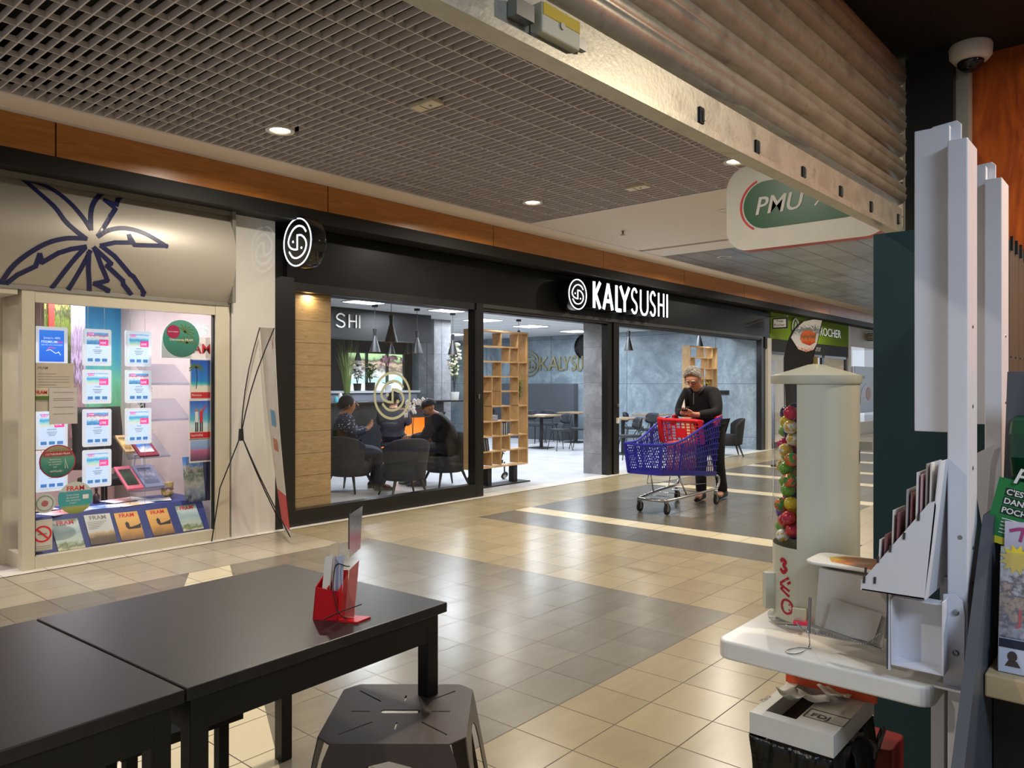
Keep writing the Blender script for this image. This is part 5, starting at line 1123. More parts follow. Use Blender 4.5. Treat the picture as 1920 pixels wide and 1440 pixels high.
def figure(name,lab,base,f,J,mats,hair=None,cap=None,beard=None,glasses=False,phone=None,scarf=None,hair_len=.02):
    """J: joints in (forward, left, up) metres from base; f: unit forward vector"""
    f=Vector((f[0],f[1],0)).normalized(); l=Vector((-f.y,f.x,0)); B=Vector(base)
    P={k:B+f*v[0]+l*v[1]+Vector((0,0,v[2])) for k,v in J.items() if isinstance(v,tuple)}
    o=thing(name,lab,'person',tuple(B)); sk,top,bot,sho=mats
    hd=P['head']; look=(f*J['look'][0]+l*J['look'][1]+Vector((0,0,J['look'][2]))).normalized(); side=look.cross(Vector((0,0,1))).normalized(); upv=side.cross(look).normalized()
    N={'pel':(*P['pelvis'],.13),'spine':(*P['spine'],.12),'chest':(*P['chest'],.13),'neckb':(*P['neck'],.065),
       'headl':(*(hd-upv*.060+look*.014),.068),'headm':(*(hd+look*.006),.098),'headt':(*(hd+upv*.066-look*.008),.080)}
    E=chain('pel','spine','chest','neckb','headl','headm','headt')
    for s_ in ('l','r'):
        sg=1 if s_=='l' else -1
        N['sh'+s_]=(*P['sh'+s_],.06); N['el'+s_]=(*P['el'+s_],.042); N['wr'+s_]=(*P['wr'+s_],.028); N['hip'+s_]=(*P['hip'+s_],.095); N['kn'+s_]=(*P['kn'+s_],.062); N['an'+s_]=(*P['an'+s_],.04); N['to'+s_]=(*P['to'+s_],.036)
        E+=chain('chest','sh'+s_,'el'+s_,'wr'+s_)+chain('pel','hip'+s_,'kn'+s_,'an'+s_,'to'+s_)
        hv=(P['ha'+s_]-P['wr'+s_]); hl=hv.length; hv.normalize(); inn=(P['in'+s_]-P['wr'+s_]).normalized() if 'in'+s_ in P else Vector((0,0,-1)); sd=hv.cross(inn).normalized(); 
        pm=P['wr'+s_]+hv*.045; N['pa'+s_]=(*pm,.026,.02); E.append(('wr'+s_,'pa'+s_))
        for k_,(o_,ln) in enumerate(((-.027,.075),(-.009,.085),(.009,.08),(.027,.065))):
            b0=pm+hv*.035+sd*o_; b1=b0+(hv*.75+inn*.5).normalized()*ln*.5; b2=b1+(hv*.35+inn*.9).normalized()*ln*.45
            for q,(pt,r) in enumerate(((b0,.010),(b1,.009),(b2,.0075))): N['f%s%d%d'%(s_,k_,q)]=(*pt,r)
            E+=[('pa'+s_,'f%s%d0'%(s_,k_)),('f%s%d0'%(s_,k_),'f%s%d1'%(s_,k_)),('f%s%d1'%(s_,k_),'f%s%d2'%(s_,k_))]
        th=sd*(-sg if J.get('flip') else sg)
        t0=P['wr'+s_]+hv*.025+th*.03+inn*.012; t1=t0+(hv*.7+th*.5+inn*.4).normalized()*.035; N['t%s0'%s_]=(*t0,.012); N['t%s1'%s_]=(*t1,.0095); E+=[('pa'+s_,'t%s0'%s_),('t%s0'%s_,'t%s1'%s_)]
    skin('body',N,E,sk,o,2)
    # clothes: slightly larger shells over the same bones
    T={k:N[k] for k in ('pel','spine','chest')}; T['pel']=(*P['pelvis'],.178,.19); T['spine']=(*P['spine'],.175*J.get('fat',1),.20*J.get('fat',1)); T['chest']=(*P['chest'],.175*J.get('fat',1),.20*J.get('fat',1)); T['col']=(*(P['neck']+(P['chest']-P['neck'])*.12),.095)
    TE=chain('pel','spine','chest','col')
    for s_ in ('l','r'):
        T['sh'+s_]=(*P['sh'+s_],.105); T['ue'+s_]=(*((P['sh'+s_]+P['el'+s_])/2),.090); T['el'+s_]=(*P['el'+s_],.074); T['wr'+s_]=(*(P['wr'+s_]*.93+P['el'+s_]*.07),.046); TE+=chain('chest','sh'+s_,'ue'+s_,'el'+s_,'wr'+s_)
    skin('jacket' if top is M_jacket else 'shirt',T,TE,top,o,2)
    T={'pel':(*(P['pelvis']-Vector((0,0,.02))),.158)}; TE=[]
    for s_ in ('l','r'):
        T['hip'+s_]=(*P['hip'+s_],.115); T['kn'+s_]=(*P['kn'+s_],.085); T['ca'+s_]=(*((P['kn'+s_]+P['an'+s_])/2),.074); T['an'+s_]=(*(P['an'+s_]-Vector((0,0,.012))),.072); TE+=chain('pel','hip'+s_,'kn'+s_,'ca'+s_,'an'+s_)
    skin('trousers',T,TE,bot,o,2)
    for s_ in ('l','r'):
        a=P['an'+s_]; t_=P['to'+s_]; d_=(t_-a); d_.z=0; d_.normalize(); zb=min(a.z,t_.z)-.035
        b=MB(); w=d_.cross(Vector((0,0,1)))
        prof=[(-.085,.036,.085),(-.055,.048,.12),(0,.052,.125),(.05,.050,.09),(.1,.052,.06),(.15,.047,.045),(.195,.022,.03)]
        g=[]
        for (x_,hw,hh) in prof:
            c_=a+d_*x_; g.append([c_+w*(hw*cos(q))+Vector((0,0,(zb-a.z)+ (hh*(.5+.5*sin(q)) if True else 0))) for q in [2*pi*k/12 for k in range(12)]])
        base_=len(b.v)
        for r_ in g: b.v+=r_
        for i in range(len(g)-1):
            for k_ in range(12): k2=(k_+1)%12; b.f.append((i*12+k_,(i+1)*12+k_,(i+1)*12+k2,i*12+k2)); b.m.append(0)
        b.f.append(tuple(range(12))); b.m.append(0); b.f.append(tuple((len(g)-1)*12+11-k_ for k_ in range(12))); b.m.append(0)
        b.build('shoe',[sho],o,True)
    # face
    b=MB()
    e=lambda x,y,z:hd+look*(x*1.1)+side*(y*1.1)+upv*(z*1.1)
    b.tube([e(.088,0,.012),e(.108,0,-.012),e(.106,0,-.026)],[.009,.013,.011],8,0)
    for y_ in (-.088,.088): b.sph(e(-.005,y_,-.008),(.012,.012,.028),8,6,0)
    b.build('face_relief',[sk],o,True)
    b=MB()
    for y_ in (-.032,.032): b.sph(e(.080,y_,.012),(.010,.010,.008),8,6,0); b.obox(e(.088,y_,.032),look*.005,side*.018,upv*.003,1)
    b.obox(e(.082,0,-.048),look*.006,side*.022,upv*.004,2); b.build('eyes_and_mouth',[M_ink,hair or M_ink,mat('lip','8a4a40',.5)],o)
    if hair and not cap:
        b=MB(); R_=random.Random(3)
        def hf(u,v):
            a=2*pi*u; fr=max(0,cos(a)+.15); ph=pi*v*(.62-.36*fr); r=.097+.003*sin(11*a+7*ph)
            return e(-.010+r*1.02*cos(a)*sin(ph), r*.95*sin(a)*sin(ph), .022+(r+hair_len*.6)*cos(ph))
        b.grid(hf,28,12)
        for k_ in range(420):
            q_=Vector(hf(R_.random(),R_.uniform(.1,1))); n_=(q_-hd).normalized(); s_=(n_.cross(upv)).normalized(); w_=(upv*-.4-look*.6+n_*.9+s_*R_.uniform(-.3,.3)).normalized()*.016; b.tube([q_-n_*.003,q_+w_+n_*.002,q_+w_*2.0-n_*.003],[.0028,.0022,.0006],3); b.build('hair',[hair],o,True)
    if scarf:
        b=MB()
        b.grid(lambda u,v:e(-.018+.108*cos(2*pi*u)*sin(pi*.66*v)*(1.05 if cos(2*pi*u)<0 else .78),.103*sin(2*pi*u)*sin(pi*.66*v),.03+.105*cos(pi*.66*v)),26,12); b.sph(e(-.10,0,.0),(.06,.06,.06),12,8); b.build('headscarf',[scarf],o,True)
    if cap:
        b=MB(); b.grid(lambda u,v:e(-.008+.104*cos(2*pi*u)*sin(pi*.5*v),.098*sin(2*pi*u)*sin(pi*.5*v),.035+.088*cos(pi*.5*v)),26,8)
        P_=[e(.07+.095*sin(pi*k/10),.075*cos(pi*k/10),.036-.012*sin(pi*k/10)) for k in range(11)]; b.prism(P_,upv*.006); b.build('cap',[cap],o,True)
    if beard: b=MB(); b.sph(e(.045,0,-.068),(.05,.06,.04),14,9); b.build('beard',[beard],o,True)
    if glasses:
        b=MB()
        for y_ in (-.033,.033): b.ribbon([(.026*cos(q),.020*sin(q)) for q in [2*pi*k/14 for k in range(14)]],.005,e(.100,y_,.010),side,upv,.003,0,closed=True); b.tube([e(.1,y_*1.8,.016),e(.0,y_*2.75,.012)],.0025,5)
        b.tube([e(.104,-.008,.014),e(.104,.008,.014)],.0025,5); b.build('glasses',[M_ink],o)
    return o,P,e
# --- man leaning on the trolley
F=(-1,0)
J={'pelvis':(-.05,0,.95),'spine':(.03,0,1.10),'chest':(.17,0,1.26),'neck':(.29,0,1.41),'head':(.42,0.0,1.535),'look':(.80,.12,-.58),
 'shl':(.22,.185,1.34),'shr':(.22,-.185,1.34),'ell':(.30,.27,1.12),'elr':(.30,-.25,1.12),'wrl':(.52,.10,1.10),'wrr':(.52,-.09,1.11),'hal':(.60,.03,1.13),'har':(.60,-.04,1.14),'inl':(.55,.0,1.17),'inr':(.55,.0,1.17),
 'hipl':(-.05,.095,.90),'hipr':(-.03,-.095,.90),'knl':(-.06,.10,.50),'knr':(.10,-.06,.50),'anl':(-.20,.10,.085),'anr':(.14,-.03,.085),'tol':(-.05,.11,.045),'tor':(.30,-.01,.045),'fat':1.08}
hair_m=mat('hair_silver','cac4ba',.65,var=.25,vs=40)
man,P,e=figure('person','grey-haired person in glasses and black jacket leaning on the blue trolley, looking at a phone',(8.98,4.44,0),F,J,(M_skin,M_jacket,M_trouser,M_shoe),hair=hair_m,glasses=True)
b=MB(); pc=(P['hal']+P['har'])/2; b.obox(pc+V(.0,0,.035),V(.038,0,.02),V(0,.038,0),V(-.004,0,.008)); 
one('mobile_phone',b,[M_black],'black phone held in both hands by the person at the trolley','phone')
b=MB(); b.prism([pc+V(-.01,.0,.05),pc+V(-.0,.05,.05),pc+V(.01,.02,.15)],V(-.004,0,0)); one('folded_paper',b,[M_paper],'white folded paper corner held beside the phone','paper')
b=MB(); b.box(P['chest'].x-.235,P['chest'].y-.004,1.22,P['chest'].x-.228,P['chest'].y+.004,1.36); b.build('zip',[M_steel],man)
b=MB()
for sg in (-1,1): b.tube([P['neck']+V(.05,.07*sg,.03),P['neck']+V(-.05,.085*sg,-.01),P['neck']+V(-.08,.045*sg,-.07)],[.022,.025,.012],8)
b.build('collar',[mat('collar_black','1e1e21',.7)],man,True)
# --- shopping trolley
o=thing('shopping_trolley','blue plastic shopping trolley with red child flap, pushed by the leaning person','shopping cart',(8.05,4.45,0))
M_bl=mat('trolley_blue','20269c',.3,var=.04); M_rd=mat('trolley_red','d01c26',.3)
CY=4.445
def hw(x): return .195+(x-7.42)*.075/1.2+.01
def zbt(x): return .46-(x-7.42)*.10/1.2
def ztp(x): u=(x-7.42)/1.22; s=min(1,max(0,(u-.12)/.88)); return .80+.26*(3*s*s-2*s**3)
def flare(z,x): return hw(x)+(z-zbt(x))*.10
b=MB()
xs=[7.42+1.2*k/26 for k in range(27)]
for sg in (-1,1):
    for k in range(26):
        x0,x1=xs[k],xs[k+1]; xm=(x0+x1)/2; n=9
        zb0=zbt(xm)+.05; zt0=ztp(xm)-.02
        for q in range(n):
            zz=zb0+(zt0-zb0)*q/n; 
            b.obox((xm,CY+sg*flare(zz,xm),zz),V((x1-x0)/2,sg*.001,-.004),V(0,.004,0),V(0,sg*.0004,.0045))
            zc=zz+(zt0-zb0)/n/2; xo=x0 if q%2 else xm
            b.obox((xo,CY+sg*flare(zc,xo),zc),V(.0045,0,0),V(0,.004,0),V(0,sg*.1*(zt0-zb0)/n/2,(zt0-zb0)/n/2))
for q in range(9):       # front wall
    zz=.51+.26*q/9
    b.obox((7.42-(zz-.46)*.08,CY,zz),V(.004,0,0),V(0,flare(zz,7.42),0),V(0,0,.0045))
    for k in range(14):
        y=-1+2*(k+(.5 if q%2 else 0))/14
        if y>1: continue
        b.obox((7.42-(zz+.015-.46)*.08,CY+y*flare(zz,7.42),zz+.0145),V(.004,0,0),V(0,.0045,0),V(0,0,.0145))
b.build('basket_lattice',[M_bl],o)
b=MB()
for sg in (-1,1):
    b.tube([(x,CY+sg*(flare(ztp(x),x)+.004),ztp(x)) for x in xs],.014,8)
    for k in range(26):
        x0,x1=xs[k],xs[k+1]; b.prism([(x0,CY+sg*(hw(x0)-.002),zbt(x0)),(x1,CY+sg*(hw(x1)-.002),zbt(x1)),(x1,CY+sg*(hw(x1)+.006),zbt(x1)+.05),(x0,CY+sg*(hw(x0)+.006),zbt(x0)+.05)],(0,.008*sg,0))
    for xx in (7.66,7.80): b.obox((xx,CY+sg*(flare(.62,xx)+.004),.63),V(.012,0,0),V(0,.006,0),V(0,sg*.018,.17))
b.tube([(7.39,CY-flare(.8,7.42),.80),(7.38,CY,.79),(7.39,CY+flare(.8,7.42),.80)],.014,8); b.box(7.412,CY-hw(7.42),.46,7.425,CY+hw(7.42),.512)
for sg in (-1,1): b.obox((7.405,CY+sg*(flare(.63,7.42)-.005),.635),V(.014,0,0),V(0,.014,0),V(-.014,sg*.018,.17))
b.build('basket_rim',[M_bl],o)
b=MB()
for k in range(26): b.prism([(xs[k],CY-hw(xs[k]),zbt(xs[k])+.004),(xs[k+1],CY-hw(xs[k+1]),zbt(xs[k+1])+.004),(xs[k+1],CY+hw(xs[k+1]),zbt(xs[k+1])+.004),(xs[k],CY+hw(xs[k]),zbt(xs[k])+.004)],(0,0,.006))
b.build('basket_floor',[M_bl],o)
b=MB(); xr=8.30
for q in range(8): zz=.76+.035*q; b.obox((xr-(zz-.76)*.2,CY,zz),V(.006,0,0),V(0,.26,0),V(0,0,.006))
for k in range(9): y=-.26+.52*k/8; b.obox((xr-.025,CY+y,.88),V(.006,0,0),V(0,.007,0),V(-.026,0,.13))
b.tube([(xr-.055,CY-.30,1.02),(xr-.06,CY-.2,1.035),(xr-.06,CY+.2,1.035),(xr-.055,CY+.30,1.05)],.022,8)
for sg in (-1,1): b.obox((xr-.035,CY+sg*.27,.90),V(.02,0,0),V(0,.025,0),V(-.03,0,.14))
b.box(xr-.052,CY-.08,.83,xr-.042,CY+.06,.94,0); b.build('child_flap',[M_rd],o)
b=MB(); b.tube([(8.60,CY-.29,1.06),(8.72,CY-.30,1.08),(8.74,CY-.22,1.07),(8.74,CY+.22,1.07),(8.72,CY+.30,1.08),(8.60,CY+.29,1.06)],.018,10); b.obox((8.63,CY-.285,1.02),V(.06,0,.045),V(0,.014,0),V(-.02,0,.03)); b.obox((8.63,CY+.285,1.02),V(.06,0,.045),V(0,.014,0),V(-.02,0,.03)); b.build('handle',[M_rd],o,40)
b=MB()
b.tube(smooth([(8.66,CY-.27,.20),(8.2,CY-.25,.185),(7.75,CY-.20,.165),(7.58,CY-.17,.16)],4),.017,8); b.tube(smooth([(8.66,CY+.27,.20),(8.2,CY+.25,.185),(7.75,CY+.20,.165),(7.58,CY+.17,.16)],4),.017,8)
b.tube([(7.58,CY-.17,.16),(7.56,CY,.16),(7.58,CY+.17,.16)],.017,8)
for sg in (-1,1): b.tube(smooth([(8.66,CY+sg*.27,.20),(8.72,CY+sg*.27,.26),(8.70,CY+sg*.26,.35),(8.45,CY+sg*.22,.375)],4),.015,8); b.tube([(8.0,CY+sg*.22,.18),(7.86,CY+sg*.18,.43)],.008,6); b.tube([(7.75,CY+sg*.14,.42),(7.72,CY+sg*.14,.32),(7.95,CY+sg*.15,.30),(8.5,CY+sg*.2,.27)],.005,6)
for k in range(3): b.tube([(7.8+.3*k,CY-.2,.175),(7.8+.3*k,CY+.2,.175)],.004,6)
b.build('chassis',[M_chrome],o,True)
for (wx,wy) in ((7.60,CY-.175),(7.60,CY+.175),(8.64,CY-.265),(8.64,CY+.265)):
    b=MB(); b.lathe([(.001,-.012),(.05,-.013),(.062,-.009),(.062,.009),(.05,.013),(.001,.012)],(wx+.02,wy,.064),20,M=Matrix.Rotation(pi/2,3,'X')); w_=b.build('wheel',[M_rubber],o,40)
    b=MB(); b.lathe([(.001,-.0145),(.028,-.0145),(.028,.0145),(.001,.0145)],(wx+.02,wy,.064),14,M=Matrix.Rotation(pi/2,3,'X'))
    for sg in (-1,1): b.obox((wx+.012,wy+sg*.018,.10),V(.016,0,0),V(0,.002,0),V(-.012,0,.042))
    b.cyl((wx,wy,.14),(wx,wy,.17),.018); b.box(wx-.02,wy-.02,.138,wx+.02,wy+.02,.145); f_=b.build('fork',[M_steel],w_)
b=MB(); b.rbox(7.95,CY-.20,.44,8.28,CY+.02,.80,.03); q=one('shopping_bag',b,[printm('bag_print',[(.1,'8a3a3a'),(.35,'c86a5a'),(.5,'d8b8a0'),(.7,'8a2c3c'),(.9,'b04a4a')],5,.4)],'reddish patterned shopping bag inside the blue trolley','bag'); bevel(q,.02)
# --- seated people
SF=lambda d:(R2[0]*cos(d)+D2[0]*sin(d),R2[1]*cos(d)+D2[1]*sin(d))
sit={'pelvis':(0,0,.56),'spine':(-.06,0,.74),'chest':(-.07,0,.92),'neck':(-.04,0,1.06),'head':(.02,0,1.185),'look':(.98,0,.05),
 'shl':(-.06,.19,1.0),'shr':(-.06,-.19,1.0),'ell':(.08,.25,.78),'elr':(.08,-.25,.78),'wrl':(.27,.10,.86),'wrr':(.27,-.10,.86),'hal':(.33,.05,.93),'har':(.33,-.05,.93),'inl':(.27,0,.95),'inr':(.27,0,.95),
 'hipl':(.02,.11,.55),'hipr':(.02,-.11,.55),'knl':(.42,.12,.53),'knr':(.42,-.12,.52),'anl':(.36,.11,.085),'anr':(.44,-.10,.085),'tol':(.50,.11,.045),'tor':(.58,-.10,.045),'fat':1.25}
x,y=px2(652,10.45)
p1,P,e=figure('person','seated person in dark headscarf and floral navy blouse holding a phone, behind the glass',(x,y,0),SF(.25),sit,(M_skin2,M_floral,mat('trouser_navy','171b2e',.8),M_shoe),scarf=mat('scarf_black','15151a',.8))
pc=(P['hal']+P['har'])/2; b=MB(); f_=Vector((*SF(.25),0)); b.obox(pc+f_*.02+V(0,0,.03),f_*.035+V(0,0,.055),Vector((-f_.y,f_.x,0))*.035,f_*-.004+V(0,0,.002)); one('mobile_phone',b,[mat('phone_blue','22304a',.2)],'slim dark phone held by the seated person in the floral blouse','phone')
s2=dict(sit); s2.update({'spine':(.02,0,.73),'chest':(.10,0,.90),'neck':(.17,0,1.03),'head':(.25,.02,1.13),'look':(.9,.25,-.25),'shl':(.11,.19,.97),'shr':(.11,-.19,.97),'ell':(.30,.22,.70),'elr':(.28,-.22,.72),'wrl':(.50,.12,.72),'wrr':(.52,-.08,.70),'hal':(.58,.1,.72),'har':(.6,-.05,.70),'inl':(.5,.1,.6),'inr':(.5,-.1,.6),'fat':1.1})
x,y=px2(837,11.0)
figure('person','seated person in black cap and black clothes leaning forward, behind the glass',(x,y,0),(-SF(-.05)[0],-SF(-.05)[1]),s2,(M_skin2,M_jacket,M_trouser,mat('shoe_grey','3c3c44',.5)),cap=mat('cap_black','1a1b20',.7),beard=mat('beard_grey','6a5a50',.8))
x,y=px2(738,13.1); 
d3=dup(d0,(x,y,0),radians(-49),'black dining chair behind the round table, in front of the orange recess')
figure('person','dark-clothed person seated behind the frosted logo, back to the glass',(x,y,0),(D2[0],D2[1]),sit,(M_skin2,mat('pullover_dark','1c1e24',.8),M_trouser,M_shoe),hair=mat('hair_dark','1c1612',.6))
# ================================================================ FOREGROUND
# tables
M_tabl=mat('table_black','1f1c1d',.38,var=.12,vs=8); M_tabf=mat('table_frame_black','0c0b0c',.45)
t=NT('brushed_black_top'); mp=t.coord('Object',(3,70,3)); n=t.noise(mp,3,6,.7); t.lk(t.ramp(n,[(.3,srgb('1a1818')),(.7,srgb('2a2726'))]),t.b.inputs['Base Color']); t.b.inputs['Roughness'].default_value=.36; t.bump(n,.12,.002); M_ttop=t.m
def cafe_table(lab,c,rz,w=.905,d=.875,inner=True):
    o=thing('cafe_table',lab,'table',(c[0],c[1],0),'black tables pushed together',rz)
    def add(b,nm,m): q=b.build(nm,m,None,base=(0,0,0)); q.parent=o; return q
    b=MB(); b.box(-w/2,-d/2,.718,w/2,d/2,.75); bevel(add(b,'tabletop',[M_ttop]),.003)
    b=MB(); q=.028
    b.box(-w/2+q,-d/2+q-.006,.63,w/2-q,-d/2+q+.012,.717); b.box(-w/2+q,d/2-q-.012,.63,w/2-q,d/2-q+.006,.717); b.box(-w/2+q-.006,-d/2+q,.63,-w/2+q+.012,d/2-q,.717); b.box(w/2-q-.012,-d/2+q,.63,w/2-q+.006,d/2-q,.717)
    add(b,'apron',[M_tabf])
    for sx_ in (-1,1):
        for sy_ in (-1,1):
            x,y=sx_*(w/2-.045),sy_*(d/2-.045); b=MB(); b.box(x-.024,y-.024,.001,x+.024,y+.024,.716); bevel(add(b,'leg',[M_tabf]),.003)
    return o
c1=V(1.295,2.22,0); cafe_table('black square café table carrying the red card holder',c1,radians(2.9))
cafe_table('black square café table at the lower left, joined to the one with the card holder',(.385,2.172,0),radians(2.9))
o=thing('bench','narrow black bench whose legs show under the joined tables','bench',(1.06,2.22,0))
for x,y in ((1.19,2.2),(.93,2.23),(1.19,2.34),(.93,2.37)): b=MB(); b.box(x-.016,y-.016,.001,x+.016,y+.016,.44); b.build('leg',[M_tabf],o)
b=MB(); b.box(.88,2.16,.44,1.24,2.41,.47); b.build('seat',[M_tabf],o)
# folded metal stool with slotted seat
M_stool=mat('stool_brown','4c403a',.42,.2,var=.06)
def stool():
    S=.215; ch=.045; z=.45; rz=radians(-49.5)
    o=thing('metal_stool','dark brown folded metal stool with slotted seat, tucked by the café table','stool',(1.575,1.815,0),rz=rz)
    pts=[(-S+ch,-S),(S-ch,-S),(S,-S+ch),(S,S-ch),(S-ch,S),(-S+ch,S),(-S,S-ch),(-S,-S+ch)]
    b=MB(); b.prism([(x,y,z-.004) for x,y in pts],(0,0,.004)); top=b.build('seat',[M_stool],None,base=(0,0,0))
    c=MB()
    def slot(cx,cy,L,w,a,n=6):
        P=[]
        for s_ in (1,-1):
            for k in range(n+1):
                q=a+(-pi/2 if s_>0 else pi/2)+pi*k/n; P.append((cx+s_*(L/2-w/2)*cos(a)+w/2*cos(q),cy+s_*(L/2-w/2)*sin(a)+w/2*sin(q),z-.03))
        c.prism(P,(0,0,.06))
    A0=radians(0); slot(0,0,.125,.026,radians(0))
    for k in range(8):
        a=radians(22.5*0+45*k); r=.125 if k%2==0 else .165; L=.06 if k%2==0 else .12
        if k in (2,6): L=.045; r=.10
        slot(r*cos(a),r*sin(a),L,.006,a)
    cut=c.build('cut',[M_stool],None,base=(0,0,0))
    md=top.modifiers.new('b','BOOLEAN'); md.object=cut; md.operation='DIFFERENCE'; md.solver='EXACT'
    dg=bpy.context.evaluated_depsgraph_get(); me=bpy.data.meshes.new_from_object(top.evaluated_get(dg)); top.modifiers.clear(); top.data=me; bpy.data.objects.remove(cut,do_unlink=True); top.parent=o
    for k in range(4):
        M_=Matrix.Rotation(pi/2*k,4,'Z')
        b=MB(); fl=.075; H=.445
        prof=[(-S+ch,0),(S-ch,0),(S-ch+.02,-.05),(S+.035,-H),(S-.04,-H)]+[(.125*cos(q),-.155+.11*sin(q)) for q in [radians(a) for a in (10,35,60,90,120,145,170)]]+[(-S+.04,-H),(-S-.035,-H),(-S+ch-.02,-.05)]
        P=[(x,-S-fl*(-y/H),z-.001+y) for x,y in prof]; n=len(prof); 
        b.prism(P,(0,.004,0)); b.xf(M_); q=b.build('side_panel',[M_stool],None,base=(0,0,0)); q.parent=o
    return o
stool()
# red card holder
o=thing('card_holder','red table stand holding pens, menus and a translucent red divider','card holder',(1.45,2.0,.75))
r_=V(R2[0],R2[1],0); d_=V(D2[0],D2[1],0); ux=(r_*.96-d_*.28).normalized(); uy=V(-ux.y,ux.x,0)
O=V(1.370,1.985,.7502)
def hp(x,y,z): return O+ux*x+uy*y+V(0,0,z)
b=MB(); M_hr=mat('holder_red','c4141e',.28,var=.05)
b.prism([hp(0,0,0),hp(.085,0,0),hp(.085,.055,0),hp(0,.055,0)],V(0,0,.004))
b.prism([hp(0,0,.004),hp(.04,0,.004),hp(.046,0,.095),hp(.010,0,.100)],uy*.003); b.prism([hp(.04,-.0,.004),hp(.085,-.0,.004),hp(.088,0,.092),hp(.046,0,.094)],uy*.003)
b.prism([hp(0,0,.004),hp(0,.055,.004),hp(.010,.055,.13),hp(.010,0,.1)],ux*.003); b.prism([hp(.083,0,.004),hp(.083,.055,.004),hp(.089,.055,.14),hp(.086,0,.092)],ux*.003); b.prism([hp(0,.053,.004),hp(.085,.053,.004),hp(.09,.053,.145),hp(.012,.053,.135)],uy*.003); b.prism([hp(.044,.003,.004),hp(.044,.053,.004),hp(.05,.053,.13),hp(.048,.003,.1)],ux*.003)
b.build('pocket_box',[M_hr],o)
b=MB(); b.prism([hp(.086,.0,0),hp(.150,.0,0),hp(.165,.06,0),hp(.086,.06,0)],V(0,0,.005)); b.build('foot',[M_hr],o)
b=MB(); b.prism([hp(.092,.03,.006),hp(.118,.04,.006),hp(.132,.045,.178),hp(.106,.035,.15)],uy*.003); b.build('divider',[mat('translucent_red','cc7468',.3)],o)
b=MB(); b.tube(smooth([hp(.11,.01,.008),hp(.09,-.004,.03),hp(.075,-.006,.09),hp(.07,.0,.12),hp(.075,.01,.17),hp(.10,.02,.165)],4)+[hp(.115,.02,.165)],.0017,5); b.tube(smooth([hp(.04,-.004,.004),hp(.09,-.012,.03),hp(.13,.0,.045),hp(.15,.03,.05)],4),.0017,5); b.build('cord',[M_rubber],o)
for k,(x0,y0,w,h,ln,m_,lab) in enumerate(((.016,.012,.026,.20,.02,M_paper,'white folded leaflet at the left of the red card holder'),(.020,.030,.03,.235,.022,mat('leaflet_cream','d8cca8',.6),'taller cream leaflet behind the white one in the red card holder'),(.052,.02,.034,.20,.008,mat('leaflet_lilac','b8bcd0',.5),'lilac-white leaflet in the right pocket of the red card holder'))):
    b=MB(); b.prism([hp(x0,y0,.006),hp(x0+w,y0,.006),hp(x0+w+ln,y0,h),hp(x0+ln,y0,h-.01)],uy*.004); one('menu_leaflet',b,[m_],lab,'leaflet','papers in the red card holder')
b=MB(); b.prism([hp(.030,.040,.006),hp(.036,.040,.006),hp(.058,.040,.20),hp(.048,.040,.2)],uy*.006); one('menu_leaflet',b,[mat('leaflet_maroon','4a1c24',.5)],'narrow maroon booklet edge in the red card holder','booklet')
b=MB(); b.tube([hp(.062,.012,.02),hp(.066,.012,.19)],.0035,8); one('pen',b,[mat('pen_clear','c8b8bc',.2)],'clear ballpoint pen standing in the red card holder','pen')
o=thing('drinks_card','tall narrow drinks card with pink print standing out of the red holder','card',tuple(hp(.11,.03,.0)))
b=MB(); P=[hp(.100,.046,.185),hp(.134,.050,.215),hp(.142,.050,.345),hp(.100,.046,.318)]; b.prism(P,uy*.002); b.build('sheet',[printm('drinks_print',[(.0,'b8c04a'),(.08,'d8b8b4'),(.4,'c8868a'),(.55,'b0a8a4'),(.8,'7a7674'),(1,'a8a4a0')],7,.15)],o)
b=MB(); b.prism([hp(.094,.050,.21),hp(.101,.050,.21),hp(.102,.050,.335),hp(.094,.050,.32)],uy*.002); b.build('back_edge',[mat('card_dark','3a3c3a',.5)],o)
# --- roller shutter
sa=radians(-1.27); SD=V(cos(sa),sin(sa),0); SN=V(sin(sa),-cos(sa),0)   # SN points into our shop
P0=onZ(1504,353,2.03); s0=(-1.5-P0.x)/SD.x; s1=(3.165-P0.x)/SD.x
t=NT('galvanised_steel'); o_=t.coord('Object'); n=t.noise(o_,9,6,.7); n2=t.noise(o_,90,3,.6)
t.lk(t.ramp(n,[(.3,srgb('b0aa9a')),(.55,srgb('c8c4b2')),(.75,srgb('8e897c'))]),t.b.inputs['Base Color']); t.b.inputs['Metallic'].default_value=.55; t.lk(t.math('ADD',t.math('MULTIPLY',n,.3),.24),t.b.inputs['Roughness']); t.bump(n2,.25,.0015); M_galv=t.m
o=thing('roller_shutter','galvanised corrugated roller shutter pulled half down over our shop front','roller shutter',(.8,P0.y,2.03))
def shp(s,dn,z): return P0+SD*s+SN*dn+V(0,0,z-2.03)
pitch=.0905; prof=[(.0,-.032),(.005,-.014),(.012,.008),(.026,.018),(.040,.020),(.046,.012),(.052,.016),(.066,.019),(.078,.010),(.084,-.010),(.0895,-.030)]
z=2.145; k=0
while z<2.60:
    b=MB(); P=[(z+a,q) for a,q in prof]; vs=[]
    for ss in (s0,s1): vs+=[shp(ss,q,a) for a,q in P]
    n=len(P); b.add(vs,[(i,i+1,n+i+1,n+i) for i in range(n-1)]); q_=b.build('slat',[M_galv],o,35); md=q_.modifiers.new('s','SOLIDIFY'); md.thickness=.0015; z+=pitch
b=MB()
P=[(2.03,.022),(2.03,-.02),(2.135,-.02),(2.135,.004),(2.050,.004),(2.047,.022)]
b.prism([shp(s0,q,a) for a,q in P],SD*(s1-s0)); b.build('bottom_bar',[M_galv],o)
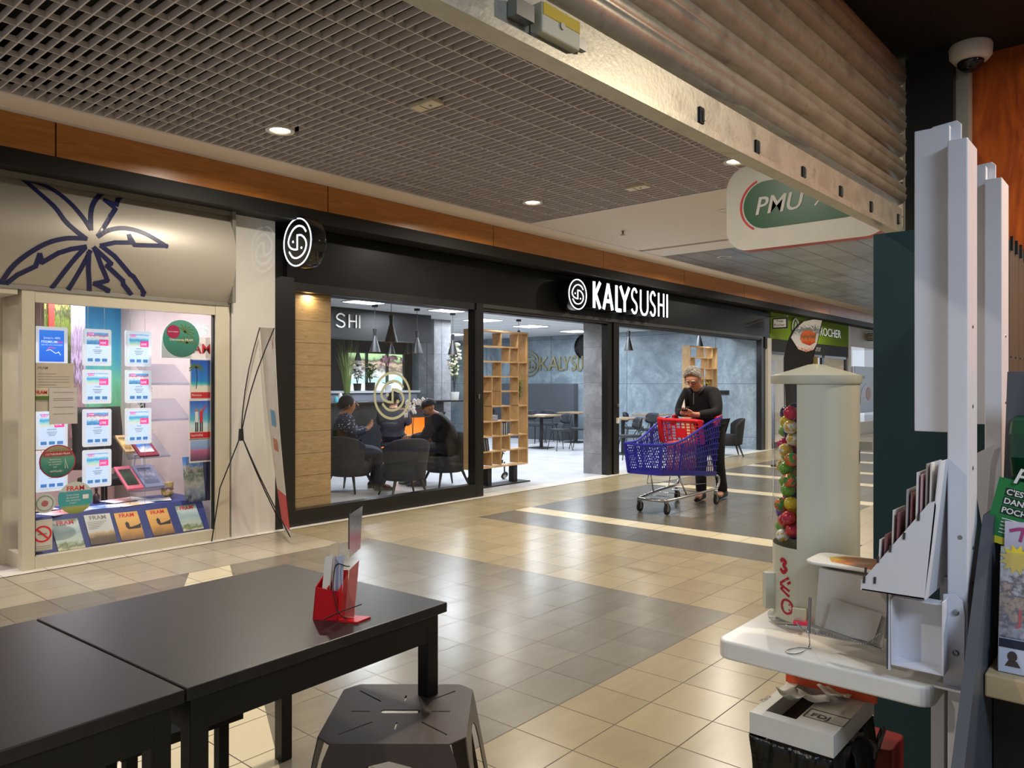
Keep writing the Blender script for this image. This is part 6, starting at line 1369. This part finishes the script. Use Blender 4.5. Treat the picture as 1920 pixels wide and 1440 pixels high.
def onsh(px,py,dn=.004):
    a=ray(px,py); A=V(a[0],a[1],a[2]); Q=P0+SN*dn; tt=(Q-V(0,0,CAMH)).dot(SN)/A.dot(SN); return V(0,0,CAMH)+A*tt
for px_,py_ in ((1313,217),(1418,277),(1505,325),(1575,360),(1632,388),(1683,411)):
    c=onsh(px_,py_); b=MB(); b.obox(c+SN*.002,SD*.010,SN*.003,V(0,0,.018),0); b.obox(c+SN*.006+SD*.006,SD*.004,SN*.004,V(0,0,.012),1); b.build('clip',[M_rubber,M_galv],o)
o=thing('shutter_lock','yellow and white lock box bolted to the bottom bar of the shutter','lock',tuple(onsh(1025,60)))
a=onsh(983,40,.006); c=onsh(1073,92,.006); zc=(a.z+c.z)/2; sA=a.x+.0; L=(c-a).length*.5; cm=(a+c)/2; cm.z=2.082
b=MB(); b.obox(cm+SN*.014,SD*.052,SN*.014,V(0,0,.026)); bevel(b.build('housing',[mat('lock_white','c8c2a8',.4)],o),.003)
b=MB(); b.obox(cm+SN*.0285+V(0,0,.014),SD*.050,SN*.0006,V(0,0,.010)); b.build('yellow_label',[mat('lock_yellow','d0b020',.5)],o)
b=MB(); b.obox(cm-SD*.085+SN*.01,SD*.022,SN*.010,V(0,0,.014)); b.obox(cm+SD*.072+SN*.008,SD*.018,SN*.006,V(0,0,.010)); b.cyl(cm+SN*.028,cm+SN*.031,.006); b.obox(cm-V(0,0,.03)+SN*.006,SD*.062,SN*.006,V(0,0,.004)); b.build('bolts',[M_steel],o)
# --- teal panel
b=MB(); b.box(2.905,.40,0,2.955,.802,2.004); b=bevel(one('teal_panel',b,[mat('teal_laminate','123c44',.5,var=.02)],'tall dark teal panel standing under the end of the shutter','panel'),.003)
# --- dome camera
p=onZ(1820,84,2.70); o=thing('dome_camera','white dome security camera on the black shop ceiling','security camera',(p.x,p.y,2.62)); s_=.86
b=MB(); b.lathe([(.001,2.699),(.066,2.699),(.070,2.69),(.068,2.655),(.056,2.640),(.05,2.638),(.001,2.64)],(p.x,p.y,0),28); b.build('housing',[M_white],o,40)
b=MB(); b.sph((p.x,p.y,2.640),(.044,.044,.040),20,10); b.build('dome',[mat('dome_smoke','15161c',.06)],o,True)
# --- rack posts
def rack(X,lab,zt,lab2):
    o=thing('display_post',lab,'display stand',(X+.05,.356,0),'white display rack posts')
    b=MB(); b.box(X,.337,.0,X+.11,.377,zt); bevel(b.build('upright',[M_rack],o),.003)
    b=MB()
    for z in (.55,.80,1.02,1.10,1.28,1.42,1.60): b.sph((X+.055,.3368,z),(.005,.002,.005),8,5)
    for z in (.64,.9,1.13): b.sph((X-.0004,.352,z),(.002,.005,.005),8,5)
    b.build('rivets',[M_steel],o)
    b=MB(); b.box(X+.035,.379,1.36,X+.043,.452,zt+.045); b.box(X+.043,.379,1.36,X+.09,.386,zt+.045); b.prism([(X+.05,.379+.05*(1-cos(q))*0+.0,0) for q in (0,)]*0 or [(X+.06,.36,zt-.02),(X+.06,.43,zt-.02),(X+.06,.43,zt+.04),(X+.06,.42,zt+.055),(X+.06,.37,zt+.06),(X+.06,.36,zt+.05)],(.006,0,0)); bevel(b.build('header_sheet',[M_rack],o),.002)
    return o
RA=rack(1.93,'nearer white metal display post with tall header sheet',2.015,'')
RB=rack(2.385,'farther white metal display post, between the nearer one and the grey lockers',2.02,'')
# bracket plate and lower board
b=MB(); b.prism([(1.926,.343,.80),(1.926,.383,.80),(1.926,.383,1.0),(1.926,.362,1.005),(1.926,.345,.99),(1.926,.341,.96)],(-.006,0,0)); b.box(1.90,.345,.795,1.926,.40,.80); b.build('bracket',[M_rack],RA)
b=MB(); 
for z in (.965,.875): b.sph((1.918,.358,z),(.004,.007,.007),10,6)
b.build('bolts',[M_steel],RA)
b=MB(); b.box(2.10,.417,0,2.13,.446,.755); b.build('lower_board',[M_rack],RA)
# tray
M_tray=mat('tray_white','e2dfd8',.3,var=.03)
b=MB(); b.rbox(1.87,.395,.752,2.36,.905,.80,.035,n=5); tr=one('writing_tray',b,[M_tray],'white rounded writing tray fixed to the nearer display post','tray'); bevel(tr,.006,3)
# stepped leaflet holder
X0=1.85
def pX(px,py,X=X0): return onX(px,py,X)
o=thing('leaflet_holder','white stepped metal leaflet holder with slotted side, above the writing tray','leaflet holder',tuple(pX(1690,1110)))
side=[(1616,1106),(1733,1124),(1757,952),(1752,940),(1742,943),(1617,1088)]
P=[pX(*q) for q in side]
b=MB(); b.prism(P,V(.003,0,0)); b.build('side_plate',[M_rack],o)
b=MB(); b.prism([p+V(.215,0,0) for p in P],V(.003,0,0)); b.build('side_plate',[M_rack],o)
b=MB(); a0,a1=P[0],P[1]; b.prism([a0,a1,a1+V(.215,0,0),a0+V(.215,0,0)],V(0,0,.003)); zb=P[1].z; yb_=P[1].y
b.prism([V(X0,yb_,zb),V(X0+.218,yb_,zb),V(X0+.218,P[2].y-.004,P[2].z+.10),V(X0,P[2].y-.004,P[2].z+.10)],V(0,-.003,0)); b.prism([P[5],P[5]+V(.215,0,0),P[0]+V(.215,0,0),P[0]],V(0,.003,0)); b.build('tray_sheet',[M_rack],o)
b=MB()
for px_,py_ in ((1722,970),(1695,1005),(1669,1029),(1646,1049),(1623,1070),(1620,1087),(1640,1088)):
    c=pX(px_,py_,X0-.0012); b.obox(c,V(.001,0,0),V(0,.0024,0),V(0,-.0005,.0075))
b.build('slots',[mat('slot_dark','3a3434',.6)],o)
cols_=[mat('leaflet_edge','dcd8d4',.6),mat('leaflet_wine','8c5a60',.5),mat('leaflet_grey','a8a2a2',.5),mat('leaflet_rose','c8a0a4',.5)]
lf=[(1652,1012,1078,0,'first low white leaflet of the stepped holder'),(1662,1003,1070,1,'wine coloured leaflet behind the first low white one in the stepped holder'),(1677,957,1048,0,'white leaflet of the second step in the stepped holder'),(1686,962,1040,1,'wine leaflet of the second step in the stepped holder'),(1703,918,1022,2,'grey leaflet of the third step in the stepped holder'),(1711,924,1014,1,'wine leaflet of the third step in the stepped holder'),(1722,886,1000,0,'pale leaflet of the fourth step in the stepped holder'),(1730,890,992,3,'rose leaflet of the fourth step in the stepped holder'),(1740,870,975,2,'grey leaflet of the top step in the stepped holder'),(1748,868,965,0,'white leaflet at the very back of the stepped holder')]
for k,(px_,pt,pb,mi,lab) in enumerate(lf):
    xx=X0+.008+.003*(k%3); tp=pX(px_,pt,xx); bt=pX(px_-3,pb,xx)
    b=MB(); b.prism([bt,bt+V(.095,0,0),tp+V(.095,0,0),tp],V(0,.0035,0)); b.build_=None
    one('leaflet',b,[cols_[mi]],lab,'leaflet','leaflets in the stepped holder')
for k in range(3):
    a_=[(1664,1000,1065),(1690,935,1030),(1716,893,1000)][k]; xx=X0+.115; tp=pX(a_[0],a_[1],X0)+V(.115,0,0); bt=pX(a_[0]-3,a_[2],X0)+V(.115,0,0)
    b=MB(); b.prism([bt,bt+V(.09,0,0),tp+V(.09,0,0),tp],V(0,.004,0)); one('leaflet',b,[cols_[0]],['white leaflet in the far half of the holder, lowest step','white leaflet in the far half of the holder, middle step','white leaflet in the far half of the holder, upper step'][k],'leaflet','leaflets in the stepped holder')
# lid plate with orange sticker
b=MB(); b.rbox(1.935,.415,1.018,2.07,.70,1.026,.03,n=5); o=thing('lid_plate','white rounded plate with a worn orange sticker, above the slip box','plate',(2.0,.55,1.018)); bevel(b.build('plate',[M_tray],o),.003)
b=MB(); b.prism([(1.95,.45,1.0262),(2.06,.45,1.0262),(2.065,.55,1.0262),(2.05,.63,1.0262),(2.01,.66,1.0262),(1.965,.64,1.0262),(1.945,.55,1.0262)],(0,0,.0006)); b.build('sticker',[printm('orange_sticker',[(.1,'b85a2c'),(.4,'d07a48'),(.6,'8a8474'),(.75,'c86a3c'),(.95,'d8b830')],5,.4,axis=1)],o)
b=MB(); b.box(2.02,.395,.80,2.05,.41,1.018); b.build('support',[M_rack],o)
# clear slip holder panel, rod and bead chain
o=thing('slip_holder','translucent beige acrylic slip holder standing on the writing tray','holder',(1.93,.58,.80))
b=MB(); P=[onX(1526,1190,1.915),onX(1655,1215,1.915),onX(1668,1092,1.935),onX(1536,1068,1.935)]; b.prism(P,V(.004,0,0)); P2=[p+V(.075,0,.0) for p in P]; b.prism(P2,V(.004,0,0)); b.prism([P[3],P[2],P2[2],P2[3]],V(0,0,.003)); b.build('panel',[mat('acrylic_beige','b8b0a6',.15,var=.05)],o)
b=MB(); Q=[onX(1545,1182,1.908),onX(1638,1204,1.908),onX(1655,1150,1.915),onX(1562,1122,1.915)]; b.prism([p-V(.004,0,0) for p in Q],V(.002,0,0)); b.build('front_pocket',[mat('acrylic_pale','a8a29a',.2)],o)
b=MB(); b.cyl(onX(1521,1172,1.9),onX(1652,1218,1.9),.0035,n=8); b.cyl(onX(1519,1120,1.92),onX(1516,1188,1.90),.004,n=8); b.build('rod',[M_steel],o)
b=MB()
pth=smooth([tuple(onX(1495,1168,1.90)),tuple(onX(1515,1186,1.895)),tuple(onX(1570,1192,1.893)),tuple(onX(1620,1206,1.892)),tuple(onX(1650,1188,1.895))],10)
pth2=smooth([tuple(onX(1516,1186,1.895)),tuple(onZ(1517,1212,.803)),tuple(onZ(1500,1224,.803)),tuple(onZ(1480,1225,.803)),tuple(onZ(1476,1219,.803)),tuple(onZ(1500,1214,.803)),tuple(onZ(1520,1216,.803))],9)
for q in pth+pth2: b.sph(q,.0022,6,4)
one('bead_chain',b,[M_chrome],'silver bead chain curled on the writing tray','chain',kind='stuff')
# open white box by the post
o=thing('slip_box','open white metal box with folded rim, between the writing tray and the leaflet holder','box',(1.92,.43,.8))
zA,zB=.835,.985; yA,yB=.372,.478; xA,xB=1.868,1.925
b=MB(); b.box(xA,yB-.003,zA,xB,yB,zB); b.box(xA,yA,zA,xB,yA+.003,zB+.01); b.box(xA,yA+.003,zA,xB,yB-.003,zA+.003); b.prism([(xA+.02,yA+.003,zB-.003),(xA+.02,yB-.003,zB-.003),(xB,yB-.003,zB-.003),(xB,yA+.003,zB-.003)],(0,0,.003)); b.box(xB-.002,yA+.003,zA+.003,xB,yB-.003,zB-.003); b.build('body',[M_rack],o)
b=MB(); b.prism([(xA-.004,yB+.001,zA-.012),(xA-.001,yB+.001,zB+.02),(xA+.012,yB+.001,zB+.022),(xA+.01,yB+.001,zA-.012)],(0,.004,0)); b.box(xA-.005,yB+.005,zA-.01,xA-.002,yB+.0075,zB+.015,1); b.build('rim',[M_rack,mat('rim_navy','2a2e3c',.4)],o)
# --- bouncy ball dispenser
TC=(2.2,.76); tr_=.115
o=thing('ball_dispenser','cream cylindrical vending tower filled with colourful rubber balls, on the writing tray','vending machine',(TC[0],TC[1],.8))
M_cream=mat('dispenser_cream','c6c6b4',.3,var=.02)
view=degrees(atan2(-TC[1],-TC[0])); # angle facing the camera
# angles measured so that the clear window sits left of the camera direction
aw0=view-90-85; aw1=view-16.5-8
b=MB(); zb_,zt_=1.018,1.478
b.lathe([(tr_,zb_),(tr_,zt_)],(*TC,0),40,a0=aw1,a1=aw0+360); b.lathe([(tr_,.815),(tr_,zb_)],(*TC,0),48)
w0=V(cos(radians(aw0)),sin(radians(aw0)),0)*tr_; w1=V(cos(radians(aw1)),sin(radians(aw1)),0)*tr_; cc=V(*TC,0)
b.add([cc+w0+V(0,0,zb_),cc+w1+V(0,0,zb_),cc+w1+V(0,0,zt_),cc+w0+V(0,0,zt_)],[(0,1,2,3)])
b.build('body',[M_cream],o,40)
b=MB(); b.lathe([(.001,1.527),(.02,1.525),(.06,1.512),(.12,1.494),(.121,1.474),(.118,1.470),(.001,1.472)],(*TC,0),48); b.build('cap',[M_cream],o,40)
b=MB(); b.cyl((*TC,1.525),(*TC,1.548),.006,n=8); b.build('lock_pin',[mat('brass_pin','b09a50',.3,.8)],o)
b=MB(); b.lathe([(tr_,zb_),(tr_,zt_)],(*TC,0),24,a0=aw0,a1=aw1); b.build('window',[M_glass],o,True)
b=MB(); b.lathe([(.001,.8005),(.128,.8005),(.130,.806),(.118,.815),(.001,.816)],(*TC,0),40); b.build('foot',[glass('clear_foot',(.93,.93,.9),.0,.7)],o,True)
# printed red 3 and smile, wrapped on the lower front
def cyl_pt(u,z,off=.0012):  # u metres to the right of the label centre
    a=radians(view-46)+u/tr_; return cc+V(cos(a),sin(a),0)*(tr_+off)+V(0,0,z)
def cyl_rib(b,pts,w,mi=0):
    P=[Vector(p) for p in pts]
    for i in range(len(P)-1):
        d=(P[i+1]-P[i]); 
        if d.length<1e-6: continue
        d.normalize(); n=Vector((-d.y,d.x))*w/2; a=P[i]-d*w*.2; c=P[i+1]+d*w*.2
        q=[cyl_pt(*(a+n)),cyl_pt(*(c+n)),cyl_pt(*(c-n)),cyl_pt(*(a-n))]; b.add(q,[(0,1,2,3)],mi)
def digit3(cx,cz,s): return smooth([(cx-.45*s,cz+.55*s),(cx-.1*s,cz+.8*s),(cx+.35*s,cz+.55*s),(cx+.05*s,cz+.08*s),(cx+.45*s,cz-.35*s),(cx,cz-.8*s),(cx-.5*s,cz-.5*s)],5)
b=MB(); cyl_rib(b,digit3(.0,.965,.022),.010); cyl_rib(b,[(.018,.935),(-.012,.915)],.007); cyl_rib(b,[(.024,.925),(-.01,.90),(.02,.885)],.007); cyl_rib(b,[(-.012,.912),(.02,.90)],.007)
cyl_rib(b,[(.012+.019*cos(q),.855+.019*sin(q)) for q in [2*pi*k/16 for k in range(17)]],.006); cyl_rib(b,[(.004+.009*cos(q),.855+.009*sin(q)) for q in [radians(a) for a in (120,150,180,210,240)]],.004); cyl_rib(b,[(.02,.861),(.022,.863)],.004); cyl_rib(b,[(.02,.849),(.022,.847)],.004)
b.build('red_print',[mat('print_crimson','b01830',.4)],o)
b=MB(); b.obox(cyl_pt(.055,.845,.01),V(.012,.0,0),V(0,.016,0),V(0,0,.018)); b.obox(cyl_pt(.062,.828,.018),V(.015,.004,0),V(-.004,.02,0),V(0,0,.004),1); b.build('outlet',[M_cream,mat('outlet_pink','e8305a',.4)],o)
b=MB(); a=radians(view+83); b.obox(cc+V(cos(a),sin(a),0)*.125+V(0,0,1.30),V(cos(a),sin(a),0)*.022,V(-sin(a),cos(a),0)*.012,V(0,0,.012)); b.obox(cyl_pt(-.052,.885,.012),V(.012,-.012,0),V(.008,.008,0),V(0,0,.05)); b.build('side_fitting',[M_cream],o)
# balls behind the window: packed by dropping into the clear segment
R_=random.Random(21); br=.0195; balls=[]; nrm_=(w0+w1).normalized(); lim=((w0+w1)/2).dot(nrm_)
bcol=['b8203a','c83a30','c8b020','3a8a3c','5a3a8a','d06030','1f2c5a','a81c3c','6aa03a','d8d8d4','b02050','c8a838']
for tr in range(140):
    best=None
    for _k in range(90):
        r=(tr_-br-.003)*sqrt(R_.random()); a=R_.uniform(0,2*pi); p=V(r*cos(a),r*sin(a),0)
        if p.dot(nrm_)<lim+br+.001: continue
        z=zb_+br+.002
        for q in balls:
            dx=q[0].x-p.x; dy=q[0].y-p.y; dd=dx*dx+dy*dy
            if dd<4*br*br: z=max(z,q[0].z+sqrt(4*br*br-dd)+.0004)
        if best is None or z<best.z: best=V(p.x,p.y,z)
    if best.z>zb_+.385: break
    balls.append((best,0))
def ballmat(n_,c_,d_):
    t=NT(n_); n=t.noise(t.coord(),70,2); t.lk(t.ramp(n,[(.46,srgb(c_)),(.56,srgb(d_))]),t.b.inputs['Base Color']); t.b.inputs['Roughness'].default_value=.22; return t.m
bm_=[ballmat('ball_%s'%['crimson','red','yellow','green','violet','orange','navy','ruby','lime','white','magenta','ochre'][i],c_,bcol[(i*5+2)%12] if i%2 else c_) for i,c_ in enumerate(bcol)]
bn=['crimson','red','yellow','green','violet','orange','navy','ruby','lime green','black and white','magenta','ochre']
b=MB(); b.sph((0,0,0),br,16,10); 
for i in range(6):
    a=i*2.4; zz=-.8+.32*i; rr_=sqrt(1-zz*zz); c_=V(rr_*cos(a),rr_*sin(a),zz); u_=c_.orthogonal().normalized(); v_=c_.cross(u_); b.prism([c_*br*.97+(u_*cos(q)+v_*sin(q))*br*.30 for q in [2*pi*k/6 for k in range(6)]],c_*br*.045,1)
proto=b.build('rubber_ball',[bm_[0],M_ink],None,True,base=(0,0,0)); meshes=[]
for i in range(12):
    me=proto.data.copy(); me.materials.clear(); me.materials.append(bm_[i]); me.materials.append(M_ink if i in (2,9,11,5) else bm_[(i+5)%12]); meshes.append(me)
bpy.data.objects.remove(proto,do_unlink=True)
tag_h=['lowest layer','low layer','middle layer','upper layer','top layer']
used_=set(); ballobs=[]
for k,(p,_) in enumerate(balls):
    i=R_.randrange(12); ob=bpy.data.objects.new('rubber_ball',meshes[i]); C.objects.link(ob); ob.location=cc+p; ob.rotation_euler=(R_.uniform(0,6),R_.uniform(0,6),R_.uniform(0,6))
    ob['k']=i; L=min(4,int((p.z-zb_)/.078)); used_.add((i,L)); ballobs.append((i,L,p.z,ob)); del ob['k']
for (i,L) in used_:
    G=sorted([q for q in ballobs if q[0]==i and q[1]==L],key=lambda q:q[2]); n=len(G)
    W=[''] if n==1 else (['lower ','upper '] if n==2 else ['lowest ']+['second lowest ','third lowest ','fourth lowest '][:n-2]+['highest '])
    for w_,q in zip(W,G): tag(q[3],'%s%s patterned rubber ball in the %s of the clear tower'%(w_,bn[i],tag_h[L]),'ball','rubber balls in the dispenser')
# --- bin
o=thing('waste_bin','white waste bin with slotted lid and black liner, under the writing tray','bin',(2.1,.73,0))
b=MB(); b.prism([(1.965,.65,.001),(2.235,.65,.001),(2.235,.815,.001),(1.965,.815,.001)],(0,0,.53)); bevel(b.build('body',[mat('bin_white','c8c6c0',.4)],o),.01)
b=MB()
def bag(u,v):
    a=2*pi*u; x=2.10+.168*cos(a)/max(abs(cos(a)),abs(sin(a))); y=.7325+.106*sin(a)/max(abs(cos(a)),abs(sin(a))); w=.006*sin(9*a+4*v)+.005*sin(23*a)
    z=.545-.155*v+.012*sin(7*a)*v+.015*sin(3*a)*v; return (x+cos(a)*w,y+sin(a)*w,z)
b.grid(bag,72,8)
b.grid(lambda u,v:(2.06+.16*u+.02*sin(6*v+3*u),.635-.075*u*(1-v)-.045*v-.02*sin(5*u),.535-.16*v*(1-.45*u)+.012*sin(9*u+5*v)),14,8)
q=b.build('bin_liner',[mat('liner_black','070707',.28,var=.2,bump=.6)],o,True); q.modifiers.new('s','SOLIDIFY').thickness=.0015
b=MB(); z0,z1=.55,.605; X_=(1.935,2.275); Y_=(.625,.84)
for x0,x1,y0,y1 in ((X_[0],X_[0]+.035,Y_[0],Y_[1]),(X_[1]-.03,X_[1],Y_[0],Y_[1]),(X_[0]+.035,X_[1]-.03,Y_[0],Y_[0]+.105),(X_[0]+.035,X_[1]-.03,Y_[1]-.03,Y_[1])): b.box(x0+.0002,y0+.0002,z0,x1-.0002,y1-.0002,z1)
b.build('lid',[mat('lid_white','d6d4cc',.35)],o)
b=MB(); b.box(X_[0]+.036,Y_[0]+.106,z0+.005,X_[1]-.031,Y_[1]-.031,z0+.008); b.build('opening',[M_blackmat],o)
b=MB(); b.text('FDJ',(1.955,.655,z1+.0002),(0,1,0),(-1,0,0),.001,.0002); b=MB(); b.text('FDJ',(2.045,.640,z1),(-.0,1,0),(-1,0,0),.034,.0008,0,bold=.02); b.ribbon([(-.028,-.013),(.072,-.013),(.072,.046),(-.028,.046)],.003,(2.045,.655,z1+.0003),(0,1,0),(-1,0,0),.0005,0,closed=True)
b.xf(Matrix.Translation((2.03,.675,0))@Matrix.Rotation(pi,4,'Z')@Matrix.Translation((-2.03,-.675,0))); b.text('Merci',(2.02,.835,z1),(1,0,0),(0,1,0),.022,.0008,0); b.build('print',[mat('print_navy','1c2440',.5)],o)
b=MB(); b.box(2.20,.60,.606,2.215,.845,.645); q=one('orange_folder',b,[mat('folder_orange','e0582c',.5)],'bright orange strip of card lying across the back of the bin lid','card')
rr2=random.Random(6)
for k,(x,y,w,h,rz_,lab) in enumerate(((2.12,.74,.035,.08,.4,'crumpled betting slip sticking out of the bin opening'),(2.17,.70,.03,.07,-.3,'white betting slip lying on the bin lid near the orange card'),(2.07,.78,.03,.06,1.0,'small slip half inside the bin opening'))):
    b=MB(); b.grid(lambda u,v:((u-.5)*w*2,(v-.5)*h,.008*sin(5*u+k)+.006*cos(6*v)),6,6); b.xf(Matrix.Translation((x,y,.618+.003*k))@Matrix.Rotation(rz_,4,'Z')@Matrix.Rotation(.12,4,'X')); q=one('betting_slip',b,[M_paper],lab,'paper','slips on the bin',smooth=True); q.modifiers.new('s','SOLIDIFY').thickness=.0006
b=MB(); b.rbox(2.36,.60,.001,2.50,.72,.42,.02); bevel(one('red_carton',b,[mat('carton_red','74140e',.5)],'dark red carton on the floor behind the bin','carton'),.004)
# --- lockers
o=thing('metal_lockers','grey-green riveted metal lockers behind the display posts','locker',(2.9,.37,0))
for k in range(3):
    b=MB(); b.box(2.62+.18*k,.352,.0,2.796+.18*k,.40,1.888); b.build('door',[mat('locker_green','565f58',.4,.4)],o)
b=MB()
for k in range(6): b.box(2.63+.09*k,.345,1.86,2.645+.09*k,.352,1.90); b.sph((2.64+.09*k,.352,1.2+.12*(k%2)),.004,6,4); b.sph((2.64+.09*k,.352,1.55),.004,6,4)
b.build('clips',[M_rubber],o)
# --- magazine display at the right edge
o=thing('magazine_stand','grey and wood magazine stand with a leaning side, at the right edge','display stand',(2.0,0,0))
b=MB(); b.prism([(1.60,.302,0),(1.60,.302,.60),(2.03,.302,1.17),(2.5,.302,1.17),(2.5,.302,0)],(0,.022,0)); b.build('side_panel',[mat('stand_grey','4a4d54',.45)],o)
b=MB(); b.box(1.895,-.75,.802,2.35,.30,.852); bevel(b.build('shelf_board',[wood('pale_oak_board','b49c74','c8b088',.5,(3,1,3),3)],o),.004)
b=MB(); b.box(2.0,-.75,.0,2.35,.299,.80); b.build('cabinet',[M_blackmat],o)
b=MB(); b.prism([(2.06,-.75,.853),(2.10,-.75,.853),(2.24,-.75,1.5),(2.20,-.75,1.5)],(0,1.05,0)); b.build('back_board',[MC['stand_grey']],o)
def leaning(nm,Xb,zb,zt,y0,y1,lean,m,lab,cat,th=.006,roll=0):
    """sheet in a plane facing -X, leaning back; local axes: right=-Y, up=leaned"""
    o=thing(nm,lab,cat,(Xb,(y0+y1)/2,zb)); up=V(lean,0,1).normalized(); up=(up*cos(roll)+V(0,-1,0)*sin(roll)); rt=V(0,-1,0)*cos(roll)-V(lean,0,1).normalized()*sin(roll); O_=V(Xb,y0,zb); n_=rt.cross(up)
    w=y0-y1; h=(zt-zb)
    b=MB(); b.prism([O_,O_+rt*w,O_+rt*w+up*h,O_+up*h],-n_*th); b.build('cover',[m],o)
    return o,O_,rt,up,n_,w,h
cov=printm('game_cover',[(.0,'e8e4e0'),(.25,'b8b4b0'),(.4,'4a4a52'),(.55,'c8a888'),(.65,'3c3a40'),(.8,'d8d4d0'),(1,'8a9a8c')],9,.5)
o,O_,rt,up,n_,w,h=leaning('magazine',1.945,.854,1.115,.283,.073,.16,cov,'glossy wrapped game magazine with a yellow star, on the wooden shelf board','magazine')
b=MB(); b.text('Collec-',O_+rt*.045+up*.135+n_*.001,rt,up,.042,.0006,0,.015); b.text('Jeux Vid',O_+rt*.03+up*.10+n_*.001,rt,up,.042,.0006,0,.015)
st=[O_+rt*(.03+(.033 if k%2 else .021)*cos(2*pi*k/24))+up*(.235+(.033 if k%2 else .021)*sin(2*pi*k/24))+n_*.001 for k in range(24)]; b.prism(st,n_*.0006,1)
st=[O_+rt*(.12+(.05 if k%2 else .02)*cos(2*pi*k/16))+up*(.13+(.03 if k%2 else .012)*sin(2*pi*k/16))+n_*.0005 for k in range(16)]; b.prism(st,n_*.0004,1)
b.build('print',[M_redprint,mat('star_yellow','e8cc30',.4)],o)
b=MB(); b.prism([O_+n_*.004,O_+rt*w+n_*.004,O_+rt*w+up*.25+n_*.004,O_+up*.25+n_*.004],n_*.0004); b.build('plastic_sleeve',[glass('sleeve_film',(.97,.97,1),.12,2.5)],o)
o,O_,rt,up,n_,w,h=leaning('flyer',1.925,.854,.925,.279,.11,.12,mat('flyer_pale','c4c8d8',.5),'small pale flyer with a portrait silhouette in front of the game magazine','flyer',.002)
b=MB(); b.prism([O_+up*.052+n_*.0005,O_+rt*w+up*.052+n_*.0005,O_+rt*w+up*.07+n_*.0005,O_+up*.07+n_*.0005],n_*.0004,1); b.prism([O_+rt*(.025+.009*cos(2*pi*k/12))+up*(.035+.011*sin(2*pi*k/12))+n_*.0006 for k in range(12)],n_*.0004,0); b.prism([O_+rt*.012+up*.014+n_*.0006,O_+rt*.04+up*.014+n_*.0006,O_+rt*.033+up*.026+n_*.0006,O_+rt*.018+up*.026+n_*.0006],n_*.0004,0); b.build('print',[mat('silhouette','4a3834',.5),mat('strip_navy','1f2538',.5)],o)
o,O_,rt,up,n_,w,h=leaning('magazine',1.985,.854,1.165,.282,.06,.16,mat('page_lilac','d4c8d4',.5),'pale lilac magazine with a pink ribbon figure behind the game magazine','magazine')
b=MB(); b.ribbon(smooth([(.01,.290),(.035,.296),(.06,.285),(.08,.292),(.095,.284)],4),.007,O_+n_*.001,rt,up,.0006,0); b.ribbon([(.035,.292),(.03,.268)],.006,O_+n_*.001,rt,up,.0006,0); b.text('Rec',O_+rt*.09+up*.262+n_*.001,rt,up,.022,.0006,0); b.build('print',[mat('ribbon_pink','b04078',.5)],o)
o,O_,rt,up,n_,w,h=leaning('betting_leaflet',2.035,1.128,1.262,.322,.16,.16,mat('leaflet_green','1c7a3a',.4),'green leaflet with white slogan and a yellow foot','leaflet',.004,roll=.20)
b=MB(); b.prism([O_+n_*.0006-up*.014,O_+rt*w+n_*.0006-up*.014,O_+rt*w+up*.002+n_*.0006,O_+up*.002+n_*.0006],n_*.0004,1)
for i,l in enumerate(("C'EST",'DANS LA','POCHE !')): 
    b.prism([O_+rt*.018+up*(.096-.021*i)+n_*.0004,O_+rt*(.018+[.06,.082,.078][i])+up*(.096-.021*i)+n_*.0004,O_+rt*(.018+[.06,.082,.078][i])+up*(.114-.021*i)+n_*.0004,O_+rt*.018+up*(.114-.021*i)+n_*.0004],n_*.0005,2)
    b.text(l,O_+rt*.021+up*(.099-.021*i)+n_*.001,rt,up,.018,.0005,0,.02)
for i in range(5): b.prism([O_+rt*.025+up*(.043-.008*i)+n_*.0006,O_+rt*.08+up*(.043-.008*i)+n_*.0006,O_+rt*.08+up*(.045-.008*i)+n_*.0006,O_+rt*.025+up*(.045-.008*i)+n_*.0006],n_*.0004,0)
b.text('PMU',O_+rt*.03+up*.128+n_*.006,rt,(up+rt*.2),.050,.001,2,.05); b.text('PMU',O_+rt*.03+up*.128+n_*.008,rt,(up+rt*.2),.050,.001,0,.015); b.build('print',[M_paper,mat('foot_yellow','d8c830',.4),mat('print_shadow','0c2c1c',.4)],o)
b=MB(); P=[(2.16,1.20),(2.10,1.30),(2.10,1.355),(2.125,1.385),(2.17,1.395),(2.30,1.395),(2.33,1.2)]; b.prism([(x,.285,z) for x,z in P],(0,-.40,0)); q=one('slip_dispenser',b,[mat('dispenser_green','123f28',.25)],'dark green rounded dispenser behind the green leaflet','dispenser'); bevel(q,.012,3)
# brochures seen between the two posts
b=MB(); b.prism([onX(1831,930,2.37),onX(1846,1010,2.37),onX(1856,870,2.37),onX(1866,832,2.37),onX(1831,850,2.37)],V(.003,0,0)); b.build('brochure_pocket',[M_rack],RB)
